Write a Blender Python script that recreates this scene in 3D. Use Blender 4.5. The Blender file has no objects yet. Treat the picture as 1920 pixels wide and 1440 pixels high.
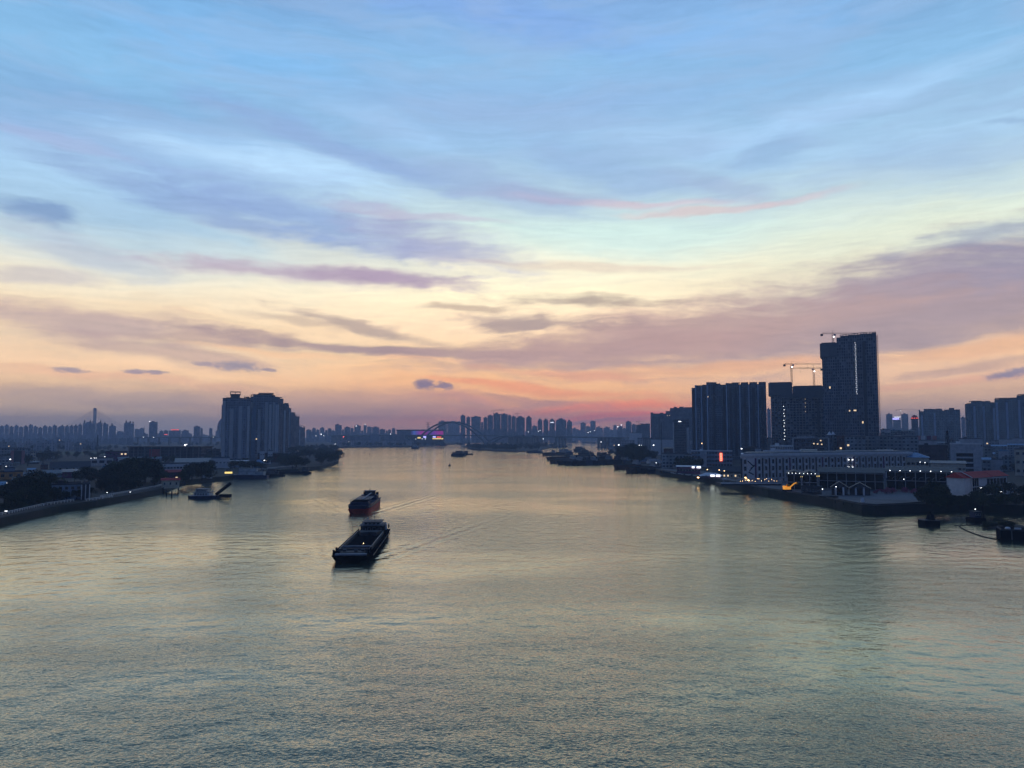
import bpy, bmesh, math, random
from mathutils import Vector, Matrix, noise as mnoise
random.seed(7)
R = math.radians
scene = bpy.context.scene
col = scene.collection

# ------------------------------------------------------------------ camera
F = 1400.0; PITCH = math.atan(95 / F); CAMH = 36.0
cam_d = bpy.data.cameras.new("camera"); cam = bpy.data.objects.new("camera", cam_d); col.objects.link(cam)
cam_d.sensor_width = 36; cam_d.lens = 36 * F / 1920
cam_d.clip_start = 0.5; cam_d.clip_end = 40000
cam.location = (0, 0, CAMH); cam.rotation_euler = (R(90) + PITCH, 0, 0)
scene.camera = cam
scene.view_settings.view_transform = 'Standard'; scene.view_settings.look = 'None'
scene.view_settings.exposure = 0.27; scene.view_settings.gamma = 1.0
scene.view_settings.use_curve_mapping = False
SINP, COSP = math.sin(PITCH), math.cos(PITCH)
def ray(u, v):
    cx = (u - 960) / F; cy = (720 - v) / F
    return cx, COSP - cy * SINP, SINP + cy * COSP
def P(u, v, z=0.0):
    x, y, w = ray(u, v); t = (z - CAMH) / w
    return Vector((x * t, y * t, z))
def XD(u, D, v=815):
    x, y, w = ray(u, v); return x * D / y
def ZD(v, D, u=960):
    x, y, w = ray(u, v); return CAMH + w * D / y
def AE(u, v):
    x, y, w = ray(u, v)
    return math.atan2(x, y) * F, math.atan2(w, math.hypot(x, y)) * F
def s2l(c):
    return tuple((x / 255 / 12.92) if x / 255 <= 0.04045 else ((x / 255 + 0.055) / 1.055) ** 2.4 for x in c)

# ------------------------------------------------------------------ world: dusk sky with cloud layers
class NT:
    def __init__(s, tree): s.t = tree
    def n(s, typ, **kw):
        nd = s.t.nodes.new(typ)
        for k, v in kw.items(): setattr(nd, k, v)
        return nd
    def l(s, a, b): s.t.links.new(a, b)
    def setin(s, sock, v):
        if isinstance(v, bpy.types.NodeSocket): s.l(v, sock)
        else: sock.default_value = v
    def math(s, op, a, b=0.0, c=None, clamp=False):
        nd = s.n('ShaderNodeMath', operation=op); nd.use_clamp = clamp
        s.setin(nd.inputs[0], a); s.setin(nd.inputs[1], b)
        if c is not None: s.setin(nd.inputs[2], c)
        return nd.outputs[0]
    def vmath(s, op, a, b=None, sc=None):
        nd = s.n('ShaderNodeVectorMath', operation=op)
        s.setin(nd.inputs[0], a)
        if b is not None: s.setin(nd.inputs[1], b)
        if sc is not None: s.setin(nd.inputs['Scale'], sc)
        return nd.outputs['Value'] if op in ('LENGTH', 'DOT_PRODUCT') else nd.outputs[0]
    def mapr(s, v, a, b, c, d, smooth=True):
        nd = s.n('ShaderNodeMapRange'); nd.interpolation_type = 'SMOOTHSTEP' if smooth else 'LINEAR'
        s.setin(nd.inputs[0], v)
        for i, x in enumerate((a, b, c, d)): s.setin(nd.inputs[i + 1], x)
        return nd.outputs[0]
    def mix(s, f, a, b, blend='MIX'):
        nd = s.n('ShaderNodeMix', data_type='RGBA', blend_type=blend)
        s.setin(nd.inputs[0], f)
        for i, x in ((6, a), (7, b)):
            s.setin(nd.inputs[i], x if isinstance(x, bpy.types.NodeSocket) else (tuple(x) + (1,))[:4])
        return nd.outputs[2]
    def noise(s, vec, scale, detail=2, rough=0.5, dist=0.0, out='Fac'):
        nd = s.n('ShaderNodeTexNoise')
        s.setin(nd.inputs['Vector'], vec); nd.inputs['Scale'].default_value = scale
        nd.inputs['Detail'].default_value = detail; nd.inputs['Roughness'].default_value = rough
        nd.inputs['Distortion'].default_value = dist
        return nd.outputs[out]
    def mapping(s, vec, loc=(0, 0, 0), rot=(0, 0, 0), scale=(1, 1, 1), typ='POINT'):
        nd = s.n('ShaderNodeMapping', vector_type=typ); s.l(vec, nd.inputs[0])
        nd.inputs[1].default_value = loc; nd.inputs[2].default_value = rot; nd.inputs[3].default_value = scale
        return nd.outputs[0]
    def ramp(s, fac, stops, interp='LINEAR'):
        nd = s.n('ShaderNodeValToRGB'); cr = nd.color_ramp; cr.interpolation = interp
        while len(cr.elements) < len(stops): cr.elements.new(0.5)
        for e, (p, c) in zip(cr.elements, stops): e.position = p; e.color = tuple(c) + (1,)
        s.l(fac, nd.inputs[0]); return nd.outputs[0]

world = bpy.data.worlds.new("World"); scene.world = world; world.use_nodes = True
wt = world.node_tree; wt.nodes.clear(); W = NT(wt)
tc = W.n('ShaderNodeTexCoord'); sep = W.n('ShaderNodeSeparateXYZ'); W.l(tc.outputs['Generated'], sep.inputs[0])
azm = W.math('ARCTAN2', sep.outputs[0], sep.outputs[1])
el = W.math('ARCSINE', sep.outputs[2])
cmb = W.n('ShaderNodeCombineXYZ')
W.l(W.math('MULTIPLY', azm, F), cmb.inputs[0]); W.l(W.math('MULTIPLY', el, F), cmb.inputs[1]); cmb.inputs[2].default_value = 1.0
AEv = cmb.outputs[0]
# slow wobble so that no band of cloud has a straight edge
wz = W.noise(W.mapping(AEv, scale=(0.0034, 0.011, 1), rot=(0, 0, R(-5))), 1.0, 4, 0.55, out='Color')
wv = W.vmath('MULTIPLY', W.vmath('SUBTRACT', wz, (0.5, 0.5, 0.5)), (190, 62, 0))
AEw = W.vmath('ADD', AEv, wv)
streak = W.noise(W.mapping(AEw, scale=(0.006, 0.045, 1), rot=(0, 0, R(-6))), 1.0, 5, 0.62)
rags = W.math('SUBTRACT', W.noise(W.mapping(AEv, scale=(0.05, 0.11, 1)), 1.0, 3, 0.65), 0.5)
puff = W.noise(W.mapping(AEv, scale=(0.016, 0.04, 1)), 1.0, 4, 0.6)
sepw = W.n('ShaderNodeSeparateXYZ'); W.l(AEw, sepw.inputs[0])
elw = W.math('ADD', W.math('MULTIPLY', W.math('SUBTRACT', streak, 0.5), 36), sepw.outputs[1])
ef = W.math('DIVIDE', elw, 1000.0, clamp=True)       # 0..1 over 41 degrees of elevation
def col_stops(u, lst):
    out = []
    for v, c in lst:
        out.append((max(0, AE(u, v)[1] / 1000.0), s2l(c)))
    out.sort(key=lambda t: t[0]); return out
ZEN = (92, 132, 186)
left = col_stops(150, [(-260, ZEN), (0, (119, 168, 211)), (100, (131, 180, 219)), (180, (128, 170, 208)), (250, (142, 176, 214)), (320, (162, 198, 228)),
    (400, (160, 190, 212)), (450, (188, 206, 212)), (520, (236, 226, 200)), (590, (236, 208, 170)), (640, (226, 200, 170)), (690, (248, 206, 164)),
    (730, (230, 190, 150)), (775, (206, 176, 152)), (815, (172, 158, 158))])
cen = col_stops(960, [(-260, ZEN), (0, (126, 165, 213)), (120, (135, 179, 218)), (200, (141, 175, 214)), (280, (150, 186, 218)), (350, (168, 194, 212)),
    (430, (206, 224, 216)), (490, (236, 234, 210)), (560, (255, 240, 202)), (610, (254, 222, 184)), (650, (234, 198, 156)), (690, (248, 196, 142)),
    (740, (246, 180, 124)), (785, (246, 148, 102)), (815, (194, 146, 126))])
rig = col_stops(1750, [(-260, ZEN), (0, (123, 166, 207)), (100, (134, 180, 218)), (180, (145, 183, 214)), (260, (162, 196, 224)), (340, (182, 204, 212)),
    (400, (212, 224, 210)), (470, (220, 220, 196)), (540, (212, 194, 170)), (600, (202, 172, 156)), (650, (244, 200, 156)), (700, (234, 190, 156)),
    (740, (218, 176, 144)), (785, (198, 164, 146)), (815, (170, 152, 150))])
cL, cC, cR = W.ramp(ef, left), W.ramp(ef, cen), W.ramp(ef, rig)
aw = sepw.outputs[0]
sky = W.mix(W.mapr(aw, AE(250, 500)[0], AE(900, 500)[0], 0, 1), cL, cC)
sky = W.mix(W.mapr(aw, AE(1050, 500)[0], AE(1700, 500)[0], 0, 1), sky, cR)
# (u, v, half length, half thickness, slope in degrees (down to the right), colour, opacity, edge raggedness)
STROKES = [
 (480, 300, 290, 36, 7, (180, 214, 242), .9, .5), (1180, 440, 300, 42, 1, (200, 226, 220), .7, .4),
 (1560, 212, 300, 26, -8, (166, 202, 236), .75, .3), (1250, 262, 160, 26, 6, (162, 194, 226), .6, .4),
 (1680, 430, 220, 30, -5, (214, 222, 202), .5, .5), (620, 465, 260, 26, 12, (200, 205, 200), .6, .5),
 (200, 330, 200, 26, 9, (164, 198, 224), .6, .5), (750, 240, 110, 22, 12, (160, 196, 232), .5, .6),
 (930, 30, 330, 34, 8, (122, 160, 218), .6, .6), (420, 80, 260, 50, 4, (126, 180, 228), .6, .5),
 (1390, 60, 260, 40, 2, (134, 180, 228), .6, .5), (260, 215, 260, 34, 8, (122, 162, 206), .55, .6),
 (640, 280, 250, 22, 15, (132, 160, 206), .72, .7), (900, 345, 200, 26, 12, (146, 170, 206), .6, .6),
 (1130, 310, 180, 26, 14, (142, 172, 210), .55, .7), (1440, 285, 80, 24, -6, (136, 168, 204), .6, .6),
 (1340, 345, 110, 20, 16, (152, 170, 200), .6, .8), (1740, 285, 120, 30, 4, (150, 180, 210), .5, .6),
 (330, 372, 270, 26, 10, (132, 158, 200), .75, .9), (600, 412, 300, 34, 12, (134, 158, 202), .8, .8),
 (820, 462, 180, 36, 14, (158, 160, 192), .7, .8), (55, 392, 90, 20, 12, (106, 134, 180), .7, 1.0),
 (120, 265, 120, 12, 6, (160, 168, 205), .5, .8), (150, 470, 180, 24, 10, (170, 182, 200), .6, .8),
 (780, 404, 170, 6, 4, (188, 172, 194), .5, .6), (1160, 374, 190, 7, 4, (208, 172, 184), .5, .6),
 (1320, 391, 150, 6, 3, (214, 172, 172), .5, .6), (1490, 379, 110, 6, -3, (206, 182, 186), .5, .4),
 (1000, 362, 140, 14, 3, (158, 166, 196), .6, .6),
 (560, 512, 300, 18, 3, (174, 156, 176), .75, .9), (720, 526, 170, 12, 4, (164, 144, 168), .8, .8),
 (110, 515, 120, 14, -6, (182, 176, 182), .6, .9), (1120, 505, 240, 9, 2, (214, 196, 178), .6, .6),
 (160, 605, 320, 30, 2, (176, 154, 156), .75, .9), (420, 632, 180, 16, -4, (180, 152, 142), .6, .9),
 (690, 608, 150, 9, 9, (160, 142, 138), .75, 1.0), (560, 598, 110, 7, 6, (190, 168, 150), .6, 1.0),
 (1090, 572, 150, 11, 2, (160, 144, 134), .8, 1.1), (880, 580, 90, 6, 2, (180, 158, 140), .7, 1.1),
 (640, 645, 280, 11, 4, (156, 134, 138), .85, 1.0), (880, 660, 170, 13, 2, (152, 130, 136), .75, .9),
 (300, 662, 260, 16, 5, (176, 150, 148), .6, .9), (560, 662, 180, 6, 3, (240, 194, 150), .7, .7), (830, 672, 130, 5, 1, (238, 184, 146), .6, .7),
 (1740, 560, 640, 82, -9, (156, 142, 154), .92, .8), (1940, 510, 380, 74, -6, (148, 142, 160), .88, .7),
 (1330, 628, 520, 50, -5, (180, 152, 146), .88, .75), (1000, 610, 130, 14, 3, (150, 132, 134), .8, 1.1),
 (1150, 655, 330, 26, -2, (178, 146, 142), .8, .7), (1800, 606, 420, 34, -4, (162, 144, 148), .75, .6), (1880, 432, 190, 16, -6, (156, 168, 184), .7, .9),
 (1350, 690, 240, 12, -2, (230, 174, 134), .75, .8), (1080, 700, 150, 8, 4, (228, 160, 126), .6, .9),
 (1840, 648, 210, 16, -4, (228, 178, 140), .8, .6), (1800, 715, 240, 10, -5, (222, 166, 140), .6, .7), (1820, 685, 160, 11, -6, (178, 148, 142), .6, .7),
 (1000, 728, 210, 9, 3, (242, 158, 112), .8, .9), (880, 752, 120, 6, 2, (228, 150, 128), .6, .9),
 (1090, 760, 190, 9, -3, (255, 142, 96), .95, .7), (1150, 774, 150, 6, -3, (255, 122, 88), .95, .6), (1090, 786, 110, 4, -1, (150, 110, 118), .7, .6),
 (1010, 748, 120, 5, 3, (180, 130, 128), .6, .8), (1200, 784, 80, 3.5, -2, (236, 110, 104), .8, .5),
 (600, 752, 420, 22, 1, (174, 146, 142), .45, .7), (260, 712, 260, 9, 4, (228, 174, 144), .5, .9), (210, 748, 300, 14, 2, (168, 148, 148), .45, .8),
 (780, 772, 380, 20, 0, (164, 138, 138), .4, .6),
 (131, 694, 27, 5, 2, (128, 126, 152), .7, 1.0), (446, 686, 38, 8, 3, (128, 126, 152), .7, 1.1), (256, 697, 20, 4, 2, (140, 128, 150), .8, 1.0),
 (294, 698, 17, 3.5, 2, (140, 128, 150), .8, 1.0), (386, 683, 26, 4, 4, (140, 128, 150), .7, 1.0), (508, 694, 12, 3, 2, (136, 124, 146), .7, 1.),
 (797, 720, 21, 9, 0, (132, 114, 136), .95, .9), (834, 723, 19, 6, 4, (132, 114, 136), .9, 1.0),
 (1868, 706, 17, 7, -8, (136, 124, 146), .8, .9), (1904, 699, 28, 8, -12, (130, 124, 150), .85, .9),
 (1895, 232, 70, 5, 14, (138, 168, 200), .6, .8),
]
BACKSKY = (62, 90, 146)
rag = W.math('SUBTRACT', W.math('ADD', W.math('MULTIPLY', streak, 0.65), W.math('MULTIPLY', puff, 0.35)), 0.5)
def after(vec, colour):        # keeps the node evaluation in sequence (Cycles' shader stack is small)
    nd = W.n('ShaderNodeVectorMath', operation='MULTIPLY_ADD')
    W.l(colour, nd.inputs[0]); nd.inputs[1].default_value = (1e-7, 1e-7, 1e-7); W.l(vec, nd.inputs[2]); return nd.outputs[0]
# shared factors
fil = W.noise(W.mapping(AEw, scale=(0.011, 0.10, 1), rot=(0, 0, R(-8)), loc=(3.1, 1.7, 0)), 1.0, 5, 0.66)
filc = W.ramp(fil, [(0.25, (.90, .905, .92)), (0.5, (1, 1, 1)), (0.75, (1.09, 1.08, 1.07))])
pf = W.mapr(W.noise(W.mapping(AEw, scale=(0.004, 0.022, 1), rot=(0, 0, R(-10)), loc=(9.1, 4.7, 0)), 1.0, 4, 0.6), 0.42, 0.62, 0, 1)
hif = W.math('MULTIPLY', pf, W.mapr(sepw.outputs[1], 330, 480, 0, 0.34))
# away from the sunset (behind the camera) the sky is the darkening blue of the sky model
nish = W.n('ShaderNodeTexSky', sky_type='NISHITA'); nish.sun_disc = False
nish.sun_elevation = R(1.5); nish.sun_rotation = R(5.7); nish.altitude = 10; nish.dust_density = 2.0
back = W.mix(0.7, W.vmath('MULTIPLY', nish.outputs[0], (.06, .06, .06)), s2l(BACKSKY))
sidef = W.mapr(W.math('ABSOLUTE', azm), 0.72, 1.9, 0, 1)
zf = W.mapr(el, 0.62, 1.2, 0, 0.75)
below = W.mapr(el, -0.02, -0.10, 0, 1)
lowgain = W.ramp(W.math('MULTIPLY', el, 2.0, clamp=True), [(0.0, (.67, .66, .59)), (.07, (.67, .66, .59)), (.17, (.61, .605, .565)), (.35, (.545, .54, .535)), (.7, (.51, .51, .51)), (1.0, (.5, .5, .5))])
lowgain = W.vmath('SCALE', lowgain, sc=2.04)
def region(a0, a1, e0, e1):
    """the cloud bands that reach this part of the sky, laid over the clear gradient"""
    c0 = sky; vs, vw = AEv, AEw; n = 0
    for (u, v, hl, ht, sl, c, al, rg) in STROKES:
        a, e = AE(u, v); cx = (u - 960) / F; k = 1 / (1 + cx * cx); k2 = math.sqrt(k)
        small = hl < 45
        A, B, t_ = hl * (k if hl > 60 else k2) * 1.25, ht * 1.35 * k2, R(-sl)
        ca, sa = math.cos(t_), math.sin(t_)
        g = 1.15 + 0.85 * rg; ea = math.hypot(A * ca, B * sa) * g + (0 if small else 70); ee = math.hypot(A * sa, B * ca) * g + (0 if small else 24)
        if a + ea < a0 or a - ea > a1 or e + ee < e0 or e - ee > e1: continue
        if n % 3 == 0: vs, vw = after(AEv, c0), after(AEw, c0)
        n += 1
        vec = vs if small else vw
        xx = W.vmath('DOT_PRODUCT', vec, (ca / A, sa / A, -(a * ca + e * sa) / A))
        yy = W.vmath('DOT_PRODUCT', vec, (-sa / B, ca / B, (a * sa - e * ca) / B))
        d = W.math('MULTIPLY_ADD', rags if small else rag, (1.9 if small else 2.3) * rg, W.math('SQRT', W.math('MULTIPLY_ADD', xx, xx, W.math('MULTIPLY', yy, yy))))
        c0 = W.mix(W.mapr(d, 0.25 if not small else 0.35, 1.15, al, 0.0), c0, s2l(c))
    c0 = W.mix(1.0, c0, filc, 'MULTIPLY'); c0 = W.vmath('MULTIPLY', c0, lowgain)
    c0 = W.mix(hif, c0, s2l((152, 178, 212)))
    c0 = W.mix(sidef, c0, back); c0 = W.mix(zf, c0, s2l((62, 94, 150))); c0 = W.mix(below, c0, s2l((60, 62, 74)))
    bg = W.n('ShaderNodeBackground'); W.l(c0, bg.inputs[0]); bg.inputs[1].default_value = 1.0
    return bg.outputs[0]
def split(val, at, lo, hi):
    ms = W.n('ShaderNodeMixShader'); W.l(W.math('GREATER_THAN', val, at), ms.inputs[0])
    W.l(lo, ms.inputs[1]); W.l(hi, ms.inputs[2]); return ms.outputs[0]
sp0 = W.n('ShaderNodeSeparateXYZ'); W.l(AEv, sp0.inputs[0]); Ac, Ec = sp0.outputs[0], sp0.outputs[1]
def rows(a0, a1):
    return split(Ec, 300, region(a0, a1, -2500, 300), region(a0, a1, 300, 3000))
r = region(-9000, -1200, -2500, 3000)
cuts = [-1200, 1200]
for a0, a1 in zip(cuts, cuts[1:]): r = split(Ac, a0, r, rows(a0, a1))
r = split(Ac, 1200, r, region(1200, 9000, -2500, 3000))
class bg: outputs = [r]
wo = W.n('ShaderNodeOutputWorld'); W.l(bg.outputs[0], wo.inputs[0])
world.cycles.sampling_method = 'MANUAL'; world.cycles.sample_map_resolution = 512

# ------------------------------------------------------------------ the sun: down behind cloud at the horizon
sl_ = bpy.data.lights.new("sun", 'SUN'); sun = bpy.data.objects.new("sun", sl_); col.objects.link(sun)
sl_.energy = 0.002; sl_.angle = R(10); sl_.color = (1.0, 0.55, 0.35)
sd = Vector((math.sin(R(5.7)) * math.cos(R(1.5)), math.cos(R(5.7)) * math.cos(R(1.5)), math.sin(R(1.5))))
sun.rotation_euler = sd.to_track_quat('Z', 'Y').to_euler()

# ------------------------------------------------------------------ helpers
def link(o, parent=None):
    col.objects.link(o)
    if parent is not None: o.parent = parent
    return o
_seen = {}
def tag(o, label=None, cat=None, group=None, kind=None):
    if label:
        if not 4 <= len(label.split()) <= 16: print("LABEL LENGTH", len(label.split()), label)
        if label in _seen and not (group and _seen[label] == group): print("LABEL REPEAT", label)
        _seen[label] = group
    if label: o['label'] = label
    if cat: o['category'] = cat
    if group: o['group'] = group
    if kind: o['kind'] = kind
    return o
def empty(name, loc, rz=0.0):
    o = bpy.data.objects.new(name, None); col.objects.link(o)
    o.location = loc; o.rotation_euler = (0, 0, rz); o.empty_display_size = 1; return o
class MB:
    def __init__(s): s.v = []; s.f = []
    def poly(s, pts): n = len(s.v); s.v += [tuple(p) for p in pts]; s.f.append(tuple(range(n, n + len(pts)))); return s
    def add(s, vs, fs): n = len(s.v); s.v += [tuple(p) for p in vs]; s.f += [tuple(i + n for i in f) for f in fs]; return s
    def box(s, x0, x1, y0, y1, z0, z1, rz=0.0, c=None):
        vs = [(x, y, z) for z in (z0, z1) for (x, y) in ((x0, y0), (x1, y0), (x1, y1), (x0, y1))]
        if rz:
            cx, cy = c if c else ((x0 + x1) / 2, (y0 + y1) / 2); ca, sa = math.cos(rz), math.sin(rz)
            vs = [(cx + (x - cx) * ca - (y - cy) * sa, cy + (x - cx) * sa + (y - cy) * ca, z) for x, y, z in vs]
        return s.add(vs, [(3, 2, 1, 0), (4, 5, 6, 7), (0, 1, 5, 4), (1, 2, 6, 5), (2, 3, 7, 6), (3, 0, 4, 7)])
    def prism(s, pts, z0, z1):
        n = len(pts)
        vs = [(p[0], p[1], z0) for p in pts] + [(p[0], p[1], z1) for p in pts]
        return s.add(vs, [tuple(range(n - 1, -1, -1)), tuple(range(n, 2 * n))] + [(i, (i + 1) % n, n + (i + 1) % n, n + i) for i in range(n)])
    def gable(s, x0, x1, y0, y1, z0, z1, along='x', t=0.25):
        if along == 'x':
            ym = (y0 + y1) / 2
            vs = [(x0, y0, z0), (x1, y0, z0), (x1, y1, z0), (x0, y1, z0), (x0, ym, z1), (x1, ym, z1)]
            return s.add(vs, [(0, 1, 5, 4), (2, 3, 4, 5), (3, 0, 4), (1, 2, 5), (3, 2, 1, 0)])
        xm = (x0 + x1) / 2
        vs = [(x0, y0, z0), (x1, y0, z0), (x1, y1, z0), (x0, y1, z0), (xm, y0, z1), (xm, y1, z1)]
        return s.add(vs, [(0, 1, 4), (1, 2, 5, 4), (2, 3, 5), (3, 0, 4, 5), (3, 2, 1, 0)])
    def hip(s, x0, x1, y0, y1, z0, z1, ins):
        ym = (y0 + y1) / 2
        vs = [(x0, y0, z0), (x1, y0, z0), (x1, y1, z0), (x0, y1, z0), (x0 + ins, ym, z1), (x1 - ins, ym, z1)]
        return s.add(vs, [(0, 1, 5, 4), (2, 3, 4, 5), (3, 0, 4), (1, 2, 5), (3, 2, 1, 0)])
    def tube(s, pts, rad, n=6):
        pts = [Vector(p) for p in pts]; rads = rad if isinstance(rad, (list, tuple)) else [rad] * len(pts)
        base = len(s.v)
        for i, p in enumerate(pts):
            d = (pts[min(i + 1, len(pts) - 1)] - pts[max(i - 1, 0)]).normalized()
            a = d.orthogonal().normalized() if abs(d.z) > .9 else d.cross(Vector((0, 0, 1))).normalized()
            b = d.cross(a)
            for k in range(n):
                t = 2 * math.pi * k / n; s.v.append(tuple(p + (a * math.cos(t) + b * math.sin(t)) * rads[i]))
        for i in range(len(pts) - 1):
            for k in range(n):
                q = base + i * n; s.f.append((q + k, q + (k + 1) % n, q + n + (k + 1) % n, q + n + k))
        s.f.append(tuple(base + k for k in range(n - 1, -1, -1)))
        s.f.append(tuple(base + (len(pts) - 1) * n + k for k in range(n)))
        return s
    def comb(s, x0, x1, yb, yf, zs, th, gap=None):
        """one connected comb: a thin spine at yb with a tooth reaching to yf at every height"""
        sp = yb + (.25 if yf > yb else -.25)
        pts = [(yb, zs[0])]
        for i, z in enumerate(zs):
            if i: pts.append((sp, z))
            pts += [(yf, z), (yf, z + th)]
            if i < len(zs) - 1: pts.append((sp, z + th))
        pts.append((yb, zs[-1] + th)); n = len(pts)
        vs = [(x0, y, z) for y, z in pts] + [(x1, y, z) for y, z in pts]
        return s.add(vs, [tuple(range(n)), tuple(range(2 * n - 1, n - 1, -1))] + [(i, n + i, n + (i + 1) % n, (i + 1) % n) for i in range(n)])
    def bar(s, a, b, w): return s.tube([a, b], w, 4)
    def ball(s, c, r, seg=8, rings=5, sz=1.0, half=False):
        base = len(s.v); r0 = 0
        for i in range(rings + 1):
            ph = (math.pi / (2 if half else 1)) * i / rings
            for k in range(seg):
                t = 2 * math.pi * k / seg
                s.v.append((c[0] + r * math.sin(ph) * math.cos(t), c[1] + r * math.sin(ph) * math.sin(t), c[2] + r * sz * math.cos(ph)))
        for i in range(rings):
            for k in range(seg):
                q = base + i * seg
                s.f.append((q + k, q + seg + k, q + seg + (k + 1) % seg, q + (k + 1) % seg))
        return s
    def build(s, name, mat, parent=None, smooth=False):
        me = bpy.data.meshes.new(name); me.from_pydata(s.v, [], s.f); me.validate()
        bm = bmesh.new(); bm.from_mesh(me)
        bmesh.ops.recalc_face_normals(bm, faces=bm.faces)
        uvl = bm.loops.layers.uv.new("UVMap")
        for f in bm.faces:
            n = f.normal
            if abs(n.z) < 0.6:
                t = Vector((-n.y, n.x, 0)); t = t.normalized() if t.length > 1e-6 else Vector((1, 0, 0))
                for lp in f.loops: lp[uvl].uv = (lp.vert.co.dot(t), lp.vert.co.z)
            else:
                for lp in f.loops: lp[uvl].uv = (lp.vert.co.x, lp.vert.co.y)
            f.smooth = smooth
        bm.to_mesh(me); bm.free()
        me.materials.append(mat)
        o = bpy.data.objects.new(name, me); link(o, parent); return o

# ------------------------------------------------------------------ materials
def newmat(name):
    m = bpy.data.materials.new(name); m.use_nodes = True; t = NT(m.node_tree)
    return m, t, m.node_tree.nodes['Principled BSDF']
def plain(name, c, rough=0.7, metal=0.0, var=0.25, sc=0.35, spec=0.15):
    c = tuple(x * (1.02 if max(c) > .3 else .6) for x in c)
    m, t, b = newmat(name)
    tcn = t.n('ShaderNodeTexCoord')
    nz = t.noise(tcn.outputs['Object'], sc, 4, 0.6)
    cc = t.mix(1.0, c, t.ramp(nz, [(0.3, (1 - var,) * 3), (0.7, (1 + var,) * 3)]), 'MULTIPLY')
    t.l(cc, b.inputs['Base Color']); b.inputs['Roughness'].default_value = rough
    b.inputs['Metallic'].default_value = metal; b.inputs['Specular IOR Level'].default_value = spec
    return m
def emis(name, c, s):
    m, t, b = newmat(name)
    b.inputs['Base Color'].default_value = tuple(c) + (1,); b.inputs['Emission Color'].default_value = tuple(c) + (1,)
    b.inputs['Emission Strength'].default_value = s; return m
def facade(name, wall, glass=(.02, .025, .03), bay=3.4, fl=3.0, ww=0.55, wh=0.55, lit=0.0, seed=0.0, wvar=0.2, rough=0.8, band=0.0):
    wall = tuple(x * .95 for x in wall)
    m, t, b = newmat(name)
    uv = t.n('ShaderNodeUVMap'); sp = t.n('ShaderNodeSeparateXYZ'); t.l(uv.outputs[0], sp.inputs[0])
    oi = t.n('ShaderNodeObjectInfo')
    U = t.math('DIVIDE', sp.outputs[0], bay); V = t.math('DIVIDE', sp.outputs[1], fl)
    fu = t.math('FRACT', t.math('ADD', U, 50.3)); fv = t.math('FRACT', t.math('ADD', V, 50.0))
    a = t.math('LESS_THAN', t.math('ABSOLUTE', t.math('SUBTRACT', fu, 0.5)), ww / 2)
    c = t.math('LESS_THAN', t.math('ABSOLUTE', t.math('SUBTRACT', fv, 0.55)), wh / 2)
    geo = t.n('ShaderNodeNewGeometry'); sn = t.n('ShaderNodeSeparateXYZ'); t.l(geo.outputs['Normal'], sn.inputs[0])
    vert = t.math('LESS_THAN', t.math('ABSOLUTE', sn.outputs[2]), 0.5)
    win = t.math('MULTIPLY', t.math('MULTIPLY', a, c), vert)
    cb = t.n('ShaderNodeCombineXYZ'); t.l(t.math('FLOOR', t.math('ADD', U, 50.3)), cb.inputs[0]); t.l(t.math('FLOOR', V), cb.inputs[1]); cb.inputs[2].default_value = seed
    wn = t.n('ShaderNodeTexWhiteNoise', noise_dimensions='3D')
    t.l(t.vmath('ADD', cb.outputs[0], t.vmath('SCALE', oi.outputs['Location'], sc=0.37)), wn.inputs[0])
    tcn = t.n('ShaderNodeTexCoord')
    nz = t.noise(t.mapping(tcn.outputs['Object'], scale=(.25, .25, .06)), 1.0, 4, 0.65)
    wc = t.mix(1.0, wall, t.ramp(nz, [(0.3, (1 - wvar,) * 3), (0.7, (1 + wvar,) * 3)]), 'MULTIPLY')
    if band:
        wc = t.mix(t.math('MULTIPLY', t.math('LESS_THAN', fv, 0.14), band), wc, (min(1, wall[0] * 1.8), min(1, wall[1] * 1.8), min(1, wall[2] * 1.8)))
    cb2 = t.n('ShaderNodeCombineXYZ'); t.l(t.math('FLOOR', t.math('MULTIPLY', U, .5)), cb2.inputs[0]); t.l(t.math('FLOOR', t.math('MULTIPLY', V, .22)), cb2.inputs[1]); cb2.inputs[2].default_value = seed + 3
    wn2 = t.n('ShaderNodeTexWhiteNoise', noise_dimensions='3D'); t.l(t.vmath('ADD', cb2.outputs[0], t.vmath('SCALE', oi.outputs['Location'], sc=0.37)), wn2.inputs[0])
    wc = t.vmath('SCALE', wc, sc=t.mapr(wn2.outputs[0], 0, 1, .72, 1.3, False))
    gc = t.mix(t.mapr(wn.outputs[0], .55, 1.0, 0, 1), glass, tuple(min(1, g * 1.25) for g in wall))
    t.l(t.mix(win, wc, gc), b.inputs['Base Color'])
    t.l(t.math('SUBTRACT', rough, t.math('MULTIPLY', win, rough - 0.25)), b.inputs['Roughness'])
    b.inputs['Specular IOR Level'].default_value = 0.35
    bp = t.n('ShaderNodeBump'); bp.inputs['Strength'].default_value = 0.6; bp.inputs['Distance'].default_value = 0.3
    t.l(t.math('SUBTRACT', 1.0, win), bp.inputs['Height']); t.l(bp.outputs[0], b.inputs['Normal'])
    if lit > 0:
        on = t.math('MULTIPLY', t.math('LESS_THAN', wn.outputs[0], lit), win)
        b.inputs['Emission Color'].default_value = (1.0, .72, .42, 1)
        t.l(t.math('MULTIPLY', on, 0.9), b.inputs['Emission Strength'])
    return m

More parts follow.
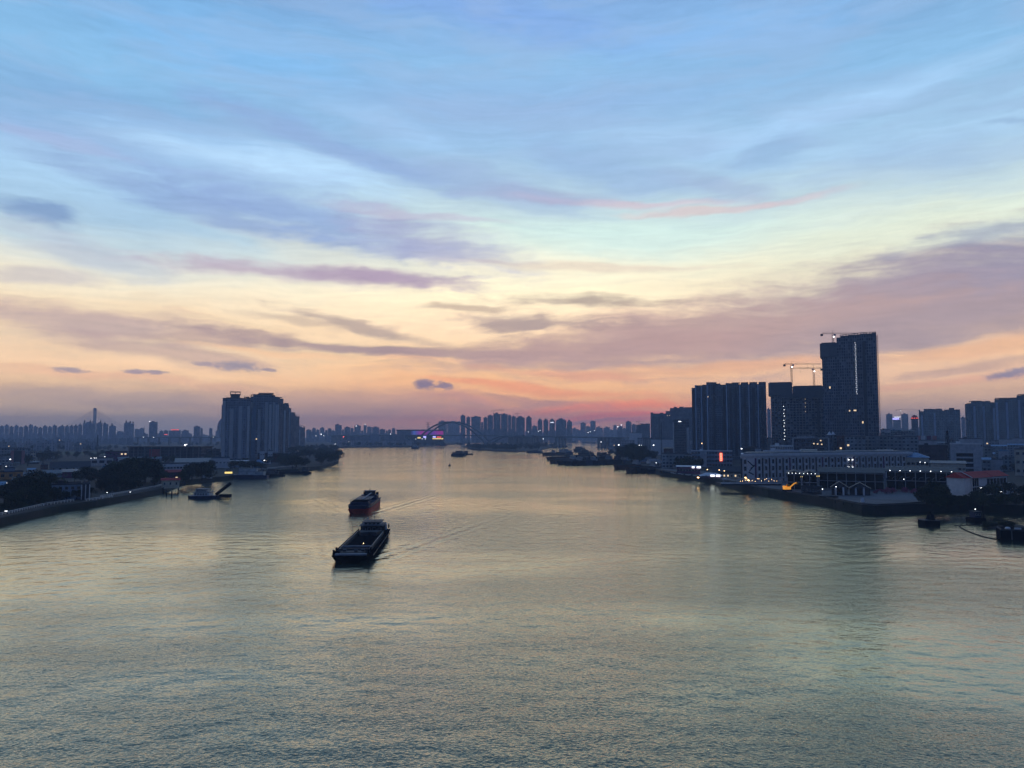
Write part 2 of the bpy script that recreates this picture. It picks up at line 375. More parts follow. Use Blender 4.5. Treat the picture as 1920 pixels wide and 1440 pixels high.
# water: dark green river with wind ripples; the ships' wakes are part of the surface
def water_material():
    m, t, b = newmat("river_water")
    g = t.n('ShaderNodeNewGeometry'); pos = g.outputs['Position']
    m.node_tree.nodes.remove(b)
    dif = t.n('ShaderNodeBsdfDiffuse'); dif.inputs[0].default_value = WATER_COL + (1,)
    glo = t.n('ShaderNodeBsdfAnisotropic'); glo.distribution = 'MULTI_GGX'; glo.inputs['Roughness'].default_value = WROUGH
    glo.inputs['Color'].default_value = (.98, 1.0, .80, 1)
    mx = t.n('ShaderNodeMixShader'); t.l(dif.outputs[0], mx.inputs[1]); t.l(glo.outputs[0], mx.inputs[2])
    t.l(mx.outputs[0], m.node_tree.nodes['Material Output'].inputs['Surface'])
    n1 = t.noise(t.mapping(pos, scale=(1.5, 1.9, 1), rot=(0, 0, R(14))), 1.0, 3, 0.55, 0.3)
    n2 = t.noise(t.mapping(pos, scale=(3.8, 4.6, 1), rot=(0, 0, R(-11))), 1.0, 3, 0.6, 0.2)
    n3 = t.noise(t.mapping(pos, scale=(.15, .2, 1), rot=(0, 0, R(6))), 1.0, 2, 0.5)
    calm = t.mapr(t.noise(t.mapping(pos, scale=(.006, .011, 1), loc=(3.3, 1.2, 0)), 1.0, 4, 0.55), 0.38, 0.62, 0.45, 1.3)
    h = t.math('ADD', t.math('MULTIPLY', n1, 0.085), t.math('MULTIPLY', n2, 0.026))
    h = t.math('MULTIPLY', h, calm)
    h = t.math('ADD', h, t.math('MULTIPLY', n3, 0.35))
    brk = t.noise(t.mapping(pos, scale=(.09, .09, 1), loc=(1.5, 8.1, 0)), 1.0, 3, 0.6)
    for (sx, sy, ang, w0, kk, side, amp, ln) in WAKES:
        # local frame: +x runs aft, away from the ship
        q = t.mapping(pos, loc=(sx, sy, 0), rot=(0, 0, ang), typ='TEXTURE'); s = t.n('ShaderNodeSeparateXYZ'); t.l(q, s.inputs[0])
        X, Y = s.outputs[0], s.outputs[1]
        wob = t.math('MULTIPLY', t.math('SUBTRACT', n3, 0.5), 5.0)
        for sg, am in ((1, side), (-1, 1.0)):
            yy = t.math('SUBTRACT', t.math('SUBTRACT', t.math('MULTIPLY', Y, sg), t.math('MULTIPLY', X, kk)), w0)
            yy = t.math('ADD', yy, wob)
            env = t.math('MULTIPLY', t.mapr(t.math('ABSOLUTE', yy), 0.0, 9.0, 1, 0), t.math('MULTIPLY', t.mapr(X, -2, 12, 0, 1), t.mapr(X, ln * .35, ln, 1, 0)))
            env = t.math('MULTIPLY', env, t.mapr(brk, .38, .58, .3, 1.0))
            wave = t.math('SINE', t.math('MULTIPLY', yy, 1.15))
            h = t.math('ADD', h, t.math('MULTIPLY', t.math('MULTIPLY', wave, env), amp * am))
        # transverse waves between the arms
        inn = t.math('MULTIPLY', t.mapr(t.math('SUBTRACT', t.math('ABSOLUTE', Y), t.math('MULTIPLY', X, kk)), -22, 8, 1, 0), t.math('MULTIPLY', t.mapr(X, 55, 75, 0, 1), t.mapr(X, ln * .4, ln, 1, 0)))
        wv2 = t.math('SINE', t.math('ADD', t.math('MULTIPLY', t.math('ADD', X, t.math('MULTIPLY', t.math('ABSOLUTE', Y), .5)), 1.0), t.math('MULTIPLY', n1, 5.0)))
        h = t.math('ADD', h, t.math('MULTIPLY', t.math('MULTIPLY', wv2, inn), amp * .3))
    bp = t.n('ShaderNodeBump'); bp.inputs['Strength'].default_value = 1.0; bp.inputs['Distance'].default_value = 1.0
    t.l(h, bp.inputs['Height'])
    # slopes of the small wavelets, as a field of their own so that they survive at any distance
    s1 = t.noise(t.mapping(pos, scale=(2.2, 2.8, 1), rot=(0, 0, R(9)), loc=(7.7, 2.1, 0)), 1.0, 3, 0.6, out='Color')
    sv = t.vmath('MULTIPLY', t.vmath('SUBTRACT', s1, (.5, .5, .5)), (SLX, SLY, 0))
    sv = t.vmath('SCALE', sv, sc=calm)
    N = t.vmath('NORMALIZE', t.vmath('ADD', bp.outputs[0], sv)); t.l(N, glo.inputs['Normal'])
    c0 = t.vmath('DOT_PRODUCT', g.outputs['Incoming'], (0, 0, 1)); c1 = t.vmath('DOT_PRODUCT', g.outputs['Incoming'], N)
    cosv = t.math('MAXIMUM', t.math('ADD', c0, t.math('MULTIPLY', t.math('SUBTRACT', c1, c0), 1.5)), 0.02)
    fr = t.math('MULTIPLY', t.math('POWER', t.math('SUBTRACT', 1.0, cosv, clamp=True), 1.05), t.mapr(cosv, .13, .43, 1.0, .20, False))
    t.l(fr, mx.inputs[0])
    return m
SLX, SLY, WROUGH = 0.22, 0.42, 0.07
WATER_COL = (.060, .088, .064)
# stern x, y, rotation (aft direction), half beam, arm slope, weight of the other side, height, length
WAKES = [(-46, 210, R(90), 5.5, .30, .35, .20, 160), (-69, 336, R(97), 5.0, .30, .4, .20, 180)]
HAZE = 0.00019
M = {}
M['water'] = water_material()
# ------------------------------------------------------------------ setting: water, banks, haze
def ground_mat(name, c1, c2, sc):
    m, t, b = newmat(name); g = t.n('ShaderNodeNewGeometry')
    a = t.noise(g.outputs['Position'], sc, 6, 0.65); d = t.noise(g.outputs['Position'], sc * 9, 3, 0.6)
    f = t.mapr(t.math('ADD', t.math('MULTIPLY', a, .7), t.math('MULTIPLY', d, .3)), .4, .6, 0, 1)
    t.l(t.mix(f, c1, c2), b.inputs['Base Color']); b.inputs['Roughness'].default_value = .9
    b.inputs['Specular IOR Level'].default_value = .2; return m
M['soil'] = ground_mat("bank_ground", (.018, .024, .018), (.040, .038, .034), .02)
M['pave'] = ground_mat("quay_paving", (.10, .10, .10), (.15, .148, .145), .09)
M['grass'] = ground_mat("lawn_grass", (.035, .06, .025), (.05, .075, .03), .05)
M['asphalt'] = ground_mat("asphalt", (.04, .04, .042), (.055, .055, .058), .2)
M['quaywall'] = plain("quay_wall", (.055, .055, .05), .9, sc=.8)
HX, HY0, HY1 = 6500, -250, 8800
MB().poly([(-HX, HY0, 0), (HX, HY0, 0), (HX, HY1, 0), (-HX, HY1, 0)]).build("water", M['water'])['kind'] = 'structure'
GL, GR = 3.0, 4.0
def land(name, pix, extra, top, mat):
    pts = [tuple(P(u, v, 0)[:2]) for u, v in pix] + extra
    o = MB().prism(pts, -0.6, top).build(name, mat); o['kind'] = 'structure'; return o
left_shore = [(-60, 1000), (0, 986), (60, 972), (110, 960), (180, 950), (240, 938), (300, 926), (345, 908), (420, 900), (500, 888), (560, 885), (600, 879), (634, 869), (636, 858), (630, 848), (626, 840), (680, 839.2), (790, 838), (860, 833), (900, 829.5), (1048, 825.9)]
land("left_bank", left_shore, [(700, 5050), (HX - 20, 5050), (HX - 20, HY1 - 20), (-HX + 20, HY1 - 20), (-HX + 20, 250), (-220, 250)], GL, M['soil'])
right_shore = [(2120, 972), (1920, 964), (1800, 958), (1700, 962), (1643, 965), (1616, 963), (1562, 951), (1500, 940), (1440, 930), (1400, 921), (1330, 905), (1240, 890), (1165, 868), (1158, 858), (1150, 848), (1139, 841), (1126, 833), (1122, 829), (1118, 827)]
land("right_bank", right_shore, [(900, 5000), (HX - 40, 5000), (HX - 40, 270), (600, 270)], GR, M['soil'])
isl = [(868, 838), (884, 842.5), (930, 846), (985, 847), (1010, 845), (1040, 838.5), (1047, 836), (1020, 834), (900, 834.5)]
land("island_ground", isl, [], 2.0, M['soil'])
# haze
hm = bpy.data.materials.new("haze_air"); hm.use_nodes = True; ht = hm.node_tree; ht.nodes.clear()
pv = ht.nodes.new('ShaderNodeVolumePrincipled'); ho = ht.nodes.new('ShaderNodeOutputMaterial')
pv.inputs['Color'].default_value = (.50, .69, 1, 1); pv.inputs['Density'].default_value = HAZE
pv.inputs['Anisotropy'].default_value = 0.35
ht.links.new(pv.outputs[0], ho.inputs['Volume'])
hz = MB().box(-HX - 30, HX + 30, HY0 - 30, HY1 + 30, -2.0, 235).build("haze", hm); tag(hz, "thin blue dusk haze over the river and the city", "haze", kind='stuff')
# ------------------------------------------------------------------ materials for things
M['conc'] = plain("raw_concrete", (.20, .20, .20)); M['concd'] = plain("dark_concrete", (.09, .095, .10))
M['white'] = plain("white_render", (.62, .62, .60), var=.12); M['offw'] = plain("weathered_white", (.42, .43, .43))
M['steel'] = plain("painted_steel", (.16, .17, .18), .5, .3); M['black'] = plain("black_paint", (.02, .02, .024), .9, spec=.0)
M['tin'] = plain("tin_roof", (.20, .23, .26), .55, .2, .3, .6); M['tind'] = plain("dark_tin_roof", (.07, .08, .095), .6, .2, .3, .6)
M['blueroof'] = plain("blue_sheet_roof", (.12, .24, .36), .5, .1); M['redroof'] = plain("red_tile_roof", (.42, .05, .045), .75, 0, .25, 1.5)
M['glass'] = plain("dark_glass", (.02, .025, .03), .15, 0, .3, 2.0, .6); M['litwin'] = emis("lit_window", (1.0, .72, .42), 0.9)
M['frame'] = plain("window_frame", (.30, .31, .32)); M['bark'] = plain("bark", (.07, .055, .04), .9)
M['red'] = plain("red_paint", (.35, .03, .03), .6); M['ochre'] = plain("ochre_render", (.48, .24, .08)); M['pinkw'] = plain("pink_render", (.42, .20, .18))
M['cream'] = plain("cream_render", (.50, .44, .33)); M['brick'] = plain("red_brown_brick", (.16, .07, .06)); M['blueg'] = plain("blue_grey_render", (.22, .28, .34))
M['violet'] = plain("violet_render", (.20, .07, .16)); M['rust'] = plain("rusty_iron", (.16, .07, .035), .85); M['hullred'] = plain("red_hull_paint", (.38, .03, .018), .6)
M['hullblue'] = plain("dark_blue_hull_paint", (.025, .045, .11), .5); M['wood'] = plain("weathered_planks", (.17, .14, .11), .85); M['yellow'] = plain("yellow_paint", (.75, .38, .03), .5)
M['rope'] = plain("float_line", (.03, .03, .03), .8)
M['lampw'] = emis("white_lamp", (.95, .97, 1.0), 4.2); M['lampy'] = emis("warm_lamp", (1.0, .62, .28), 8); M['lampr'] = emis("red_lamp", (1.0, .10, .06), 8)
M['workl'] = emis('work_light_glow', (.95, .97, 1.0), 2.6); M['lampo'] = emis("amber_floodlight", (1.0, .55, .20), 13)
M['signw'] = emis("white_sign_light", (.85, .9, 1.0), 1.8); M['signb'] = emis("violet_sign_light", (.45, .42, 1.0), 1.6); M['signr'] = emis("red_sign_light", (1.0, .12, .07), 1.4)
M['signy'] = emis("yellow_sign_light", (1.0, .72, .22), 1.1)
M['f_left'] = facade("apartment_wall_grey", (.22, .25, .29), bay=2.9, fl=2.9, ww=.5, wh=.5, seed=1, lit=.001, band=.35)
M['f_left2'] = facade("apartment_wall_brown", (.29, .23, .21), bay=2.7, fl=2.9, ww=.5, wh=.55, seed=2, lit=.0015, band=.4)
M['f_slab'] = facade("apartment_wall_blue_grey", (.11, .145, .185), bay=2.6, fl=3.0, ww=.6, wh=.55, seed=3, lit=.001, band=.15)
M['f_slabl'] = plain("pale_blue_fin", (.42, .52, .62))
M['f_con'] = facade("bare_concrete_frame", (.15, .16, .17), (.012, .014, .018), bay=3.6, fl=3.2, ww=.74, wh=.74, seed=4, wvar=.3)
M['f_tall'] = facade("curtain_wall_half_clad", (.13, .15, .175), (.02, .026, .035), bay=2.4, fl=3.4, ww=.62, wh=.72, seed=5, lit=.001)
M['hood'] = plain("climbing_formwork_screen", (.15, .175, .20), .7, .2, .15, .3)
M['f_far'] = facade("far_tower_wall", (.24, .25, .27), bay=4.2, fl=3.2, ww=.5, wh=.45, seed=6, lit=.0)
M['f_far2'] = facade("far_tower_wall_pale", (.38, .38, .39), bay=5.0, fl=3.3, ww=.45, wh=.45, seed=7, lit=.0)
M['f_right'] = facade("estate_wall", (.18, .23, .24), bay=3.0, fl=3.0, ww=.5, wh=.5, seed=8, lit=.001, band=.3)
M['f_old'] = facade("old_block_wall", (.23, .26, .27), bay=3.2, fl=3.1, ww=.55, wh=.5, seed=9, lit=.005, band=.5)
M['f_office'] = facade("office_wall", (.10, .11, .13), bay=2.0, fl=3.6, ww=.8, wh=.55, seed=10, lit=.0015)
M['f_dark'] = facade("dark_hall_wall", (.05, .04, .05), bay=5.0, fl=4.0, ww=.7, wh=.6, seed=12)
def leafmat(name, c):
    m, t, b = newmat(name); g = t.n('ShaderNodeNewGeometry')
    t.l(t.mix(g.outputs['Random Per Island'], tuple(x * .55 for x in c), tuple(x * 1.5 for x in c)), b.inputs['Base Color'])
    b.inputs['Roughness'].default_value = .7; b.inputs['Specular IOR Level'].default_value = .2; return m
M['leaf'] = leafmat("leaves", (.020, .032, .014)); M['leaf2'] = leafmat("leaves_lighter", (.030, .046, .018)); M['blossom'] = leafmat("pink_blossom", (.28, .06, .12))

# ------------------------------------------------------------------ tower builder
def rowmid(u0, u1): return (u0 + u1) / 2
ORD = ['', 'first', 'second', 'third', 'fourth', 'fifth', 'sixth', 'seventh', 'eighth', 'ninth', 'tenth', 'eleventh', 'twelfth', 'thirteenth', 'fourteenth', 'fifteenth', 'sixteenth',
       'seventeenth', 'eighteenth', 'nineteenth', 'twentieth', 'twenty-first', 'twenty-second', 'twenty-third', 'twenty-fourth', 'twenty-fifth', 'twenty-sixth', 'twenty-seventh', 'twenty-eighth', 'twenty-ninth', 'thirtieth',
       'thirty-first', 'thirty-second', 'thirty-third', 'thirty-fourth', 'thirty-fifth', 'thirty-sixth', 'thirty-seventh', 'thirty-eighth', 'thirty-ninth', 'fortieth', 'forty-first', 'forty-second', 'forty-third', 'forty-fourth', 'forty-fifth', 'forty-sixth', 'forty-seventh', 'forty-eighth', 'forty-ninth', 'fiftieth']
TW = {}
def tower(label, u0, u1, D, depth, mat, cols, gz=3.0, fl=2.95, rz=0.0, balc=(), crown=(), name='apartment_tower', cat='tower', group=None, balmat='white', podium=None):
    """cols: (f0, f1, forward, vtop) slices of the front; balc: (f, width, col forward, vtop); crown: (f0, f1, vtop0, vtop1, kind)"""
    X0, X1 = XD(u0, D), XD(u1, D); az = math.atan2((X0 + X1) / 2, D); w = (X1 - X0) * math.cos(az)
    r = empty(name, ((X0 + X1) / 2, D, gz), rz - az); tag(r, label, cat, group); TW[r.name] = w
    mb = MB()
    for (a, b, fw, vt) in cols:
        h = ZD(vt, D) - gz
        mb.box(-w / 2 + a * w + .002, -w / 2 + b * w - .002, -fw, depth - abs(fw) * .6, -1, h)
        MB().box(-w / 2 + a * w + .02, -w / 2 + b * w - .02, -fw - .35, depth * .55, h - .3, h + 1.0).build('parapet', M['conc'], r)
    mb.build('wall', M[mat], r)
    for (f, bw, fw, vt) in balc:
        h = ZD(vt, D) - gz; bm_ = MB(); x = -w / 2 + f * w; z = fl * 1.5
        zs = []
        while z < h - 1: zs.append(z - .12); z += fl
        bm_.comb(x - bw / 2, x + bw / 2, -fw - .02, -fw - 1.4, zs, 1.07)
        bm_.build('balcony_column', M[balmat], r)
    for (a, b, v0, v1, kind) in crown:
        x0, x1 = -w / 2 + a * w, -w / 2 + b * w; z0, z1 = ZD(v0, D) - gz, ZD(v1, D) - gz; cb = MB()
        if kind == 'box': cb.box(x0, x1, 1.5, depth * .5, z0 - 1, z1).build('stair_head', M['conc'], r)
        elif kind == 'frame':
            n = max(2, int((x1 - x0) / 4)); yb = depth * .55
            for i in range(n + 1):
                x = x0 + (x1 - x0) * i / n
                for y in (0.5, yb): cb.box(x - .3, x + .3, y - .3, y + .3, z0 - .5, z1 - .62)
            cb.box(x0 - .4, x1 + .4, .1, .9, z1 - .6, z1); cb.box(x0 - .4, x1 + .4, yb - .4, yb + .4, z1 - .6, z1)
            cb.box(x0 - .4, x0 + .3, .92, yb - .42, z1 - .6, z1); cb.box(x1 - .3, x1 + .4, .92, yb - .42, z1 - .6, z1)
            cb.build('roof_frame', M['conc'], r)
        elif kind == 'spire':
            cb.tube([((x0 + x1) / 2, depth / 3, z0 - 1), ((x0 + x1) / 2, depth / 3, z1)], [(x1 - x0) / 2, .15], 8).build('turret_roof', M['brick'], r)
    return r
def antenna(root, pts, z0, hh):
    for x, y in pts: MB().tube([(x, y, z0), (x, y, z0 + hh)], .12, 4).build('aerial', M['steel'], root)

def far_tower(label, u0, u1, vt, D, mat='f_far', name='distant_tower', cat='tower', group=None, depth=None, steps=(), caps=(), gz=3.0):
    """steps: (fraction from, fraction to, v of the top) - a taller or lower slice; caps: (frac centre, half width frac, v, kind)"""
    X0, X1 = XD(u0, D), XD(u1, D); az = math.atan2((X0 + X1) / 2, D); w = (X1 - X0) * math.cos(az); depth = depth or min(w * .7, 30)
    rnd = random.Random(int(u0 * 7 + vt)); mb = MB(); h = ZD(vt, D) - gz
    if not steps:
        n = max(1, int(w / 14)); cuts = [i / n for i in range(n + 1)]
        steps = [(cuts[i], cuts[i + 1], vt + (rnd.choice((0, 0, .6, 1.2)) if n > 1 else 0)) for i in range(n)]
    for i, (a, b, v) in enumerate(steps):
        off = rnd.choice((0, 1.5, 3.0)) if len(steps) > 1 else 0
        mb.box(-w / 2 + a * w + .03, -w / 2 + b * w - .03, off, depth - off * .3, -1, ZD(v, D) - gz)
    mb.box(-w * .22, w * .15, depth * .3, depth * .7, h - 2, h + 3.2)
    o = mb.build(name, M[mat]); o.location = ((X0 + X1) / 2, D, gz); o.rotation_euler = (0, 0, -az); tag(o, label, cat, group)
    for (f, hw, v, kind) in caps:
        x = -w / 2 + f * w; r = hw * w; z1 = ZD(v, D) - gz; cb = MB()
        if kind == 'spire': cb.tube([(x, depth * .3, h - .5), (x, depth * .3, z1 - (z1 - h) * .5), (x, depth * .3, z1)], [r, r * .8, .1], 8).build('turret', M['brick'], o)
        elif kind == 'dome': cb.ball((x, depth * .3, h), r, 10, 5, (z1 - h) / r, True).build('dome', M['brick'], o)
        elif kind == 'lamp': cb.ball((x, -1, z1), 1.3, 6, 4).build('roof_lamp', M['lampw'], o)
        elif kind == 'redsign': cb.box(x - r, x + r, -1.2, -.4, z1 - 3.0, z1).build('lit_sign', M['signr'], o)
        elif kind == 'whitesign': cb.box(x - r, x + r, -1.2, -.4, z1 - 2.2, z1).build('lit_sign', M['signw'], o)
    return o

# ------------------------------------------------------------------ low buildings
_win = {}
def window_proto(w, h, lit=False):
    k = (round(w, 1), round(h, 1), lit)
    if k not in _win:
        f = MB(); t = .09
        f.box(-w / 2, w / 2, -.10, .02, -h / 2, -h / 2 + t); f.box(-w / 2, w / 2, -.10, .02, h / 2 - t, h / 2)
        f.box(-w / 2, -w / 2 + t, -.10, .02, -h / 2 + t, h / 2 - t); f.box(w / 2 - t, w / 2, -.10, .02, -h / 2 + t, h / 2 - t)
        fo = f.build('window', M['frame']); p = MB().box(-w / 2 + t, w / 2 - t, -.05, .01, -h / 2 + t, h / 2 - t).build('pane', M['litwin' if lit else 'glass'])
        _win[k] = (fo.data, p.data)
        for o in (fo, p): bpy.data.objects.remove(o)
    return _win[k]
def window(root, x, y, z, w, h, lit=False, rz=0.0):
    fd, pd = window_proto(w, h, lit)
    a = bpy.data.objects.new('window', fd); link(a, root); a.location = (x, y, z); a.rotation_euler = (0, 0, rz)
    b = bpy.data.objects.new('pane', pd); link(b, a); return a
def low(label, u0, u1, vt, D, depth=12, wall='offw', roof='flat', roofmat='tind', rise=2.0, gz=3.0, win=None, lit=(), rz=0.0, name='low_building', cat='building', group=None, eave=.6, ridge='x'):
    """win: (columns, rows, window width, window height)"""
    X0, X1 = XD(u0, D), XD(u1, D); az = math.atan2((X0 + X1) / 2, D); w = (X1 - X0) * math.cos(az); h = ZD(vt, D) - gz
    r = empty(name, ((X0 + X1) / 2, D, gz), rz - az); tag(r, label, cat, group)
    hw = h if roof == 'flat' else h - rise
    MB().box(-w / 2, w / 2, 0, depth, -.5, hw).build('wall', M[wall], r)
    if roof == 'flat':
        q = MB().box(-w / 2 - .2, w / 2 + .2, -.2, .1, hw - .05, hw + .7).box(-w / 2 - .2, w / 2 + .2, depth - .1, depth + .2, hw - .05, hw + .7)
        q.box(-w / 2 - .2, -w / 2 + .1, .12, depth - .12, hw - .05, hw + .7).box(w / 2 - .1, w / 2 + .2, .12, depth - .12, hw - .05, hw + .7)
        q.box(-w / 2 + .12, w / 2 - .12, .12, depth - .12, hw + .01, hw + .12)
        q.box(-w * .3, -w * .3 + min(3, w * .2), depth * .4, depth * .4 + 3, hw + .13, hw + 2.2)
        q.build('roof', M[roofmat], r)
    elif roof == 'gable': MB().gable(-w / 2 - eave, w / 2 + eave, -eave, depth + eave, hw + .02, h, ridge).build('roof', M[roofmat], r)
    elif roof == 'hip': MB().hip(-w / 2 - eave, w / 2 + eave, -eave, depth + eave, hw + .02, h, min(w, depth) * .45).build('roof', M[roofmat], r)
    elif roof == 'shed':
        vs = [(-w / 2 - eave, -eave, hw + .02), (w / 2 + eave, -eave, hw + .02), (w / 2 + eave, depth + eave, h), (-w / 2 - eave, depth + eave, h)]
        MB().add(vs + [(x, y, z + .25) for x, y, z in vs], [(3, 2, 1, 0), (4, 5, 6, 7), (0, 1, 5, 4), (1, 2, 6, 5), (2, 3, 7, 6), (3, 0, 4, 7)]).build('roof', M[roofmat], r)
    if win:
        nc, nr, ww, wh = win
        for i in range(nc):
            for j in range(nr):
                window(r, -w / 2 + w * (i + .5) / nc, -.02, hw * (j + .55) / nr, ww, wh, (i, j) in lit)
    return r

# ------------------------------------------------------------------ trees
def crown_mesh(seed, n, leaf, wide=1.0, blobs=9):
    lowz = 2.8 if leaf < .28 else 3.6
    rnd = random.Random(seed); mb = MB(); cs = []
    for i in range(blobs):
        a = rnd.uniform(0, 6.28); rr = rnd.uniform(.0, 3.3) * wide; cs.append((rr * math.cos(a), rr * math.sin(a), rnd.uniform(lowz, 8.2) - rr * .25, rnd.uniform(1.3, 2.3)))
    for i in range(n):
        cx, cy, cz, cr = cs[i % blobs]
        d = Vector((rnd.gauss(0, 1), rnd.gauss(0, 1), rnd.gauss(0, .8))).normalized() * cr * (rnd.random() ** .35) * rnd.uniform(.85, 1.12)
        p = Vector((cx, cy, cz)) + Vector((d.x * wide, d.y * wide, d.z))
        if p.z < .9: p.z = .9 + rnd.random()
        e = Vector((rnd.gauss(0, 1), rnd.gauss(0, 1), rnd.gauss(0, .7))).normalized(); f = e.orthogonal().normalized(); s = leaf * rnd.uniform(.6, 1.4)
        g = e.cross(f)
        mb.poly([p + f * s, p + g * s * .7, p - f * s, p - g * s * .7])
    me = bpy.data.meshes.new('crown'); me.from_pydata(mb.v, [], mb.f); return me
def trunk_mesh(seed, wide=1.0):
    rnd = random.Random(seed); mb = MB().tube([(0, 0, -.3), (.05, .08, 2.2), (0, .1, 4.6), (.1, 0, 6.5)], [.34, .27, .2, .07], 7)
    for i in range(5):
        a = i * 1.3 + rnd.random(); z = 2.0 + i * .55; l = rnd.uniform(1.6, 2.6) * wide
        mb.tube([(0, .05, z), (l * .5 * math.cos(a), l * .5 * math.sin(a), z + 1.0), (l * math.cos(a), l * math.sin(a), z + 2.4)], [.15, .1, .04], 5)
    o = mb.build('trunk', M['bark']); d = o.data; bpy.data.objects.remove(o); return d
TREES = {}
for key, sd, n, lf, wd, bl, mt in (('big0', 1, 5600, .25, 1.15, 16, 'leaf'), ('big1', 2, 5600, .25, 1.25, 18, 'leaf'), ('big2', 3, 5600, .25, 1.05, 15, 'leaf2'),
                                   ('mid0', 4, 1500, .30, 1.0, 9, 'leaf'), ('mid1', 5, 1500, .30, 1.15, 10, 'leaf2'), ('mid2', 6, 1500, .30, .85, 8, 'leaf'),
                                   ('far0', 7, 420, .55, 1.2, 8, 'leaf'), ('far1', 8, 420, .55, 1.0, 8, 'leaf2'), ('bush', 9, 1300, .22, 1.1, 9, 'blossom')):
    c = crown_mesh(sd, n, lf, wd, bl); c.materials.append(M[mt]); TREES[key] = (c, trunk_mesh(sd, wd))
trnd = random.Random(11)
def tree(x, y, gz, h, key, label, cat='tree', name='tree', group=None, wide=1.0):
    c, t = TREES[key]
    r = empty(name, (x, y, gz), trnd.uniform(0, 6.28)); s = h / 10.0
    a = bpy.data.objects.new('crown', c); link(a, r); a.scale = (s * wide, s * wide, s)
    b = bpy.data.objects.new('trunk', t); link(b, r); b.scale = (s, s, s)
    return tag(r, label, cat, group)

# ------------------------------------------------------------------ lamps
def lamp(label, x, y, gz, h, lampmat='lampw', r=.35, name='street_lamp', arm=1.2, group=None, cat='street lamp'):
    o = empty(name, (x, y, gz)); tag(o, label, cat, group)
    MB().tube([(0, 0, 0), (0, 0, h), (arm * .5, 0, h + .4), (arm, 0, h + .45)], [.12, .08, .05, .05], 6).build('pole', M['steel'], o)
    MB().ball((arm, 0, h + .25), r, 8, 5, .6).build('lamp_head', M[lampmat], o); return o

# ------------------------------------------------------------------ tower crane
def crane(label, u, vbase, vtop, D, left, right, gz_v=None, big=1.0, lampw=True):
    x = XD(u, D); z0, z1 = ZD(vbase, D), ZD(vtop, D)
    r = empty('tower_crane', (x, D, z0)); tag(r, label, 'crane'); h = z1 - z0
    m = MB(); s = .8 * big
    for a in (-s, s):
        for b in (-s, s): m.bar((a, b, -2), (a, b, h), .13)
    z = 0; k = 1
    while z < h - 2:
        for a in (-s, s): m.bar((a, -s * k, z), (a, s * k, z + 2.2), .07); m.bar((-s * k, a, z), (s * k, a, z + 2.2), .07)
        z += 2.2; k = -k
    m.build('mast', M['rust'], r)
    xl, xr = XD(left, D) - x, XD(right, D) - x
    def lattice(x0, x1, name):
        j = MB(); n = max(3, int(abs(x1 - x0) / 2.4))
        j.bar((x0, -.6, h), (x1, -.6, h), .12); j.bar((x0, .6, h), (x1, .6, h), .12); j.bar((x0, 0, h + 1.3), (x1, 0, h + 1.1), .12)
        for i in range(n):
            a, b = x0 + (x1 - x0) * i / n, x0 + (x1 - x0) * (i + .5) / n
            j.bar((a, -.6, h), (b, 0, h + 1.2), .06); j.bar((b, 0, h + 1.2), (x0 + (x1 - x0) * (i + 1) / n, .6, h), .06)
        j.build(name, M['rust'], r)
    long_, short_ = (xr, xl) if abs(xr) > abs(xl) else (xl, xr)
    lattice(0, long_, 'jib'); lattice(0, short_, 'counter_jib')
    MB().box(short_ - 1.2, short_ + 1.2, -.9, .9, h - 2.6, h - .1).build('counterweight', M['concd'], r)
    sg = 1 if long_ > 0 else -1
    MB().box(min(.9 * sg, 2.7 * sg), max(.9 * sg, 2.7 * sg), -1.9, -.85, h - 2.4, h - .2).build('cab', M['frame'], r)
    MB().bar((0, 0, h), (0, 0, h + 4), .18).bar((0, 0, h + 4), (long_ * .6, 0, h + 1.25), .04).bar((0, 0, h + 4), (short_ * .9, 0, h + 1.2), .04).build('apex', M['rust'], r)
    MB().tube([(long_ * .55, 0, h), (long_ * .55, 0, h - 4)], .05, 4).box(long_ * .55 - .3, long_ * .55 + .3, -.3, .3, h - 4.8, h - 4).build('hook', M['black'], r)
    if lampw: MB().ball((.2, -1.8, h - 3.6), .75 * big, 8, 5).build('floodlight', M['lampw'], r)
    return r
# ------------------------------------------------------------------ left bank: the riverside apartment row, receding upstream
def even(n, vts, fws):
    return [(i / n, (i + 1) / n, fws[i % len(fws)], vts[i % len(vts)]) for i in range(n)]
t = tower("tallest apartment tower of the left riverside row, square frame on its roof", 416, 468, 900, 24, 'f_left',
  [(0, .13, 0, 748), (.13, .26, 1.8, 747), (.26, .42, 0, 746.5), (.42, .58, 2.2, 746), (.58, .72, .4, 747.5), (.72, .88, 2.0, 748), (.88, 1, .2, 747)],
  balc=[(.06, 3.6, 0, 752), (.30, 2.4, 0, 764), (.37, 2.4, 0, 764), (.65, 4.2, .4, 758), (.94, 3.0, .2, 758)], crown=[(.28, .62, 746, 738.5, 'box'), (.27, .63, 740, 734, 'frame'), (.78, .96, 747, 743.5, 'frame')])
antenna(t, [(-12, 3), (-6, 5), (9, 3), (13, 6)], ZD(747, 900) - 3, 4)
wv_ = TW[t.name]; MB().comb(-wv_ / 2 - 1.2, -wv_ / 2 - .02, 20, 6, [12 + 2.95 * i for i in range(20)], 1.0).build('side_balcony_column', M['white'], t)
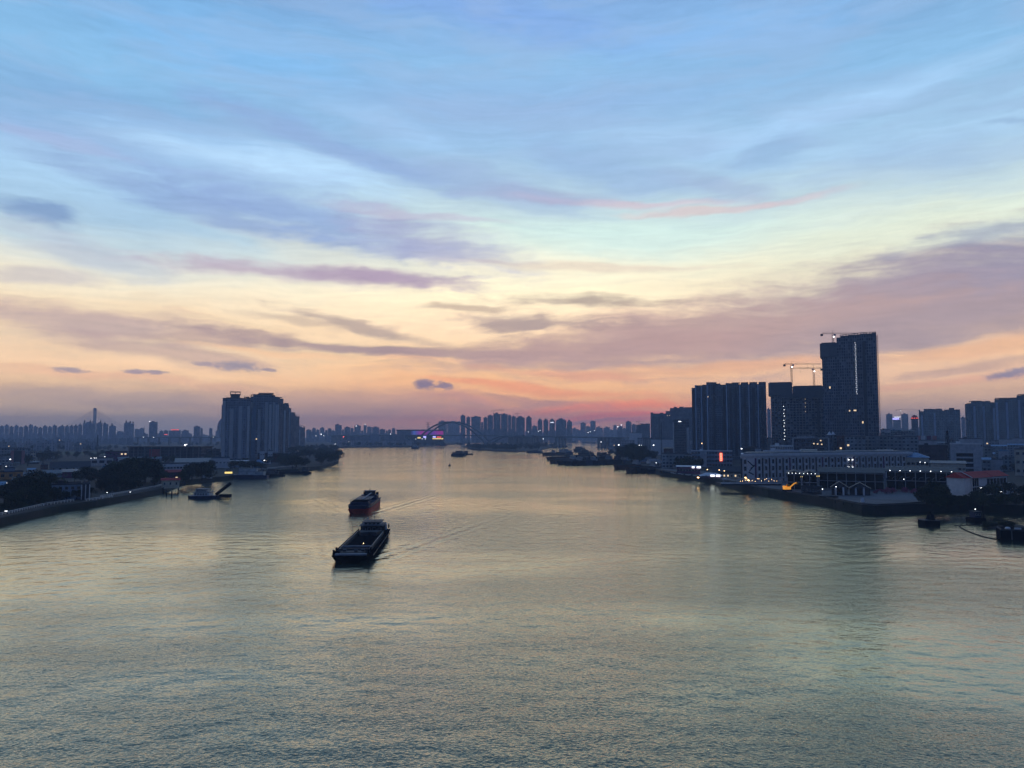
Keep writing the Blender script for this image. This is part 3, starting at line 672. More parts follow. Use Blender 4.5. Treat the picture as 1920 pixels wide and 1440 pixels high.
t = tower("grey apartment tower with a windowless pale strip, second in the left riverside row", 468, 520, 925, 26, 'f_left',
  [(0, .10, .3, 745), (.10, .27, 2.2, 741), (.27, .40, .2, 740), (.40, .52, 2.4, 741), (.52, .66, .3, 739.5), (.66, .80, 2.2, 739), (.80, .9, .4, 742), (.9, 1, 1.6, 745)],
  balc=[(.05, 2.6, .3, 750), (.335, 3.8, .2, 765), (.59, 4.0, .3, 752), (.73, 3.0, 2.2, 756), (.85, 2.8, .4, 752), (.95, 2.4, 1.6, 756)], crown=[(.30, .82, 742, 736.5, 'frame'), (.42, .7, 741, 738, 'box'), (.02, .24, 745, 740, 'frame')])
antenna(t, [(-14, 2), (-3, 4), (4, 3), (11, 6), (15, 2)], ZD(741, 925) - 3, 4.5)
MB().box(-14.6, -9.4, -2.55, -2.28, 0, ZD(766, 925) - 3).build('blank_wall_strip', M['blueg'], t)
tower("dark grey apartment tower stepping down, third along the riverside row", 517, 541, 1150, 24, 'f_left2',
  [(0, .3, .2, 747), (.3, .55, 1.8, 749), (.55, .8, 0, 758), (.8, 1, 1.5, 760)], balc=[(.14, 3, .2, 756), (.68, 3, 0, 766)], crown=[(.05, .4, 748, 744.5, 'frame'), (.6, .95, 759, 755.5, 'box')])
tower("apartment tower with a square roof block and white balconies, fourth along the riverside row", 521, 545, 1330, 24, 'f_left',
  [(0, .35, .2, 768), (.35, .65, 2.0, 766.5), (.65, 1, .2, 766)], balc=[(.18, 3.6, .2, 772), (.82, 3.6, .2, 772)], crown=[(.46, .8, 767, 762.8, 'box')], balmat='white')
tower("brown apartment tower with a lacework roof frame, fifth along the riverside row", 536, 553, 1520, 22, 'f_left2',
  [(0, .5, .2, 774), (.5, 1, 1.4, 775)], balc=[(.25, 3.2, .2, 778)], crown=[(.05, .55, 775, 771.5, 'frame'), (.6, .95, 776, 773, 'frame')])
tower("narrow brown apartment tower behind the lacework one, sixth along the riverside row", 548, 561, 1720, 22, 'f_left2',
  [(0, .5, .2, 780), (.5, 1, 1.4, 781.5)], balc=[(.25, 3.2, .2, 784)], crown=[(.2, .95, 781.5, 777.8, 'frame')])
tower("lowest reddish apartment tower at the far end of the left riverside row", 559, 572, 2060, 20, 'f_left2',
  [(0, .5, .2, 800), (.5, 1, 1.2, 802)], balc=[(.2, 3.2, .2, 804)], crown=[(.05, .7, 800, 796.8, 'frame'), (.75, .98, 802, 799.5, 'frame')])
# lens shaped tower peeping out behind
mb = MB(); D = 2300; xc = XD(417, D); zc = ZD(803, D) - 3; rr = 30
ring = [(rr * .55 * math.cos(a), rr * math.sin(a)) for a in [2 * math.pi * i / 40 for i in range(40)]]
vs = [(x, 0, zc + z) for x, z in ring] + [(x, 14, zc + z) for x, z in ring]
mb.add(vs, [tuple(range(40)), tuple(range(79, 39, -1))] + [(i, 40 + i, 40 + (i + 1) % 40, (i + 1) % 40) for i in range(40)])
o = mb.build('lens_shaped_tower', M['f_far2']); o.location = (xc, D, 3); tag(o, "pale lens shaped tower half hidden behind the tallest riverside apartment block", 'tower')
MB().tube([(x, 7, zc + z) for x, z in ring] + [(ring[0][0], 7, zc + ring[0][1])], .6, 5).build('rim', M['offw'], o)

# ------------------------------------------------------------------ right bank towers
fw = [0, 1.8, .3, 2.4]
r3 = tower("dark slab apartment block stepping up from the left, with pale vertical fins", 1298, 1364.5, 1000, 26, 'f_slab',
  [(0, .09, .2, 728), (.09, .30, 1.8, 724), (.30, .42, .3, 722.5), (.42, .56, 2.4, 718.3), (.56, .70, .6, 719), (.70, .82, 1.9, 721), (.82, 1, .2, 723)],
  gz=4, balc=[(.045, 2.6, .2, 732), (.36, 2.8, .3, 728), (.63, 2.8, .6, 724), (.91, 2.8, .2, 728)], balmat='concd', crown=[(.1, .28, 724, 722, 'frame'), (.43, .7, 719, 716.8, 'frame')])
r3b = tower("dark slab apartment block with four open frames on its level roof", 1362, 1438, 985, 26, 'f_slab',
  [(0, .07, .3, 719), (.07, .17, 2.2, 719.5), (.17, .33, .3, 719), (.33, .38, 1.4, 722), (.38, .56, .2, 719), (.56, .60, 2.2, 722), (.60, .78, .2, 719), (.78, .83, 2.2, 722), (.83, 1, .2, 719)],
  gz=4, balc=[(.12, 2.8, 2.2, 725), (.25, 3, .3, 725), (.47, 3, .2, 725), (.69, 3, .2, 725), (.91, 3, .2, 725)], balmat='concd',
  crown=[(.17, .35, 719, 716.6, 'frame'), (.39, .56, 719, 716.6, 'frame'), (.6, .78, 719, 716.6, 'frame'), (.83, .99, 719, 716.6, 'frame')])
for r_, w_, fs, D in ((r3, TW[r3.name], [(.1, .29), (.43, .48)], 1000), (r3b, TW[r3b.name], [(.01, .06), (.34, .37), (.565, .595), (.79, .82)], 985)):
    for a, b in fs:
        x0 = -w_ / 2 + a * w_; MB().box(x0, x0 + 1.1, -2.9, -2.3, 0, ZD(722, D) - 4).build('fin', M['f_slabl'], r_)
        if b - a > .08: MB().box(-w_ / 2 + b * w_ - 1.0, -w_ / 2 + b * w_, -2.9, -2.3, 0, ZD(725, D) - 4).build('fin', M['f_slabl'], r_)
tower("grey residential block under construction, wrapped on top in smooth formwork screens", 1446, 1545, 930, 30, 'f_con',
  [(0, .13, .4, 735), (.13, .30, 0, 735), (.30, .42, 1.5, 735), (.42, .60, .2, 740), (.60, .82, 1.4, 740), (.82, 1, .2, 740)], gz=4, name='unfinished_tower', cat='tower block',
  balc=[(.9, 3.0, .2, 750)], fl=3.2, balmat='concd')
rr_ = [o for o in bpy.data.objects if o.name.startswith('unfinished_tower')][-1]; W_ = TW[rr_.name]
def zz(v, D=930): return ZD(v, D) - 4
MB().box(-W_ / 2 - 2.4, -W_ / 2 + .42 * W_, -3.4, 31, zz(741), zz(717.5)).box(-W_ / 2 - 1, -W_ / 2 + .4 * W_, -2.5, 30, zz(717.4), zz(716)).build('formwork_screen', M['hood'], rr_)
MB().box(-W_ / 2 + .424 * W_, W_ / 2 + 1.2, -3.2, 31.5, zz(746.5), zz(725)).box(-W_ / 2 + .16 * W_, -W_ / 2 + .418 * W_, -4.6, -3.45, zz(747), zz(735)).build('formwork_screen', M['hood'], rr_)
MB().box(-W_ / 2 + .44 * W_, W_ / 2 - 1, -2, 30, zz(724.9), zz(723.6)).build('working_deck', M['concd'], rr_)
hst = MB().comb(-W_ / 2 + .235 * W_, -W_ / 2 + .255 * W_, -.4, -2.4, [2 + 3.2 * i for i in range(22)], 2.3)
hst.build('hoist_landing', M['steel'], rr_)
for i, v in enumerate([762, 768, 775, 780, 788, 793, 799, 806, 812, 818, 824]):
    MB().ball((-W_ / 2 + (.245 + .012 * (i % 2)) * W_, -2.8, zz(v)), .42, 6, 4).build('work_light', M['workl'], rr_)
for i, v in enumerate([749, 756, 763, 772]): MB().ball((-W_ / 2 + .66 * W_, -2.2, zz(v)), .35, 6, 4).build('work_light', M['litwin'], rr_)
# the tallest tower
tower("tallest dark tower, half clad, with open steel crown and red hoist on its side", 1541, 1651, 860, 40, 'f_tall',
  [(0.03, .15, .2, 655), (.15, .295, .2, 655), (.295, .37, 2.0, 634), (.37, .50, 2.6, 631), (.50, .62, 3.0, 630), (.62, .71, 1.4, 630), (.71, .82, 2.8, 629), (.82, .90, 1.0, 629), (.90, .975, 2.4, 628)],
  gz=4, name='unfinished_tower', cat='tower block', fl=3.4, balc=[(.76, 3.0, 2.8, 640)], balmat='concd')
rr_ = [o for o in bpy.data.objects if o.name.startswith('unfinished_tower')][-1]; W_ = TW[rr_.name]
def zz(v, D=860): return ZD(v, D) - 4
MB().prism([(-W_ / 2, -.8), (-W_ / 2 + .16 * W_, -3), (-W_ / 2 + .30 * W_, -3), (-W_ / 2 + .30 * W_, 24), (-W_ / 2, 24)], zz(668), zz(642)).build('formwork_screen', M['hood'], rr_)
MB().box(-W_ / 2 + .03 * W_, -W_ / 2 + .28 * W_, -1, 23, zz(641.9), zz(640.6)).build('working_deck', M['concd'], rr_)
cr = MB(); x0, x1 = -W_ / 2 + .36 * W_, W_ / 2 - .03 * W_
for i in range(13):
    x = x0 + (x1 - x0) * i / 12; zt = zz(628 - 2.6 * min(1, i / 7))
    cr.box(x - .3, x + .3, -2.7, -2.1, zz(633), zt - .02); cr.box(x - .25, x + .25, 14, 14.5, zz(633), zt - .02); cr.box(x - .2, x + .2, -2.0, 13.9, zt - .5, zt - .1)
    if i < 12:
        xn = x0 + (x1 - x0) * (i + 1) / 12; zn = zz(628 - 2.6 * min(1, (i + 1) / 7)); cr.bar((x, -2.4, zt), (xn, -2.4, zn), .32); cr.bar((x, 14.2, zt), (xn, 14.2, zn), .32); cr.bar((x, -2.4, zt - 3.4), (xn, -2.4, zn - 3.4), .2)
cr.build('steel_crown', M['steel'], rr_)
hs = MB(); xh = W_ / 2 - .012 * W_
for a in (-.8, .8):
    for b in (2, 3.6): hs.bar((xh + a, b, 30), (xh + a, b, zz(629)), .16)
z = 30
while z < zz(632): hs.bar((xh - .8, 2, z), (xh + .8, 2, z + 2), .1); hs.bar((xh + .8, 3.6, z), (xh - .8, 3.6, z + 2), .1); hs.box(xh - .8, xh + .8, 1.9, 3.7, z - .1, z + .1); z += 2.0
hs.build('side_hoist', M['red'], rr_)
hl = MB().comb(-W_ / 2 + .615 * W_, -W_ / 2 + .632 * W_, -3.05, -3.9, [zz(738) + 3.4 * i for i in range(int((zz(640) - zz(738)) / 3.4))], 1.9)
hl.build('hoist_landing', M['offw'], rr_)
for i in range(26): MB().ball((-W_ / 2 + (.622 - .012 * (i % 2)) * W_, -4.2, zz(739 - i * 3.8)), .27, 6, 4).build('work_light', M['workl'], rr_)
MB().box(-W_ / 2 + .555 * W_, -W_ / 2 + .60 * W_, -3.3, -3.02, zz(771), zz(768.6)).build('lit_window', M['litwin'], rr_)
MB().box(-W_ / 2 + .475 * W_, -W_ / 2 + .495 * W_, -3.0, -2.62, zz(771.5), zz(769)).build('lit_window', M['litwin'], rr_)
crane("tower crane with its jib over the roof of the tallest right hand tower, white floodlight", 1567, 642, 626, 865, 1546, 1632)
crane("taller tower crane on the left part of the wrapped building site, white floodlight", 1487, 718, 683, 935, 1474, 1543)
crane("lower tower crane on the right part of the wrapped building site, jib pointing left", 1529, 725, 691, 935, 1544, 1484)
# behind and beside
t = tower("dark blue stepped apartment block behind the slim office tower on the right bank", 1220, 1300, 1650, 30, 'f_slab',
  [(0, .06, .4, 774), (.06, .36, .2, 776), (.36, .46, 1.5, 771.5), (.46, .60, .2, 766), (.60, .8, 1.6, 765.5), (.8, 1, .2, 764.5)], gz=4, crown=[(.22, .3, 776, 773.5, 'box'), (.55, .62, 766, 763, 'box'), (.68, .78, 766, 762.5, 'box')], balmat='concd', balc=[(.2, 3, .2, 780)])
for i, x in enumerate((1252, 1256)): MB().ball((XD(x, 1650) - t.location.x, -2.5, ZD(779, 1650) - 4), .7, 6, 4).build('lit_window', M['litwin'], t)
tower("dull blue apartment block with a ragged roof, left of the stepped right bank one", 1193, 1219, 2000, 26, 'f_slab', [(0, .4, .3, 797), (.4, .7, 1.4, 795.5), (.7, 1, .2, 795)], gz=4, crown=[(.3, .5, 796, 794, 'box')])
t = tower("slim dark office tower with white balcony ends, nearest the river on the right bank", 1262, 1293, 1090, 26, 'f_office', [(0, .12, .5, 789), (.12, 1, .1, 787.5)], gz=4, name='office_tower', cat='tower', fl=3.6,
  balc=[(.02, 2.0, .5, 792), (.9, 3.6, .1, 797)], balmat='white', crown=[(.05, .98, 788, 786.4, 'frame')])
MB().box(XD(1275, 1090) - t.location.x - 2, XD(1275, 1090) - t.location.x + 2, -.5, -.2, ZD(791, 1090) - 4, ZD(789.5, 1090) - 4).build('lit_window', M['signw'], t)
# far right estates
tower("green grey apartment estate at the right edge, highest roof outermost", 1867, 1935, 1080, 26, 'f_right',
  [(0, .12, .2, 749), (.12, .28, 1.8, 748), (.28, .40, .2, 747.5), (.40, .62, 1.9, 747), (.62, .75, .2, 743), (.75, 1, 1.8, 741.5)], gz=4, balc=[(.06, 3, .2, 753), (.34, 3, .2, 753), (.68, 3, .2, 748)], balmat='f_slabl', crown=[(.02, .36, 748, 745.5, 'frame'), (.66, 1, 742, 739.5, 'frame')])
tower("green grey apartment estate with rounded roof line, second from right edge", 1811, 1870, 1150, 26, 'f_right',
  [(0, .09, .2, 758), (.09, .2, 1.6, 757), (.2, .38, .2, 753.5), (.38, .55, 1.9, 753), (.55, .66, .2, 753.5), (.66, .82, 1.8, 754), (.82, 1, .2, 756)], gz=4, balc=[(.3, 3, .2, 760), (.6, 3, .2, 760), (.92, 3, .2, 762)], balmat='f_slabl', crown=[(.16, .52, 754, 751.2, 'frame'), (.66, .8, 755, 752, 'frame'), (.05, .12, 757, 755.8, 'box')])
tower("grey green apartment block right beside the red domed roof", 1724, 1773.5, 1350, 26, 'f_right',
  [(0, .05, .2, 769), (.05, .2, .2, 772), (.2, .5, 1.6, 768.5), (.5, .72, .2, 768), (.72, .9, 1.6, 768.5), (.9, 1, .2, 771)], gz=4, balc=[(.12, 3, .2, 776), (.6, 3, .2, 774)], balmat='f_slabl', crown=[(.2, .5, 768, 766.5, 'frame'), (.66, .86, 768, 766.3, 'frame')])
tower("pale apartment block with a small square top room, left of the big estate", 1772, 1802, 1340, 26, 'f_right',
  [(0, .4, .2, 769), (.4, .6, -1.5, 770), (.6, 1, .2, 769)], gz=4, balc=[], crown=[(.3, .64, 769, 764.8, 'box'), (.05, .98, 769, 768, 'frame')])
# ------------------------------------------------------------------ far skyline, left
base = dict(group="turreted apartment towers of the hazy left skyline")
rnd = random.Random(5)
u = -28; k = 0; vt_ = [801, 800, 800.5, 799, 797.5, 800, 798, 801, 799.5, 797, 800, 802, 799, 800.5, 798]
while u < 112:
    w = 9 + (k * 5) % 5; v = vt_[k % len(vt_)]
    k += 1
    far_tower("%s from the left among the crowded low domed towers at the far left" % ORD[k], u, u + w - .6, v, 3100 + (k % 3) * 120, 'f_far2' if k % 3 else 'f_far', caps=[(.4, .16, v - 2.2, 'dome' if k % 2 else 'spire')], group="crowded apartment towers at the far left")
    u += w
TUR = [(112, 121, 799, [(.5, .2, 796, 'dome')], "domed pale tower, first after the crowded low ones on the far left"),
 (121, 130, 799.5, [(.5, .2, 796.5, 'dome')], "second domed pale tower after the crowded low ones on the far left"),
 (130, 138, 799, [(.5, .2, 796, 'dome')], "slightly darker domed tower in the middle of the left turreted row"),
 (138, 146, 798.5, [(.5, .2, 795.5, 'dome')], "domed tower two left of the tallest turreted tower"),
 (146, 154, 796.5, [(.5, .17, 792.5, 'spire')], "narrow single spired tower left of the twin spired tall tower"),
 (154.5, 178, 792.5, [(.14, .07, 786.5, 'spire'), (.6, .07, 787, 'spire'), (.75, .05, 788.5, 'dome')], "wide tall tower with two spires in front of the cable bridge pylon"),
 (180, 192, 793, [(.7, .13, 786.5, 'spire')], "tall tower with one spire just right of the cable bridge pylon"),
 (192.5, 203, 795, [(.3, .15, 791.5, 'dome'), (.85, .1, 795, 'spire')], "domed tower between the two single spired towers near the pylon"),
 (204, 217.5, 798.5, [(.4, .13, 792.5, 'spire')], "lower spired tower at the right end of the turreted row"),
 (232, 251.5, 793.5, [(.2, .1, 787.5, 'spire'), (.6, .1, 788.5, 'spire'), (.88, .08, 790, 'dome')], "detached tall tower with three turrets right of the turreted row")]
for (a, b, v, cp, lb) in TUR: far_tower(lb, a, b - .5, v, 3000, 'f_far2', caps=cp, group="turreted apartment towers of the hazy left skyline")
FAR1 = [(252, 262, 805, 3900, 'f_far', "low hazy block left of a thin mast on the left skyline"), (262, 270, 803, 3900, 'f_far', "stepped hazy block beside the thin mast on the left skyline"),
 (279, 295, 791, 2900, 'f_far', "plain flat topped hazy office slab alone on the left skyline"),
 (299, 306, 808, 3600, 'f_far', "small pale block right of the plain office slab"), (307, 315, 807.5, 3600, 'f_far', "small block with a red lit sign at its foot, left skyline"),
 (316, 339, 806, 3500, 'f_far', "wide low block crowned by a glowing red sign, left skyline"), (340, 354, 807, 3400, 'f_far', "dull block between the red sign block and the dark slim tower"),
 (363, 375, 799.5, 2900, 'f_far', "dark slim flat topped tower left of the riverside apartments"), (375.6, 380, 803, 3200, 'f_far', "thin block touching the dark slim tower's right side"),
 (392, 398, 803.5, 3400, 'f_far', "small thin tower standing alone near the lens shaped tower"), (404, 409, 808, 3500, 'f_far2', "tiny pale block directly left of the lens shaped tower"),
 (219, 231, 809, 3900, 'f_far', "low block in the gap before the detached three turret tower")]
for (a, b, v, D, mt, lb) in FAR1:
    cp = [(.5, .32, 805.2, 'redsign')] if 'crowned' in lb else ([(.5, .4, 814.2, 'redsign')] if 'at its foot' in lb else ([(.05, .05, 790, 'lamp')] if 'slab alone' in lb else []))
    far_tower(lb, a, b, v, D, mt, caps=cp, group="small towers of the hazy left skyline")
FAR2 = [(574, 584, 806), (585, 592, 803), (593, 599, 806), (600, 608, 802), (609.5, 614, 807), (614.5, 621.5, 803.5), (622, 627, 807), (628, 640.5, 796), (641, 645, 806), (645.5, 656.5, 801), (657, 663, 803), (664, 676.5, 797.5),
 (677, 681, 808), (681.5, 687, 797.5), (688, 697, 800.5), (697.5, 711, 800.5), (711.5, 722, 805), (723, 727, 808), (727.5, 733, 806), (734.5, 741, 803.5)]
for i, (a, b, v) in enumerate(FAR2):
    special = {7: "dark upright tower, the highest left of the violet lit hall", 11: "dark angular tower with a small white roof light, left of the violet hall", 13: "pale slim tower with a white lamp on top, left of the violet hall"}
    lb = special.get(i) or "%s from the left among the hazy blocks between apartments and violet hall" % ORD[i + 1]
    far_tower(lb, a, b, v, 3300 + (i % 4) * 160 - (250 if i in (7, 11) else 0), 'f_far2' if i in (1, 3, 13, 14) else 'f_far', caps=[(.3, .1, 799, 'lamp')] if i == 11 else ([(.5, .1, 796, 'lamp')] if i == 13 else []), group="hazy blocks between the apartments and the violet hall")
# skyline behind the arch bridge and right of it
FAR3 = [(822, 838, 789.5, 3900, "wide hazy slab framed by the left half of the bridge arch"), (838.5, 862, 790.5, 3850, "wide hazy slab framed by the right half of the bridge arch"),
 (863.5, 872.5, 779, 3100, "leftmost slim tower of the trio above the arch's right shoulder"), (874.5, 881.5, 782, 3150, "middle slim tower of the trio above the arch's right shoulder"),
 (883.5, 901.5, 781.2, 3100, "broad flat topped tower right of the slim pair above the arch"), (901.8, 906, 792, 3300, "low block in the notch right of the broad flat topped tower"), (906.5, 914, 783, 3000, "slim tower left of the crane topped tower cluster"),
 (914.3, 924.5, 779, 2850, "dark tower directly left of the two towers carrying cranes"), (925, 938.6, 775, 2900, "left of the two unfinished towers carrying small cranes"), (939.2, 952, 776.6, 2900, "right of the two unfinished towers carrying small cranes"),
 (952.4, 958.5, 779, 3000, "pale narrow tower touching the right crane tower"), (959, 967, 781, 2950, "dark narrow tower with an irregular top, under a small crane"),
 (967.4, 984, 781.5, 2800, "broad tower with chamfered shoulders right of the crane towers"), (986.5, 996.8, 781.4, 2800, "isolated slim tower between the cluster and the round shouldered ones"),
 (997.5, 1007.5, 799, 3300, "low hazy block right of the isolated slim tower"), (1008.4, 1017, 786.4, 3000, "first of the round shouldered towers behind the river bend"), (1019, 1028, 786.2, 3000, "second of the round shouldered towers behind the river bend"),
 (1030, 1040.5, 786.4, 3000, "third of the round shouldered towers, a white roof sign on it"), (1042, 1062, 785.8, 2900, "widest of the round shouldered towers behind the river bend"), (1063, 1072.5, 788.6, 2950, "last, lowest of the round shouldered towers behind the bend"),
 (1073, 1084, 803, 3700, "low dim block left of the twin towers at the sunset"), (1088.5, 1098.6, 793, 3600, "left of the twin dim towers under the sunset glow"), (1099, 1106.5, 799.5, 3700, "low block linking the twin dim towers under the sunset glow"),
 (1107, 1117, 789.8, 3600, "right of the twin dim towers under the sunset glow"), (1117.5, 1130, 800.5, 3800, "low dim block right of the twin towers at the sunset"), (1131.5, 1143.5, 801, 3700, "flat dim block further right under the sunset glow"),
 (1144, 1149.5, 808, 3900, "very low dim block between flat block and thin tower"), (1150, 1156, 797.5, 3900, "thin pale tower in the haze right of the sunset"), (1157.5, 1167.5, 799.5, 2900, "dark tower with two white lamps on its roof, right bank"),
 (1168, 1173, 804, 3500, "small dull block right of the lamp topped dark tower"), (1173.5, 1184, 790.5, 2900, "unfinished tower with a flared top and a thin mast"), (1184.5, 1192.5, 796, 2900, "dull block right of the flared unfinished tower")]
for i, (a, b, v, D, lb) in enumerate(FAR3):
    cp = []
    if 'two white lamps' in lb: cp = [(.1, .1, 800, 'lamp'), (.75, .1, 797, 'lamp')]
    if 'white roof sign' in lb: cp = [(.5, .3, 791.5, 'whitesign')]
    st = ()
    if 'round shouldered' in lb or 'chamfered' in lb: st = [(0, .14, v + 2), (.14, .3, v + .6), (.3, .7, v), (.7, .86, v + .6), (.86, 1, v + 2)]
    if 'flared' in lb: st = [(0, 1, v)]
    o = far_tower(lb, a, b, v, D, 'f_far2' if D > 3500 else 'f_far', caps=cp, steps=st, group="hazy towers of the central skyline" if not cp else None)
crane("small distant crane on the left unfinished central tower, jib pointing right", 925.5, 775, 770.2, 2890, 921.5, 940, lampw=False, big=1.6)
crane("small distant crane on the right unfinished central tower", 941, 777, 768.5, 2890, 944.5, 929, lampw=False, big=1.6)
crane("faint distant crane above the irregular dark central tower", 970, 782, 775.5, 2900, 966, 977, lampw=False, big=1.6)
crane("faint crane above the flared unfinished tower on the right bank", 1198, 797, 790, 2500, 1194, 1208, lampw=False, big=1.5)
# haze-dimmed low mass of the city between the towers: far off blocks one can barely tell apart
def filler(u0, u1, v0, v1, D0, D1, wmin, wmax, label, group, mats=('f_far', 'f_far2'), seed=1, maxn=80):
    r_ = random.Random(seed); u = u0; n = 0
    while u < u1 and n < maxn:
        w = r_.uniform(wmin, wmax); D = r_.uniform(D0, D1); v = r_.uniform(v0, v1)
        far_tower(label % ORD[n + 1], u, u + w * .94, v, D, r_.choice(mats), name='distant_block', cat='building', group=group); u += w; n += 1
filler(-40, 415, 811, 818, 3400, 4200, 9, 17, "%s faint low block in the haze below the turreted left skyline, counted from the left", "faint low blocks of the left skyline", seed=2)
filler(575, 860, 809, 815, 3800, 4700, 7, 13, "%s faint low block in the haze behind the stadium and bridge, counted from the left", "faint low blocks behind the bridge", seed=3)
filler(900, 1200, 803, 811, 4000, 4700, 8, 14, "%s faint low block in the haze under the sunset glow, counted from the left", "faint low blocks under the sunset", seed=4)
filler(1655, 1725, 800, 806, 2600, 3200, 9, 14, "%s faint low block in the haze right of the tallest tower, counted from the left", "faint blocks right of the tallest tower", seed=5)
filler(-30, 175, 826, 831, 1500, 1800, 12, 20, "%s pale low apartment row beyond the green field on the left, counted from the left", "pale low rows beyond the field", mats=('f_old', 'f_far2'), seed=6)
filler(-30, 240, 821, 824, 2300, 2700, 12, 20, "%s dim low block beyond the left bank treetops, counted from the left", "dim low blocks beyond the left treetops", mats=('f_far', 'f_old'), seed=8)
far_tower("hazy block with a flat top right of the tallest tower, left of a violet sign", 1662.5, 1674.5, 776.5, 2700, 'f_far')
far_tower("hazy block right of the violet lit sign, near a faint crane", 1691, 1704, 776.5, 2700, 'f_far')
o = far_tower("low far building carrying a violet white lit sign", 1675, 1690, 787.6, 2750, 'f_far')
MB().box(-14.5, 8, -2.4, -1.9, ZD(787, 2750) - 3, ZD(783.5, 2750) - 3).build('lit_sign', M['signb'], o); MB().box(-9, 12.5, -2.4, -1.9, ZD(782.6, 2750) - 3, ZD(781.6, 2750) - 3).build('lit_sign', M['signw'], o)
MB().box(-13.5, 11, -1.7, -1.3, ZD(789, 2750) - 3, ZD(782.4, 2750) - 3).build('sign_panel', M['concd'], o)
crane("faint thin crane between two hazy blocks far right of the tallest tower", 1689.5, 777, 768.5, 2750, 1682, 1722, lampw=True, big=1.1)
o = far_tower("block topped by a glowing red ribbed dome, right of the tallest tower", 1709.5, 1722.5, 786, 1500, 'f_slab')
dm = MB().ball((0, 7, ZD(785, 1500) - 3), 6.2, 12, 6, 1.25, True); dm.build('dome', M['red'], o, True)
mb = MB()
for i in range(5):
    a = -1.1 + i * .55; mb = MB().ball((6.3 * math.sin(a), 7 - 6.3 * math.cos(a), ZD(784, 1500) - 3), .85, 8, 5).build('red_lamp', M['signr'], o)
MB().box(-7.4, 7.4, -.6, 14.6, ZD(786.4, 1500) - 3, ZD(784.9, 1500) - 3).build('cornice', M['brick'], o)
far_tower("far hazy tower seen in the gap left of the formwork wrapped block", 1439, 1446, 767, 1900, 'f_far2')
far_tower("sliver of a pale tower between wrapped block and tallest tower", 1545, 1549, 776, 1700, 'f_far2')
far_tower("pale hazy tower between the two big right hand estates", 1803, 1811, 783, 1900, 'f_far2')
# mast and pylons
def lattice_mast(label, u, v0, v1, D, arms=True, w=2.2, cat='pylon', name='lattice_mast', mat='steel'):
    z0, z1 = ZD(v0, D), ZD(v1, D); h = z1 - z0; m = MB(); N = 6
    for a in (-1, 1):
        for b in (-1, 1): m.bar((a * w, b * w, 0), (a * w * .35, b * w * .35, h), .16 + w * .05)
    for i in range(N):
        k0, k1 = i / N, (i + 1) / N; f0, f1 = w * (1 - .65 * k0), w * (1 - .65 * k1)
        m.bar((-f0, -f0, h * k0), (f1, -f1, h * k1), .1 + w * .04); m.bar((f0, f0, h * k0), (-f1, f1, h * k1), .1 + w * .04); m.bar((-f1, -f1, h * k1), (f1, -f1, h * k1), .1 + w * .04)
    o = m.build(name, M[mat]); o.location = (XD(u, D), D, z0); tag(o, label, cat)
    if arms:
        for kz in (.72, .86, .98):
            MB().bar((-w * 2.1, 0, h * kz), (w * 2.1, 0, h * kz), .3 + w * .06).build('cross_arm', M[mat], o)
    return o
lattice_mast("red and white power pylon between the violet hall and the bridge arch", 802.5, 822, 792, 2700, w=4.0)
lattice_mast("thin mast rising from the hazy left skyline beside a stepped block", 270, 822, 799, 3300, arms=False, w=1.6)
lattice_mast("thin dark mast standing by the green field on the left bank", 183.5, 848, 815, 1250, arms=False, w=.9)
lattice_mast("dark leaning lattice chimney tower beside the black brick block", 1776, 872, 807.5, 640, arms=False, w=1.7, mat='black')
lattice_mast("thin dark mast left of the slim office tower on the right bank", 1240, 862, 793, 1000, arms=False, w=.6, mat='black')
# ------------------------------------------------------------------ cable stayed bridge far left
D = 4400; xp = XD(176.5, D); zt = ZD(765, D)
r = empty('cable_bridge', (xp, D, 0)); tag(r, "faint cable stayed bridge with one tall pylon behind the turreted left skyline", 'bridge')
MB().box(-8, -2, -3, 3, 3.2, zt).box(2, 8, -3, 3, 3.2, zt).box(-1.95, 1.95, -2.5, 2.5, zt - 14, zt - 1).box(-1.95, 1.95, -2.5, 2.5, 48, 56).build('pylon', M['conc'], r)
MB().box(-230, 230, -12, 12, 44, 47).build('deck', M['conc'], r)
for sg in (-1, 1):
    for i in range(7): MB().bar((sg * 7, 0, zt - 8 - i * 7), (sg * (225 - i * 24), 0, 47), .75).build('cable', M['steel'], r)
# elevated road on the left
r = empty('elevated_road', (XD(330, 2450), 2450, 3)); tag(r, "low grey elevated road crossing the haze left of the riverside apartments", 'viaduct')
x0, x1 = XD(255, 2450) - XD(330, 2450), XD(415, 2450) - XD(330, 2450); zd = ZD(820, 2450) - 3
MB().box(x0, x1, -8, 8, zd - 2, zd).box(x0, x1, -8.3, -8.02, zd - 2, zd + 1.1).build('deck', M['conc'], r)
i = 0; x = x0 + 8
while x < x1 - 4: MB().box(x - 1.6, x + 1.6, -5, 5, 0, zd - 2.02).build('pier', M['conc'], r); x += 34
for i, uu in enumerate((268, 287, 399)): lamp("%s white lamp on the elevated road at the left" % ('left', 'middle', 'right')[i], XD(uu, 2430), 2430, ZD(821, 2430), 2.0, 'lampw', 1.1, arm=1.5)

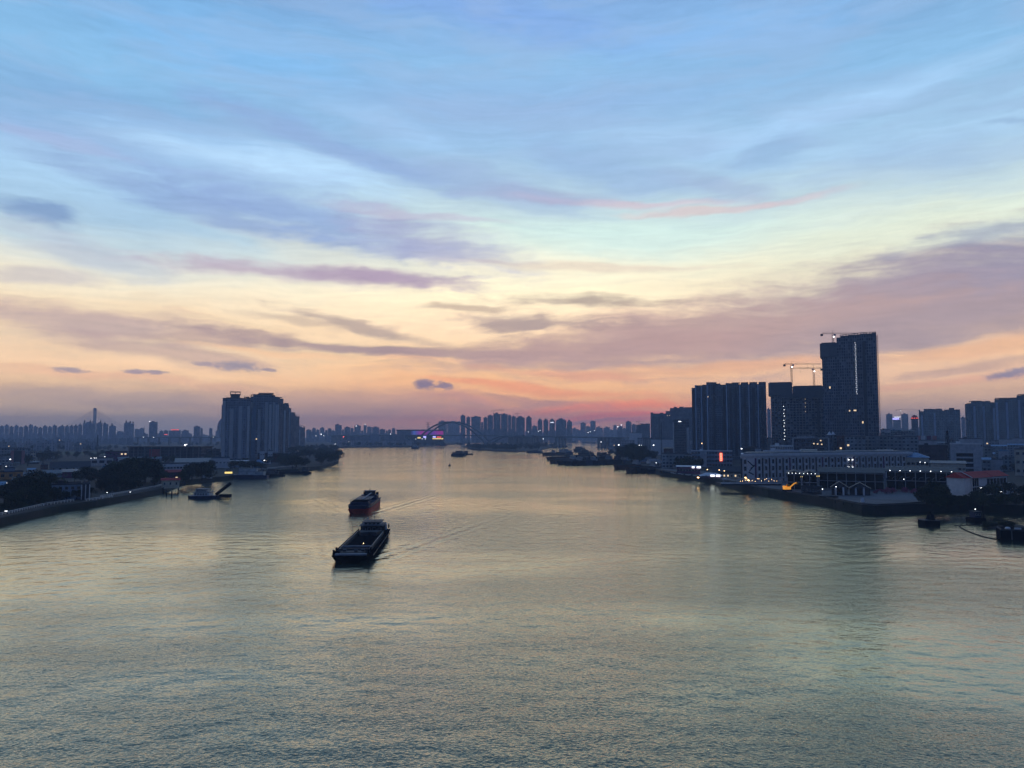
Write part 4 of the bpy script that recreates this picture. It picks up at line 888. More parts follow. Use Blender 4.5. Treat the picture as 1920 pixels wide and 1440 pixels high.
# ------------------------------------------------------------------ the arch bridge
ang = math.atan2(-.68, .73); ax = Vector((math.cos(ang), math.sin(ang), 0)); lat = Vector((-ax.y, ax.x, 0)); C0 = Vector((-196, 2500, 0))
def BT(t, l=0, z=0): return C0 + ax * t + lat * l + Vector((0, 0, z))
def bz(t): return 33.5 - max(0, t - 150) * .0105 - max(0, -t - 250) * .002
r = empty('arch_bridge', (0, 0, 0)); tag(r, "long low bridge with a big twin ribbed arch across the far river", 'bridge')
def sweep(ts, prof_l, z_fn, th, name, mat):
    mb = MB(); pts = []
    for t in ts:
        z = z_fn(t); pts.append([BT(t, prof_l[0], z), BT(t, prof_l[1], z), BT(t, prof_l[1], z + th), BT(t, prof_l[0], z + th)])
    n = len(pts); vs = [p for q in pts for p in q]; fs = [(0, 3, 2, 1), tuple((n - 1) * 4 + k for k in range(4))]
    for i in range(n - 1):
        for k in range(4): fs.append((i * 4 + k, i * 4 + (k + 1) % 4, i * 4 + 4 + (k + 1) % 4, i * 4 + 4 + k))
    return mb.add(vs, fs).build(name, M[mat], r)
M['bridge'] = plain("bridge_steel", (.12, .15, .18), .6); 
ts = [-720 + 30 * i for i in range(53)]
sweep(ts, (-14, 14), lambda t: bz(t) - 2.2, 2.2, 'deck', 'bridge')
sweep(ts, (-14.4, -14.02), lambda t: bz(t) - .2, 1.3, 'railing', 'conc')
def arch_rib(l, t0, t1, zb, zt, rad, name, half=None, N=28):
    pts = []
    for i in range(N + 1):
        s = i / N; s2 = s if half is None else (s * .5 if half == 'up' else .5 + s * .5)
        t = t0 + (t1 - t0) * s; z = zb + (zt - zb) * (1 - (2 * s2 - 1) ** 2)
        pts.append(BT(t, l, z))
    return MB().tube(pts, rad * 1.2, 6).build(name, M['bridge'], r)
for l in (-13, 13):
    arch_rib(l, -186, 166, 6, 78, 2.3, 'arch_rib')
    arch_rib(l, 166, 250, 6, 31, 1.9, 'side_arch_rib', 'up', 12); arch_rib(l, -270, -186, 31, 31, 1.9, 'side_arch_rib', None, 2) if False else arch_rib(l, -186, -270, 6, 31, 1.9, 'side_arch_rib', 'up', 12)
for t in range(-130, 131, 20):
    for l in (-13, 13):
        s = (t + 186) / 352; z = 6 + 72 * (1 - (2 * s - 1) ** 2)
        if z > bz(t) + 3: MB().bar(BT(t, l, bz(t)), BT(t, l, z), .22).build('hanger', M['bridge'], r)
for t in (-80, -40, -10, 20, 60):
    s = (t + 186) / 352; z = 6 + 72 * (1 - (2 * s - 1) ** 2); MB().bar(BT(t, -13, z), BT(t, 13, z), 1.0).build('cross_brace', M['bridge'], r)
for t in [-700, -660, -620, -580, -540, -500, -460, -420, -380, -340, -305, -278, 262, 286, 304, 322, 341, 362]: MB().prism([BT(t - 1.3, -11)[:2], BT(t + 1.3, -11)[:2], BT(t + 1.3, 11)[:2], BT(t - 1.3, 11)[:2]], 2, bz(t) - 2.25).build('pier', M['conc'], r)
for t in (-186, 166): MB().prism([BT(t - 7, -18)[:2], BT(t + 7, -18)[:2], BT(t + 7, 18)[:2], BT(t - 7, 18)[:2]], -1, 8).build('footing', M['conc'], r)
def upier(u, wid, n=1):
    # solve t so that the pier stands at this column of the view
    k = (u - 960) / F / (COSP + 0.0); best = min(range(200, 800), key=lambda t: abs(BT(t).x - k * BT(t).y)); t = best
    MB().prism([BT(t - wid, -11)[:2], BT(t + wid, -11)[:2], BT(t + wid, -4)[:2], BT(t - wid, -4)[:2]], -1, bz(t) - 2.25).build('pier', M['conc'], r)
    MB().prism([BT(t - wid, 4)[:2], BT(t + wid, 4)[:2], BT(t + wid, 11)[:2], BT(t - wid, 11)[:2]], -1, bz(t) - 2.25).build('pier', M['conc'], r)
    MB().prism([BT(t - wid - 1.5, -13)[:2], BT(t + wid + 1.5, -13)[:2], BT(t + wid + 1.5, 13)[:2], BT(t - wid - 1.5, 13)[:2]], -1, 3.2).build('pile_cap', M['concd'], r)
for u_ in (1006.5, 1012.5, 1045.5, 1051.5, 1057, 1124.5, 1130, 1137): upier(u_, 1.7)
for i, (u_, v_) in enumerate([(990, 810), (1009, 809), (1012, 807), (1102, 811), (1106, 809.5), (1114, 807.5), (1135, 830), (1001, 823), (1018, 823)]):
    D_ = 2180 + i * 12
    where = ["first on the deck left of the thick piers", "second on the deck left of the thick piers", "tallest on the deck left of the thick piers", "first right of the thick piers", "second right of the thick piers", "highest right of the thick piers", "at the bank below the deck's right end", "under the deck on the island, left one", "under the deck on the island, right one"][i]
    zl = ZD(v_, D_); z0 = (bz(350) if zl > 33 else 2.5)
    lamp("white bridge lamp " + where, XD(u_, D_), D_, z0, zl - z0, 'lampw', .95, arm=1.0)
# bus and lorries on the deck
for i, (u_, kind) in enumerate([(984, 0), (1000, 1), (874, 2)]):
    k = (u_ - 960) / F; t = min(range(-200, 700), key=lambda t: abs(BT(t).x - k * BT(t).y)); p = BT(t, -6, bz(t))
    e = empty('lorry', p, ang); tag(e, ["dark lorry on the bridge deck, leftmost near the lamps", "dark lorry on the bridge deck nearest the thick piers", "small lorry on the deck under the bridge arch"][i], 'lorry')
    MB().box(-6, 2.6, -1.25, 1.25, .9, 3.9).build('cargo_box', M['steel'], e); MB().box(2.8, 5.2, -1.2, 1.2, .7, 3.1).build('cab', M['black'], e)
    for wx in (-4.5, -3, 3.9):
        for wy in (-1.1, 1.1): MB().tube([(wx, wy - .15, .5), (wx, wy + .15, .5)], .5, 8).build('wheel', M['black'], e)

# ------------------------------------------------------------------ stadium with violet light wall and the halls under the bridge
D = 2650; r = empty('stadium_hall', (XD(788, D), D, 3)); tag(r, "long flat roofed hall with a violet and blue light wall behind the bridge arch", 'hall')
def sx(u): return XD(u, D) - r.location.x
def sz(v): return ZD(v, D) - 3
MB().box(sx(744), sx(831), 0, 60, -1, sz(808)).build('wall', M['f_far'], r)
MB().box(sx(743), sx(832), -3, 62, sz(807.9), sz(805.4)).build('roof', M['bridge'], r)
mled, t_, b_ = newmat("led_wall"); uvn = t_.n('ShaderNodeTexCoord'); sp_ = t_.n('ShaderNodeSeparateXYZ'); t_.l(uvn.outputs['Object'], sp_.inputs[0])
f_ = t_.mapr(sp_.outputs[0], sx(771), sx(831), 0, 1, False)
c_ = t_.ramp(t_.math('ADD', f_, t_.math('MULTIPLY', t_.noise(t_.mapping(uvn.outputs['Object'], scale=(.12, .01, .02)), 1.0, 3), .12)),
   [(.04, (.10, .03, .25)), (.17, (.12, .25, .95)), (.26, (.35, .10, .8)), (.38, (.75, .05, .6)), (.52, (.5, .03, .45)), (.66, (.2, .1, .8)), (.8, (.45, .05, .8)), (.95, (.75, .05, .6))])
t_.l(c_, b_.inputs['Emission Color']); b_.inputs['Emission Strength'].default_value = .34; b_.inputs['Base Color'].default_value = (.02, .02, .03, 1)
MB().box(sx(771), sx(831), -1.2, -.4, sz(815), sz(808)).build('light_wall', mled, r)
o = low("low row of shops lit orange under the bridge arch", 777, 832, 817, 2550, 20, 'concd', gz=3, name='shop_row')
def ox(u): return XD(u, 2550) - o.location.x
def oz(v): return ZD(v, 2550) - 3
for (a, b, v0, v1, mt) in [(783, 789, 822, 819.5, 'signy'), (811, 831, 823.4, 821.6, 'signy'), (819, 827, 820.5, 818.6, 'signr'), (811.5, 817, 820.6, 817.8, 'signb'), (794, 799, 821, 817.6, 'signb')]:
    MB().box(ox(a), ox(b), -1.0, -.3, oz(v0), oz(v1)).build('lit_sign', M[mt], o)
for i, (u_, v_, mt) in enumerate([(778.5, 823, 'lampw'), (791, 823, 'lampw'), (797, 823, 'lampw'), (643.5, 819, 'lampr'), (653.5, 828.5, 'lampw'), (628, 832.5, 'lampw'), (601.5, 814, 'lampw'), (606.5, 817, 'lampw'), (592, 817.3, 'lampw'), (732, 813.8, 'lampw')]):
    where = ["left lamp under the arch, below the violet wall", "middle lamp under the arch, below the violet wall", "right lamp under the arch, below the violet wall", "red lamp above the long far hall", "white lamp in front of the long far hall", "white lamp at the tip of the treed point",
             "bright white lamp right of the riverside apartments", "smaller white lamp right of the brightest one by the apartments", "dim white lamp close to the riverside apartments", "white lamp left of the stadium roof"][i]
    Dl = 2250 if u_ > 620 else 2150; zl = ZD(v_, Dl)
    lamp(where, XD(u_, Dl), Dl, 3, zl - 3.2, mt, 1.5 if i == 6 else (1.3 if i == 3 else .9), arm=1.0)
for (a, b, vt, D, wall, lb, h_) in [(633, 694, 825.5, 2260, 'f_far2', "long pale far bank hall with a dark glazed front", 'flat'), (650, 700, 818.5, 2420, 'f_far', "long flat glazed roof behind the pale far bank hall", 'flat'),
   (694, 711, 815.5, 2330, 'blueg', "pale blue block tower like, at the end of the far bank hall", 'flat'), (714, 744, 813, 2500, 'f_far', "grey far building with a humped roof left of the stadium", 'hip'), (712, 772, 826, 2280, 'f_far2', "white colonnaded far bank hall left of the arch foot", 'flat')]:
    low(lb, a, b, vt, D, 26, wall, h_, 'conc', 4)
# ------------------------------------------------------------------ left bank low buildings
def W2(*a): return a
low("long ochre low building at the left edge of the photo, green box on its roof", -30, 47, 885.5, 552, 14, 'ochre', 'flat', 'concd', win=(5, 1, 2.2, 2.2))
low("small grey green rooftop hut standing above the ochre building", 11, 31, 878, 560, 6, 'blueg', 'flat', 'conc', gz=9)
low("long dark rust edged canopy roof on the left bank with a white light", 28, 98, 896, 478, 14, 'brick', 'shed', 'tind', 1.5, win=(6, 1, 2.4, 1.6), lit=((2, 0),))
low("jumbled grey sheet roof workshop right of the ochre building", 48, 84, 886, 545, 16, 'blueg', 'gable', 'tin', 2.2, win=(4, 1, 1.4, 1.4))
low("wide pale blue roofed hall in the middle of the left factories", 84, 124, 882, 590, 20, 'blueg', 'gable', 'tin', 2.4, win=(5, 1, 1.6, 1.6))
low("long low hall with a violet fascia left of the pink arcade", 120, 172, 882, 575, 24, 'violet', 'shed', 'tin', 1.2, win=(4, 1, 2.0, 1.4))
low("long dark tiled gable roof over a pale wall with two windows, left bank", 97, 172, 865.5, 712, 18, 'offw', 'gable', 'tind', 6, win=(6, 1, 1.8, 2.0))
low("pale blue flared hall with a dark doorway beside the long gabled roof", 172, 214, 859.5, 800, 22, 'offw', 'flat', 'conc', win=(3, 1, 5.0, 3.0))
low("small pink arcade with four dark openings near the big banyans", 176, 195, 884, 582, 8, 'pinkw', 'flat', 'concd', win=(4, 1, 1.2, 2.4))
low("cream block with one large dark window behind the big banyans, left one", 223, 241, 857, 830, 12, 'white', 'gable', 'tin', 1.6, win=(2, 1, 3.0, 2.4))
low("cream block behind the big banyans, wider right one", 243, 268, 857, 820, 12, 'white', 'gable', 'tin', 1.6, win=(3, 1, 2.6, 2.0))
low("dark grey waterfront shed with a white framed end beside the boardwalk", 101, 157, 909, 385, 14, 'blueg', 'flat', 'tind', win=(5, 2, 1.4, 1.6))
o = low("narrow ornamented gate house of white pilasters at the dark shed's end", 157.5, 172, 907, 384, 8, 'concd', 'flat', 'conc')
for i in range(3): MB().box(-2 + i * 1.75, -1.6 + i * 1.75, -.5, -.02, 0, 7.6).build('pilaster', M['white'], o)
low("small white walled kiosk glimpsed under the near left trees", 71, 92, 938, 385, 5, 'offw', 'gable', 'tin', 1.2, win=(2, 1, 1.2, 1.2))
low("low blue roofed shed at the left edge behind the nearest trees", -20, 14, 904, 440, 12, 'blueg', 'gable', 'blueroof', 1.8, win=(3, 1, 1.4, 1.4))
# mid rise rows far left
for (a, b, v, D, wl, lb) in [(-40, 50, 841, 960, 'f_old', "long pink grey apartment row at the left edge behind the ochre building"), (-35, 23, 856, 800, 'f_old', "nearer pale striped apartment row at the extreme left edge"),
    (50.5, 58, 842.5, 930, 'f_old', "grey end block between the red apartment piers and the cream one"), (59, 69, 846.5, 900, 'cream', "small cream apartment block with rounded balconies, left bank")]:
    low(lb, a, b, v, D, 16, wl, 'flat', 'conc', win=(2, 4, 1.6, 1.4) if wl == 'cream' else None)
o = low("apartment block with two rust red stair towers, left bank", 24, 46, 846, 850, 14, 'concd', 'flat', 'conc')
for x in (-5.2, 5.2): MB().box(x - 1.6, x + 1.6, -1.6, -.05, 0, 15).build('stair_tower', M['pinkw'], o)
low("small grey apartment block partly screened by trees, left of the lawn", 86, 99, 851, 980, 12, 'f_old', 'flat', 'conc')
# long dark exhibition hall with columns
D = 985; r = empty('exhibition_hall', (XD(309, D), D, 3)); tag(r, "long dark hall with thin pale columns and a flat roof, left bank", 'hall')
def sx(u): return XD(u, D) - r.location.x
def sz(v): return ZD(v, D) - 3
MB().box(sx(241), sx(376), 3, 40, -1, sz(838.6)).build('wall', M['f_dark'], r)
MB().box(sx(239), sx(378), -1.5, 42, sz(838.5), sz(836.8)).build('roof', M['tind'], r)
for u_ in (242, 252, 260, 272, 285, 302, 318, 329, 340, 351.5, 363, 374): MB().box(sx(u_) - .35, sx(u_) + .35, -.8, -.1, 0, sz(838.55)).build('column', M['conc'], r)
MB().box(sx(281), sx(301), -.05, 2.9, 0, sz(842)).build('red_wing', M['red'], r)
MB().ball((sx(349), -2.2, sz(834.6)), 1.0, 8, 5).build('roof_lamp', M['lampw'], r)
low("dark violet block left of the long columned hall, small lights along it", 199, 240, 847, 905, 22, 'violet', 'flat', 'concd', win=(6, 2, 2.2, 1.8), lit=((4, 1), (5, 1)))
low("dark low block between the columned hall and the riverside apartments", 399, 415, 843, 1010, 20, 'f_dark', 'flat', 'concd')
low("grey green block beside the dark low one, left of the apartments", 378, 398, 842, 1040, 14, 'f_right', 'flat', 'conc')
# warehouses by the river
low("long white wedge shaped warehouse wall before the riverside apartments", 398, 432, 859, 742, 16, 'white', 'flat', 'tin', win=(5, 1, 1.6, 1.2))
low("blue grey sheet roofed warehouse left of the white wedge wall", 330, 398, 860.5, 752, 26, 'blueg', 'shed', 'tin', 3.5, win=(5, 1, 1.8, 1.2))
low("white two storey building with a dark window band, left bank", 303, 356, 869.5, 655, 10, 'white', 'flat', 'conc', win=(9, 1, 1.9, 1.6))
low("purple red riverside cafe with white framed windows", 302, 344, 881, 552, 9, 'violet', 'gable', 'red', 1.8, win=(6, 2, 1.5, 1.1), lit=((1, 0), (4, 0)))
low("pale yellow pavilion with a red roof standing over the water's edge", 306, 339, 896.5, 470, 7, 'cream', 'gable', 'redroof', 1.4, win=(3, 1, 1.0, 1.6))
low("small white house with a post beside the left banyans, window in gable", 279, 289, 857, 700, 8, 'white', 'gable', 'tin', 1.6, win=(1, 1, 1.6, 1.6))
low("white house with dark ground floor right of the posted one", 293, 304, 856.5, 720, 8, 'offw', 'gable', 'tin', 1.6, win=(2, 1, 1.4, 1.6))
low("grey flat shed behind the lone round tree on the left bank", 356, 392, 873, 640, 9, 'concd', 'shed', 'tin', 1.0, win=(4, 1, 1.5, 1.2))
low("white edged long canopy behind the lone round tree", 380, 400, 879, 575, 6, 'offw', 'shed', 'tin', .8, win=(3, 1, 1.4, 1.2))
low("flat white roofed shelter below the riverside apartments, left one", 433, 450, 864, 765, 8, 'blueg', 'shed', 'white', .6, win=(3, 1, 1.6, 1.2))
low("flat white roofed shelter below the riverside apartments, right one", 453, 468, 863.5, 775, 8, 'blueg', 'shed', 'white', .6, win=(3, 1, 1.6, 1.2))
low("pale blue hipped roof pavilion below the riverside apartments", 476, 497, 862, 745, 12, 'blueg', 'hip', 'blueroof', 4, win=(4, 1, 1.4, 1.2))
low("white low gate building right of the blue roofed pavilion", 499, 509, 859.5, 850, 6, 'white', 'flat', 'conc', win=(2, 1, 1.4, 1.2), lit=((0, 0),))
for (a, b, lb) in [(488, 497, "white sign box on the podium below the second riverside tower, left"), (503, 512, "white sign box on the podium below the second riverside tower, right")]:
    low(lb, a, b, 845.5, 890, 4, 'white', 'flat', 'conc', gz=7, win=(2, 1, 1.6, 1.0))
low("brown podium building at the foot of the riverside apartments", 484, 522, 850.5, 900, 16, 'brick', 'flat', 'conc', win=(8, 2, 1.8, 1.8))
# random rooftops behind the waterfront (each a small house of its own)
rr = random.Random(21); k = 0
for (u0, u1, va, vb) in [(-30, 100, 868, 884), (175, 320, 868, 886), (300, 420, 862, 880)]:
    for i in range(9):
        k += 1; u_ = rr.uniform(u0, u1 - 12); vb_ = rr.uniform(va, vb); D = 46200 / (vb_ - 815); w_ = rr.uniform(9, 20)
        low("small sheet roofed shed of the left bank workshops, %s of them from the left edge" % ORD[k], u_, u_ + w_, vb_ - rr.uniform(4.5, 7.5), D, rr.uniform(6, 14), rr.choice(('offw', 'blueg', 'concd', 'brick', 'offw')), rr.choice(('gable', 'shed', 'flat')), rr.choice(('tin', 'tind', 'blueroof', 'tin')), 1.4,
            name='workshop_shed', cat='shed', win=(2, 1, 1.4, 1.2), group="small sheds of the left bank workshops")
# lawn sheet
MB().poly([P(70, 853, 3.02), P(245, 853, 3.02), P(250, 846.5, 3.02), P(70, 847, 3.02)]).build('lawn', M['grass'])['kind'] = 'structure'
# boardwalk on piles along the left shore
bw = empty('boardwalk', (0, 0, 0)); tag(bw, "pale railed boardwalk on piles along the near left shore", 'boardwalk')
bwp = [P(u, v, 3.0) for u, v in [(-40, 979), (0, 970), (38, 962), (95, 948.5), (150, 940), (200, 933), (250, 924), (300, 914.5), (330, 905.5)]]
dk = MB(); rl = MB()
for i in range(len(bwp) - 1):
    a, b = bwp[i], bwp[i + 1]; d = (b - a).normalized(); nrm = Vector((d.y, -d.x, 0)) * 3.2
    sg = 1 if nrm.y < 0 else -1; nrm *= sg
    ov = d * .02
    dk.prism([(a + ov)[:2], (b - ov)[:2], (b - ov + nrm)[:2], (a + ov + nrm)[:2]], 2.65, 3.08)
    L_ = (b - a).length; n = int(L_ / 2.5)
    pr = MB()
    for k in range(n + 1):
        p = a + d * (L_ * k / n) + nrm * .97; pr.box(p.x - .09, p.x + .09, p.y - .09, p.y + .09, 3.09, 4.1)
    e0, e1 = a + nrm * .97 + ov, b + nrm * .97 - ov; pr.bar((e0.x, e0.y, 4.15), (e1.x, e1.y, 4.15), .11); pr.bar((e0.x, e0.y, 3.6), (e1.x, e1.y, 3.6), .07)
    pr.build('railing', M['white'], bw)
    for k in range(0, n + 1, 3):
        p = a + d * (L_ * k / n) + nrm * .8; MB().tube([(p.x, p.y, -1), (p.x, p.y, 2.64)], .28, 6).build('pile', M['concd'], bw)
dk.build('deck', M['wood'], bw)
for i, (u_, v_) in enumerate([(322, 932), (334, 926), (312, 930), (306, 924)]):
    p = P(u_, v_, 0); o = MB().tube([(0, 0, -1), (0, 0, 3.4)], [.35, .3], 8).build('mooring_post', M['black']); o.location = p
    tag(o, ["outermost", "rightmost", "middle", "innermost"][i] + " dark mooring post in the water by the red roofed pavilion", 'post', "mooring posts off the left boardwalk")
prom = empty('promenade_railing', (0, 0, 0)); tag(prom, "white railing along the promenade below the left riverside apartments", 'railing')
pp = [P(u, v, 3.0) for u, v in [(462, 886), (490, 881), (530, 877), (560, 874)]]
for a, b in zip(pp, pp[1:]):
    d = b - a; n = int(d.length / 3); pr = MB()
    for k in range(n): p = a + d * k / n; pr.box(p.x - .1, p.x + .1, p.y - .1, p.y + .1, 3.01, 4.2)
    pr.bar((a.x, a.y, 4.25), (b.x - .1, b.y, 4.25), .14); pr.build('rail', M['white'], prom)

# ------------------------------------------------------------------ right bank
qp = [tuple(P(u, v, 0)[:2]) for u, v in [(1236, 889.5), (1330, 904.5), (1400, 920.5), (1440, 929.5), (1500, 939.5), (1562, 950.5), (1616, 962.4), (1643, 964.4), (1700, 961.5), (1742, 957.5)]]
qi = [tuple(P(u, v, 4)[:2]) for u, v in [(1748, 925), (1640, 912), (1560, 912), (1480, 905), (1380, 893), (1320, 884), (1240, 878)]]
MB().prism(qp + qi, 3.5, 4.06).build('quay', M['pave'])['kind'] = 'structure'
# bollards and a low parapet on the quay edge
kb = empty('quay_parapet', (0, 0, 0)); tag(kb, "low dark parapet with tyre fenders along the right bank quay edge", 'quay wall')
qv = [Vector((x, y, 0)) for x, y in qp]
for a, b in zip(qv, qv[1:]):
    d = (b - a).normalized(); n_ = Vector((d.y, -d.x, 0)); n_ = n_ if n_.x < 0 or n_.y < 0 else -n_
    if (a - n_ * 5).length < (a + n_ * 5).length: n_ = -n_
    MB().prism([(a + d * .02 - n_ * .1)[:2], (b - d * .02 - n_ * .1)[:2], (b - d * .02 - n_ * .5)[:2], (a + d * .02 - n_ * .5)[:2]], 4.07, 4.6).build('kerb', M['concd'], kb)
    L_ = (b - a).length; k = 4
    while k < L_:
        p = a + d * k + n_ * .25; MB().tube([tuple(p + Vector((0, 0, 2.2))), tuple(p + Vector((0, 0, 3.6)))], .55, 8).build('tyre_fender', M['black'], kb); k += 9
# long white studio building: pilasters, paired windows on two and three floors
A, B = Vector((XD(1388, 500), 500, 4)), Vector((XD(1708, 566), 566, 4)); d_ = (B - A); Lw = d_.length; az_ = math.atan2(d_.y, d_.x)
wb = empty('studio_building', A, az_); tag(wb, "long white three storey building with dark window columns behind the right quay", 'building')
hh = 17.4
SK = .87
MB().prism([(0, .3), (Lw, .3), (Lw, 26), (25.7 * SK, 26)], -.5, hh).build('wall', M['white'], wb)
MB().prism([(-.5, -.7), (Lw + .5, -.7), (Lw + .5, 26.6), (27 * SK, 26.6)], hh + .02, hh + 1.7).build('cornice', M['white'], wb)
MB().prism([(5, 3), (Lw - 1, 3), (Lw - 1, 24), (26, 24)], hh + 1.72, hh + 2.5).build('roof', M['tin'], wb)
MB().box(-.02, Lw * .49, -.25, .28, 2.4, 3.0).build('string_course', M['offw'], wb)
nb = 27; bwid = Lw / nb
for i in range(nb):
    x = (i + .5) * bwid
    if i in (1,): continue
    if i == 16:
        for z in (6.0, 11.4):
            MB().box(x - 2.4, x + 2.4, -1.5, .28, z, z + .3).build('balcony', M['concd'], wb); window(wb, x, .26, z + 2.3, 2.2, 3.4)
            for s in (-1.9, 1.9): MB().ball((x + s, -.4, z + 2.6), .33, 8, 5).build('wall_lamp', M['lampw'], wb)
        continue
    MB().box(x - bwid * .5 + .02, x - bwid * .5 + 1.25, .02, .28, .5, hh - 1.2).build('recess_panel', M['violet' if i % 5 == 2 else 'concd'], wb)
    for z in ((4.2, 9.0, 13.6) if i < 10 else (9.0, 13.6)):
        window(wb, x + .65, .26, z + .3, 2.1, 2.9, lit=False)
    for s in (-.75, 1.95): MB().box(x + s - .02, x + s + .2, -.2, .28, .5, hh - 1.0).build('pilaster', M['white'], wb)
for (x0, z0, x1, z1) in [(bwid * 1.0, 14.5, bwid * 1.75, 11), (bwid * 1.9, 11.5, bwid * 1.2, 7.6), (bwid * 1.1, 7, bwid * 1.8, 5.2), (bwid * 1.4, 9.4, bwid * 1.95, 11.2)]:
    MB().bar((x0, .16, z0), (x1, .16, z1), .34).build('mural_stroke', M['black'], wb)
sg = MB().box(bwid * 8.0, bwid * 12.0, -1.9, .26, 2.6, 3.4); sg.build('canopy', M['black'], wb)
for (a, b) in ((8.3, 9.3), (9.5, 11.2), (11.35, 11.6)): MB().box(bwid * a, bwid * b, -2.1, -1.92, 2.75, 3.4).build('lit_sign', M['signy'], wb)
# set back roof storeys
o = low("white stepped roof pavilion with vertical fins above the long white building, lower tier", 1430, 1500, 846.5, 535, 10, 'white', 'flat', 'white', gz=23, win=(12, 1, .8, 1.8))
o = low("white roof pavilion with close vertical fins, upper tier on the long building", 1444, 1486, 837, 552, 8, 'offw', 'flat', 'white', gz=24.9, win=(13, 1, .7, 1.9))
low("grey flat plant room on the roof left of the finned pavilion", 1393, 1414, 838.5, 700, 10, 'concd', 'flat', 'conc', gz=4, win=(3, 2, 1.4, 1.4))
low("small white roof house with one dark window right of the plant room", 1415, 1426, 841, 690, 8, 'offw', 'flat', 'conc', gz=4, win=(1, 2, 2.0, 1.4))
for i, (a, b, v) in enumerate([(1500, 1530, 843), (1533, 1565, 846.5), (1568, 1600, 845), (1606, 1640, 846), (1644, 1672, 843.5)]):
    low(["first", "second", "third", "fourth", "last"][i] + " pale low roof box behind the long white building's cornice", a, b, v, 585 + i * 5, 8, 'offw', ('shed', 'gable')[i % 2], 'tin', 1.0, gz=20, win=(3, 1, 1.2, .8), group="pale roof boxes behind the long white building")
# buildings behind
o = low("grey office block with a row of white characters along its roof edge", 1489, 1560, 822, 700, 20, 'f_office', 'flat', 'conc')
W0 = XD(1560, 700) - XD(1489, 700)
MB().box(-W0 / 2 - .6, -W0 / 2 + .4, -1.2, -.02, 0, ZD(822, 700) - 3).build('frame_post', M['offw'], o); MB().box(W0 / 2 - 5, W0 / 2 - 3.8, -1.2, -.02, 0, ZD(822, 700) - 3).build('frame_post', M['offw'], o)
MB().box(-W0 / 2 - .6, W0 / 2 - 3.8, -1.25, -.05, ZD(822, 700) - 2.95, ZD(820.6, 700) - 3).build('frame_beam', M['offw'], o)
for i, s_ in enumerate([1, 0, 1, 1, 0, 1, 1, 0, 1]):
    x = -W0 / 2 + 4 + i * 1.75; zt = ZD(820.6, 700) - 3
    g = MB().box(x, x + .25, -.6, -.4, zt, zt + 1.9)
    if s_: g.box(x + .26, x + 1.2, -.6, -.4, zt + 1.6, zt + 1.9).box(x + .9, x + 1.15, -.6, -.4, zt, zt + 1.55)
    else: g.box(x + .26, x + 1.2, -.6, -.4, zt + .8, zt + 1.1)
    g.build('roof_letter', M['white'], o)
for (u_, v_) in ((1525.5, 832), (1537.5, 826.3), (1539, 833.2), (1532, 832.6)): MB().box(XD(u_, 700) - o.location.x - .6, XD(u_, 700) - o.location.x + .6, -.3, -.02, ZD(v_, 700) - 3.4, ZD(v_, 700) - 2.4).build('lit_window', M['litwin'], o)
for i, u_ in enumerate((1555, 1562)):
    e = MB().tube([(0, 0, 0), (0, 0, .6), (0, 0, 3.2)], [3.2, 1.6, .1], 8).build('tent_roof', M['white']); e.location = (XD(u_, 705), 705, ZD(815, 705)); tag(e, ("left" if i == 0 else "right") + " small white peaked canopy on the grey green office roof", 'canopy', "white peaked canopies")
low("grey green office block under the white peaked canopies", 1561, 1568, 816, 702, 16, 'f_right', 'flat', 'conc'); low("narrow grey green wing right of the office with roof characters", 1549.8, 1560.6, 816, 703, 16, 'f_right', 'flat', 'conc') if False else None
low("dark red panelled block between grey office and old apartments", 1568.5, 1583, 816.5, 690, 16, 'brick', 'flat', 'conc', win=(1, 4, 1.8, 1.8), lit=((0, 1), (0, 2)))
low("old greenish apartment row right of the dark red block, lit stair windows", 1583.5, 1622, 819, 680, 16, 'f_old', 'flat', 'conc')
low("old blue grey apartment row in the middle of the right bank", 1622.5, 1664, 818, 690, 16, 'f_old', 'flat', 'conc')
low("old apartment row with stacked balconies, right of the blue grey one", 1664.5, 1721, 819.5, 672, 16, 'f_old', 'flat', 'conc')
low("pale water tank house on the old apartment roofs, left", 1594, 1612, 816.5, 682, 6, 'offw', 'flat', 'conc', gz=29, win=(2, 1, 1, .8)); low("pale water tank house on the old apartment roofs, right", 1676, 1690, 815.8, 674, 6, 'offw', 'flat', 'conc', gz=29, win=(2, 1, 1, .8))
o = low("white building topped with a red and white billboard, far right city", 1722, 1756, 826, 700, 14, 'offw', 'flat', 'conc', win=(4, 2, 1.8, 1.4))
for i, (x, m_) in enumerate(((-7.4, 'pinkw'), (-3.6, 'white'), (1.0, 'violet'), (5.6, 'pinkw'))): MB().box(x - 1.8, x + 1.8, .5, .9, ZD(825.5, 700) - 3, ZD(817, 700) - 3).build('billboard_panel', M[m_], o)
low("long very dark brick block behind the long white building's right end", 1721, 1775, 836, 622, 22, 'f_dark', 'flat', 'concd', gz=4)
o = low("white building with three dark open galleries, right of the lattice chimney", 1780, 1838, 833, 600, 18, 'offw', 'flat', 'white', gz=4)
w0 = XD(1838, 600) - XD(1780, 600)
for j in range(4): MB().box(-w0 / 2 + 6, -w0 / 2 + 17.5, -.12, -.02, 2.2 + j * 4.1, 4.9 + j * 4.1).build('gallery_opening', M['black'], o)
low("pale flat roofed block above the gallery building, behind it", 1797, 1842, 823, 740, 14, 'offw', 'flat', 'conc', win=(8, 2, 1.6, 1.6)); low("blue roofed long shed below the white building's right end", 1689, 1740, 849, 560, 20, 'cream', 'hip', 'blueroof', 3.5, gz=9, win=(6, 1, 2.2, 2.0))
low("long white eaved low building in front of the dark brick block", 1742, 1808, 865.5, 520, 14, 'cream', 'shed', 'tin', 1.4, gz=8, win=(9, 1, 1.8, 1.4))
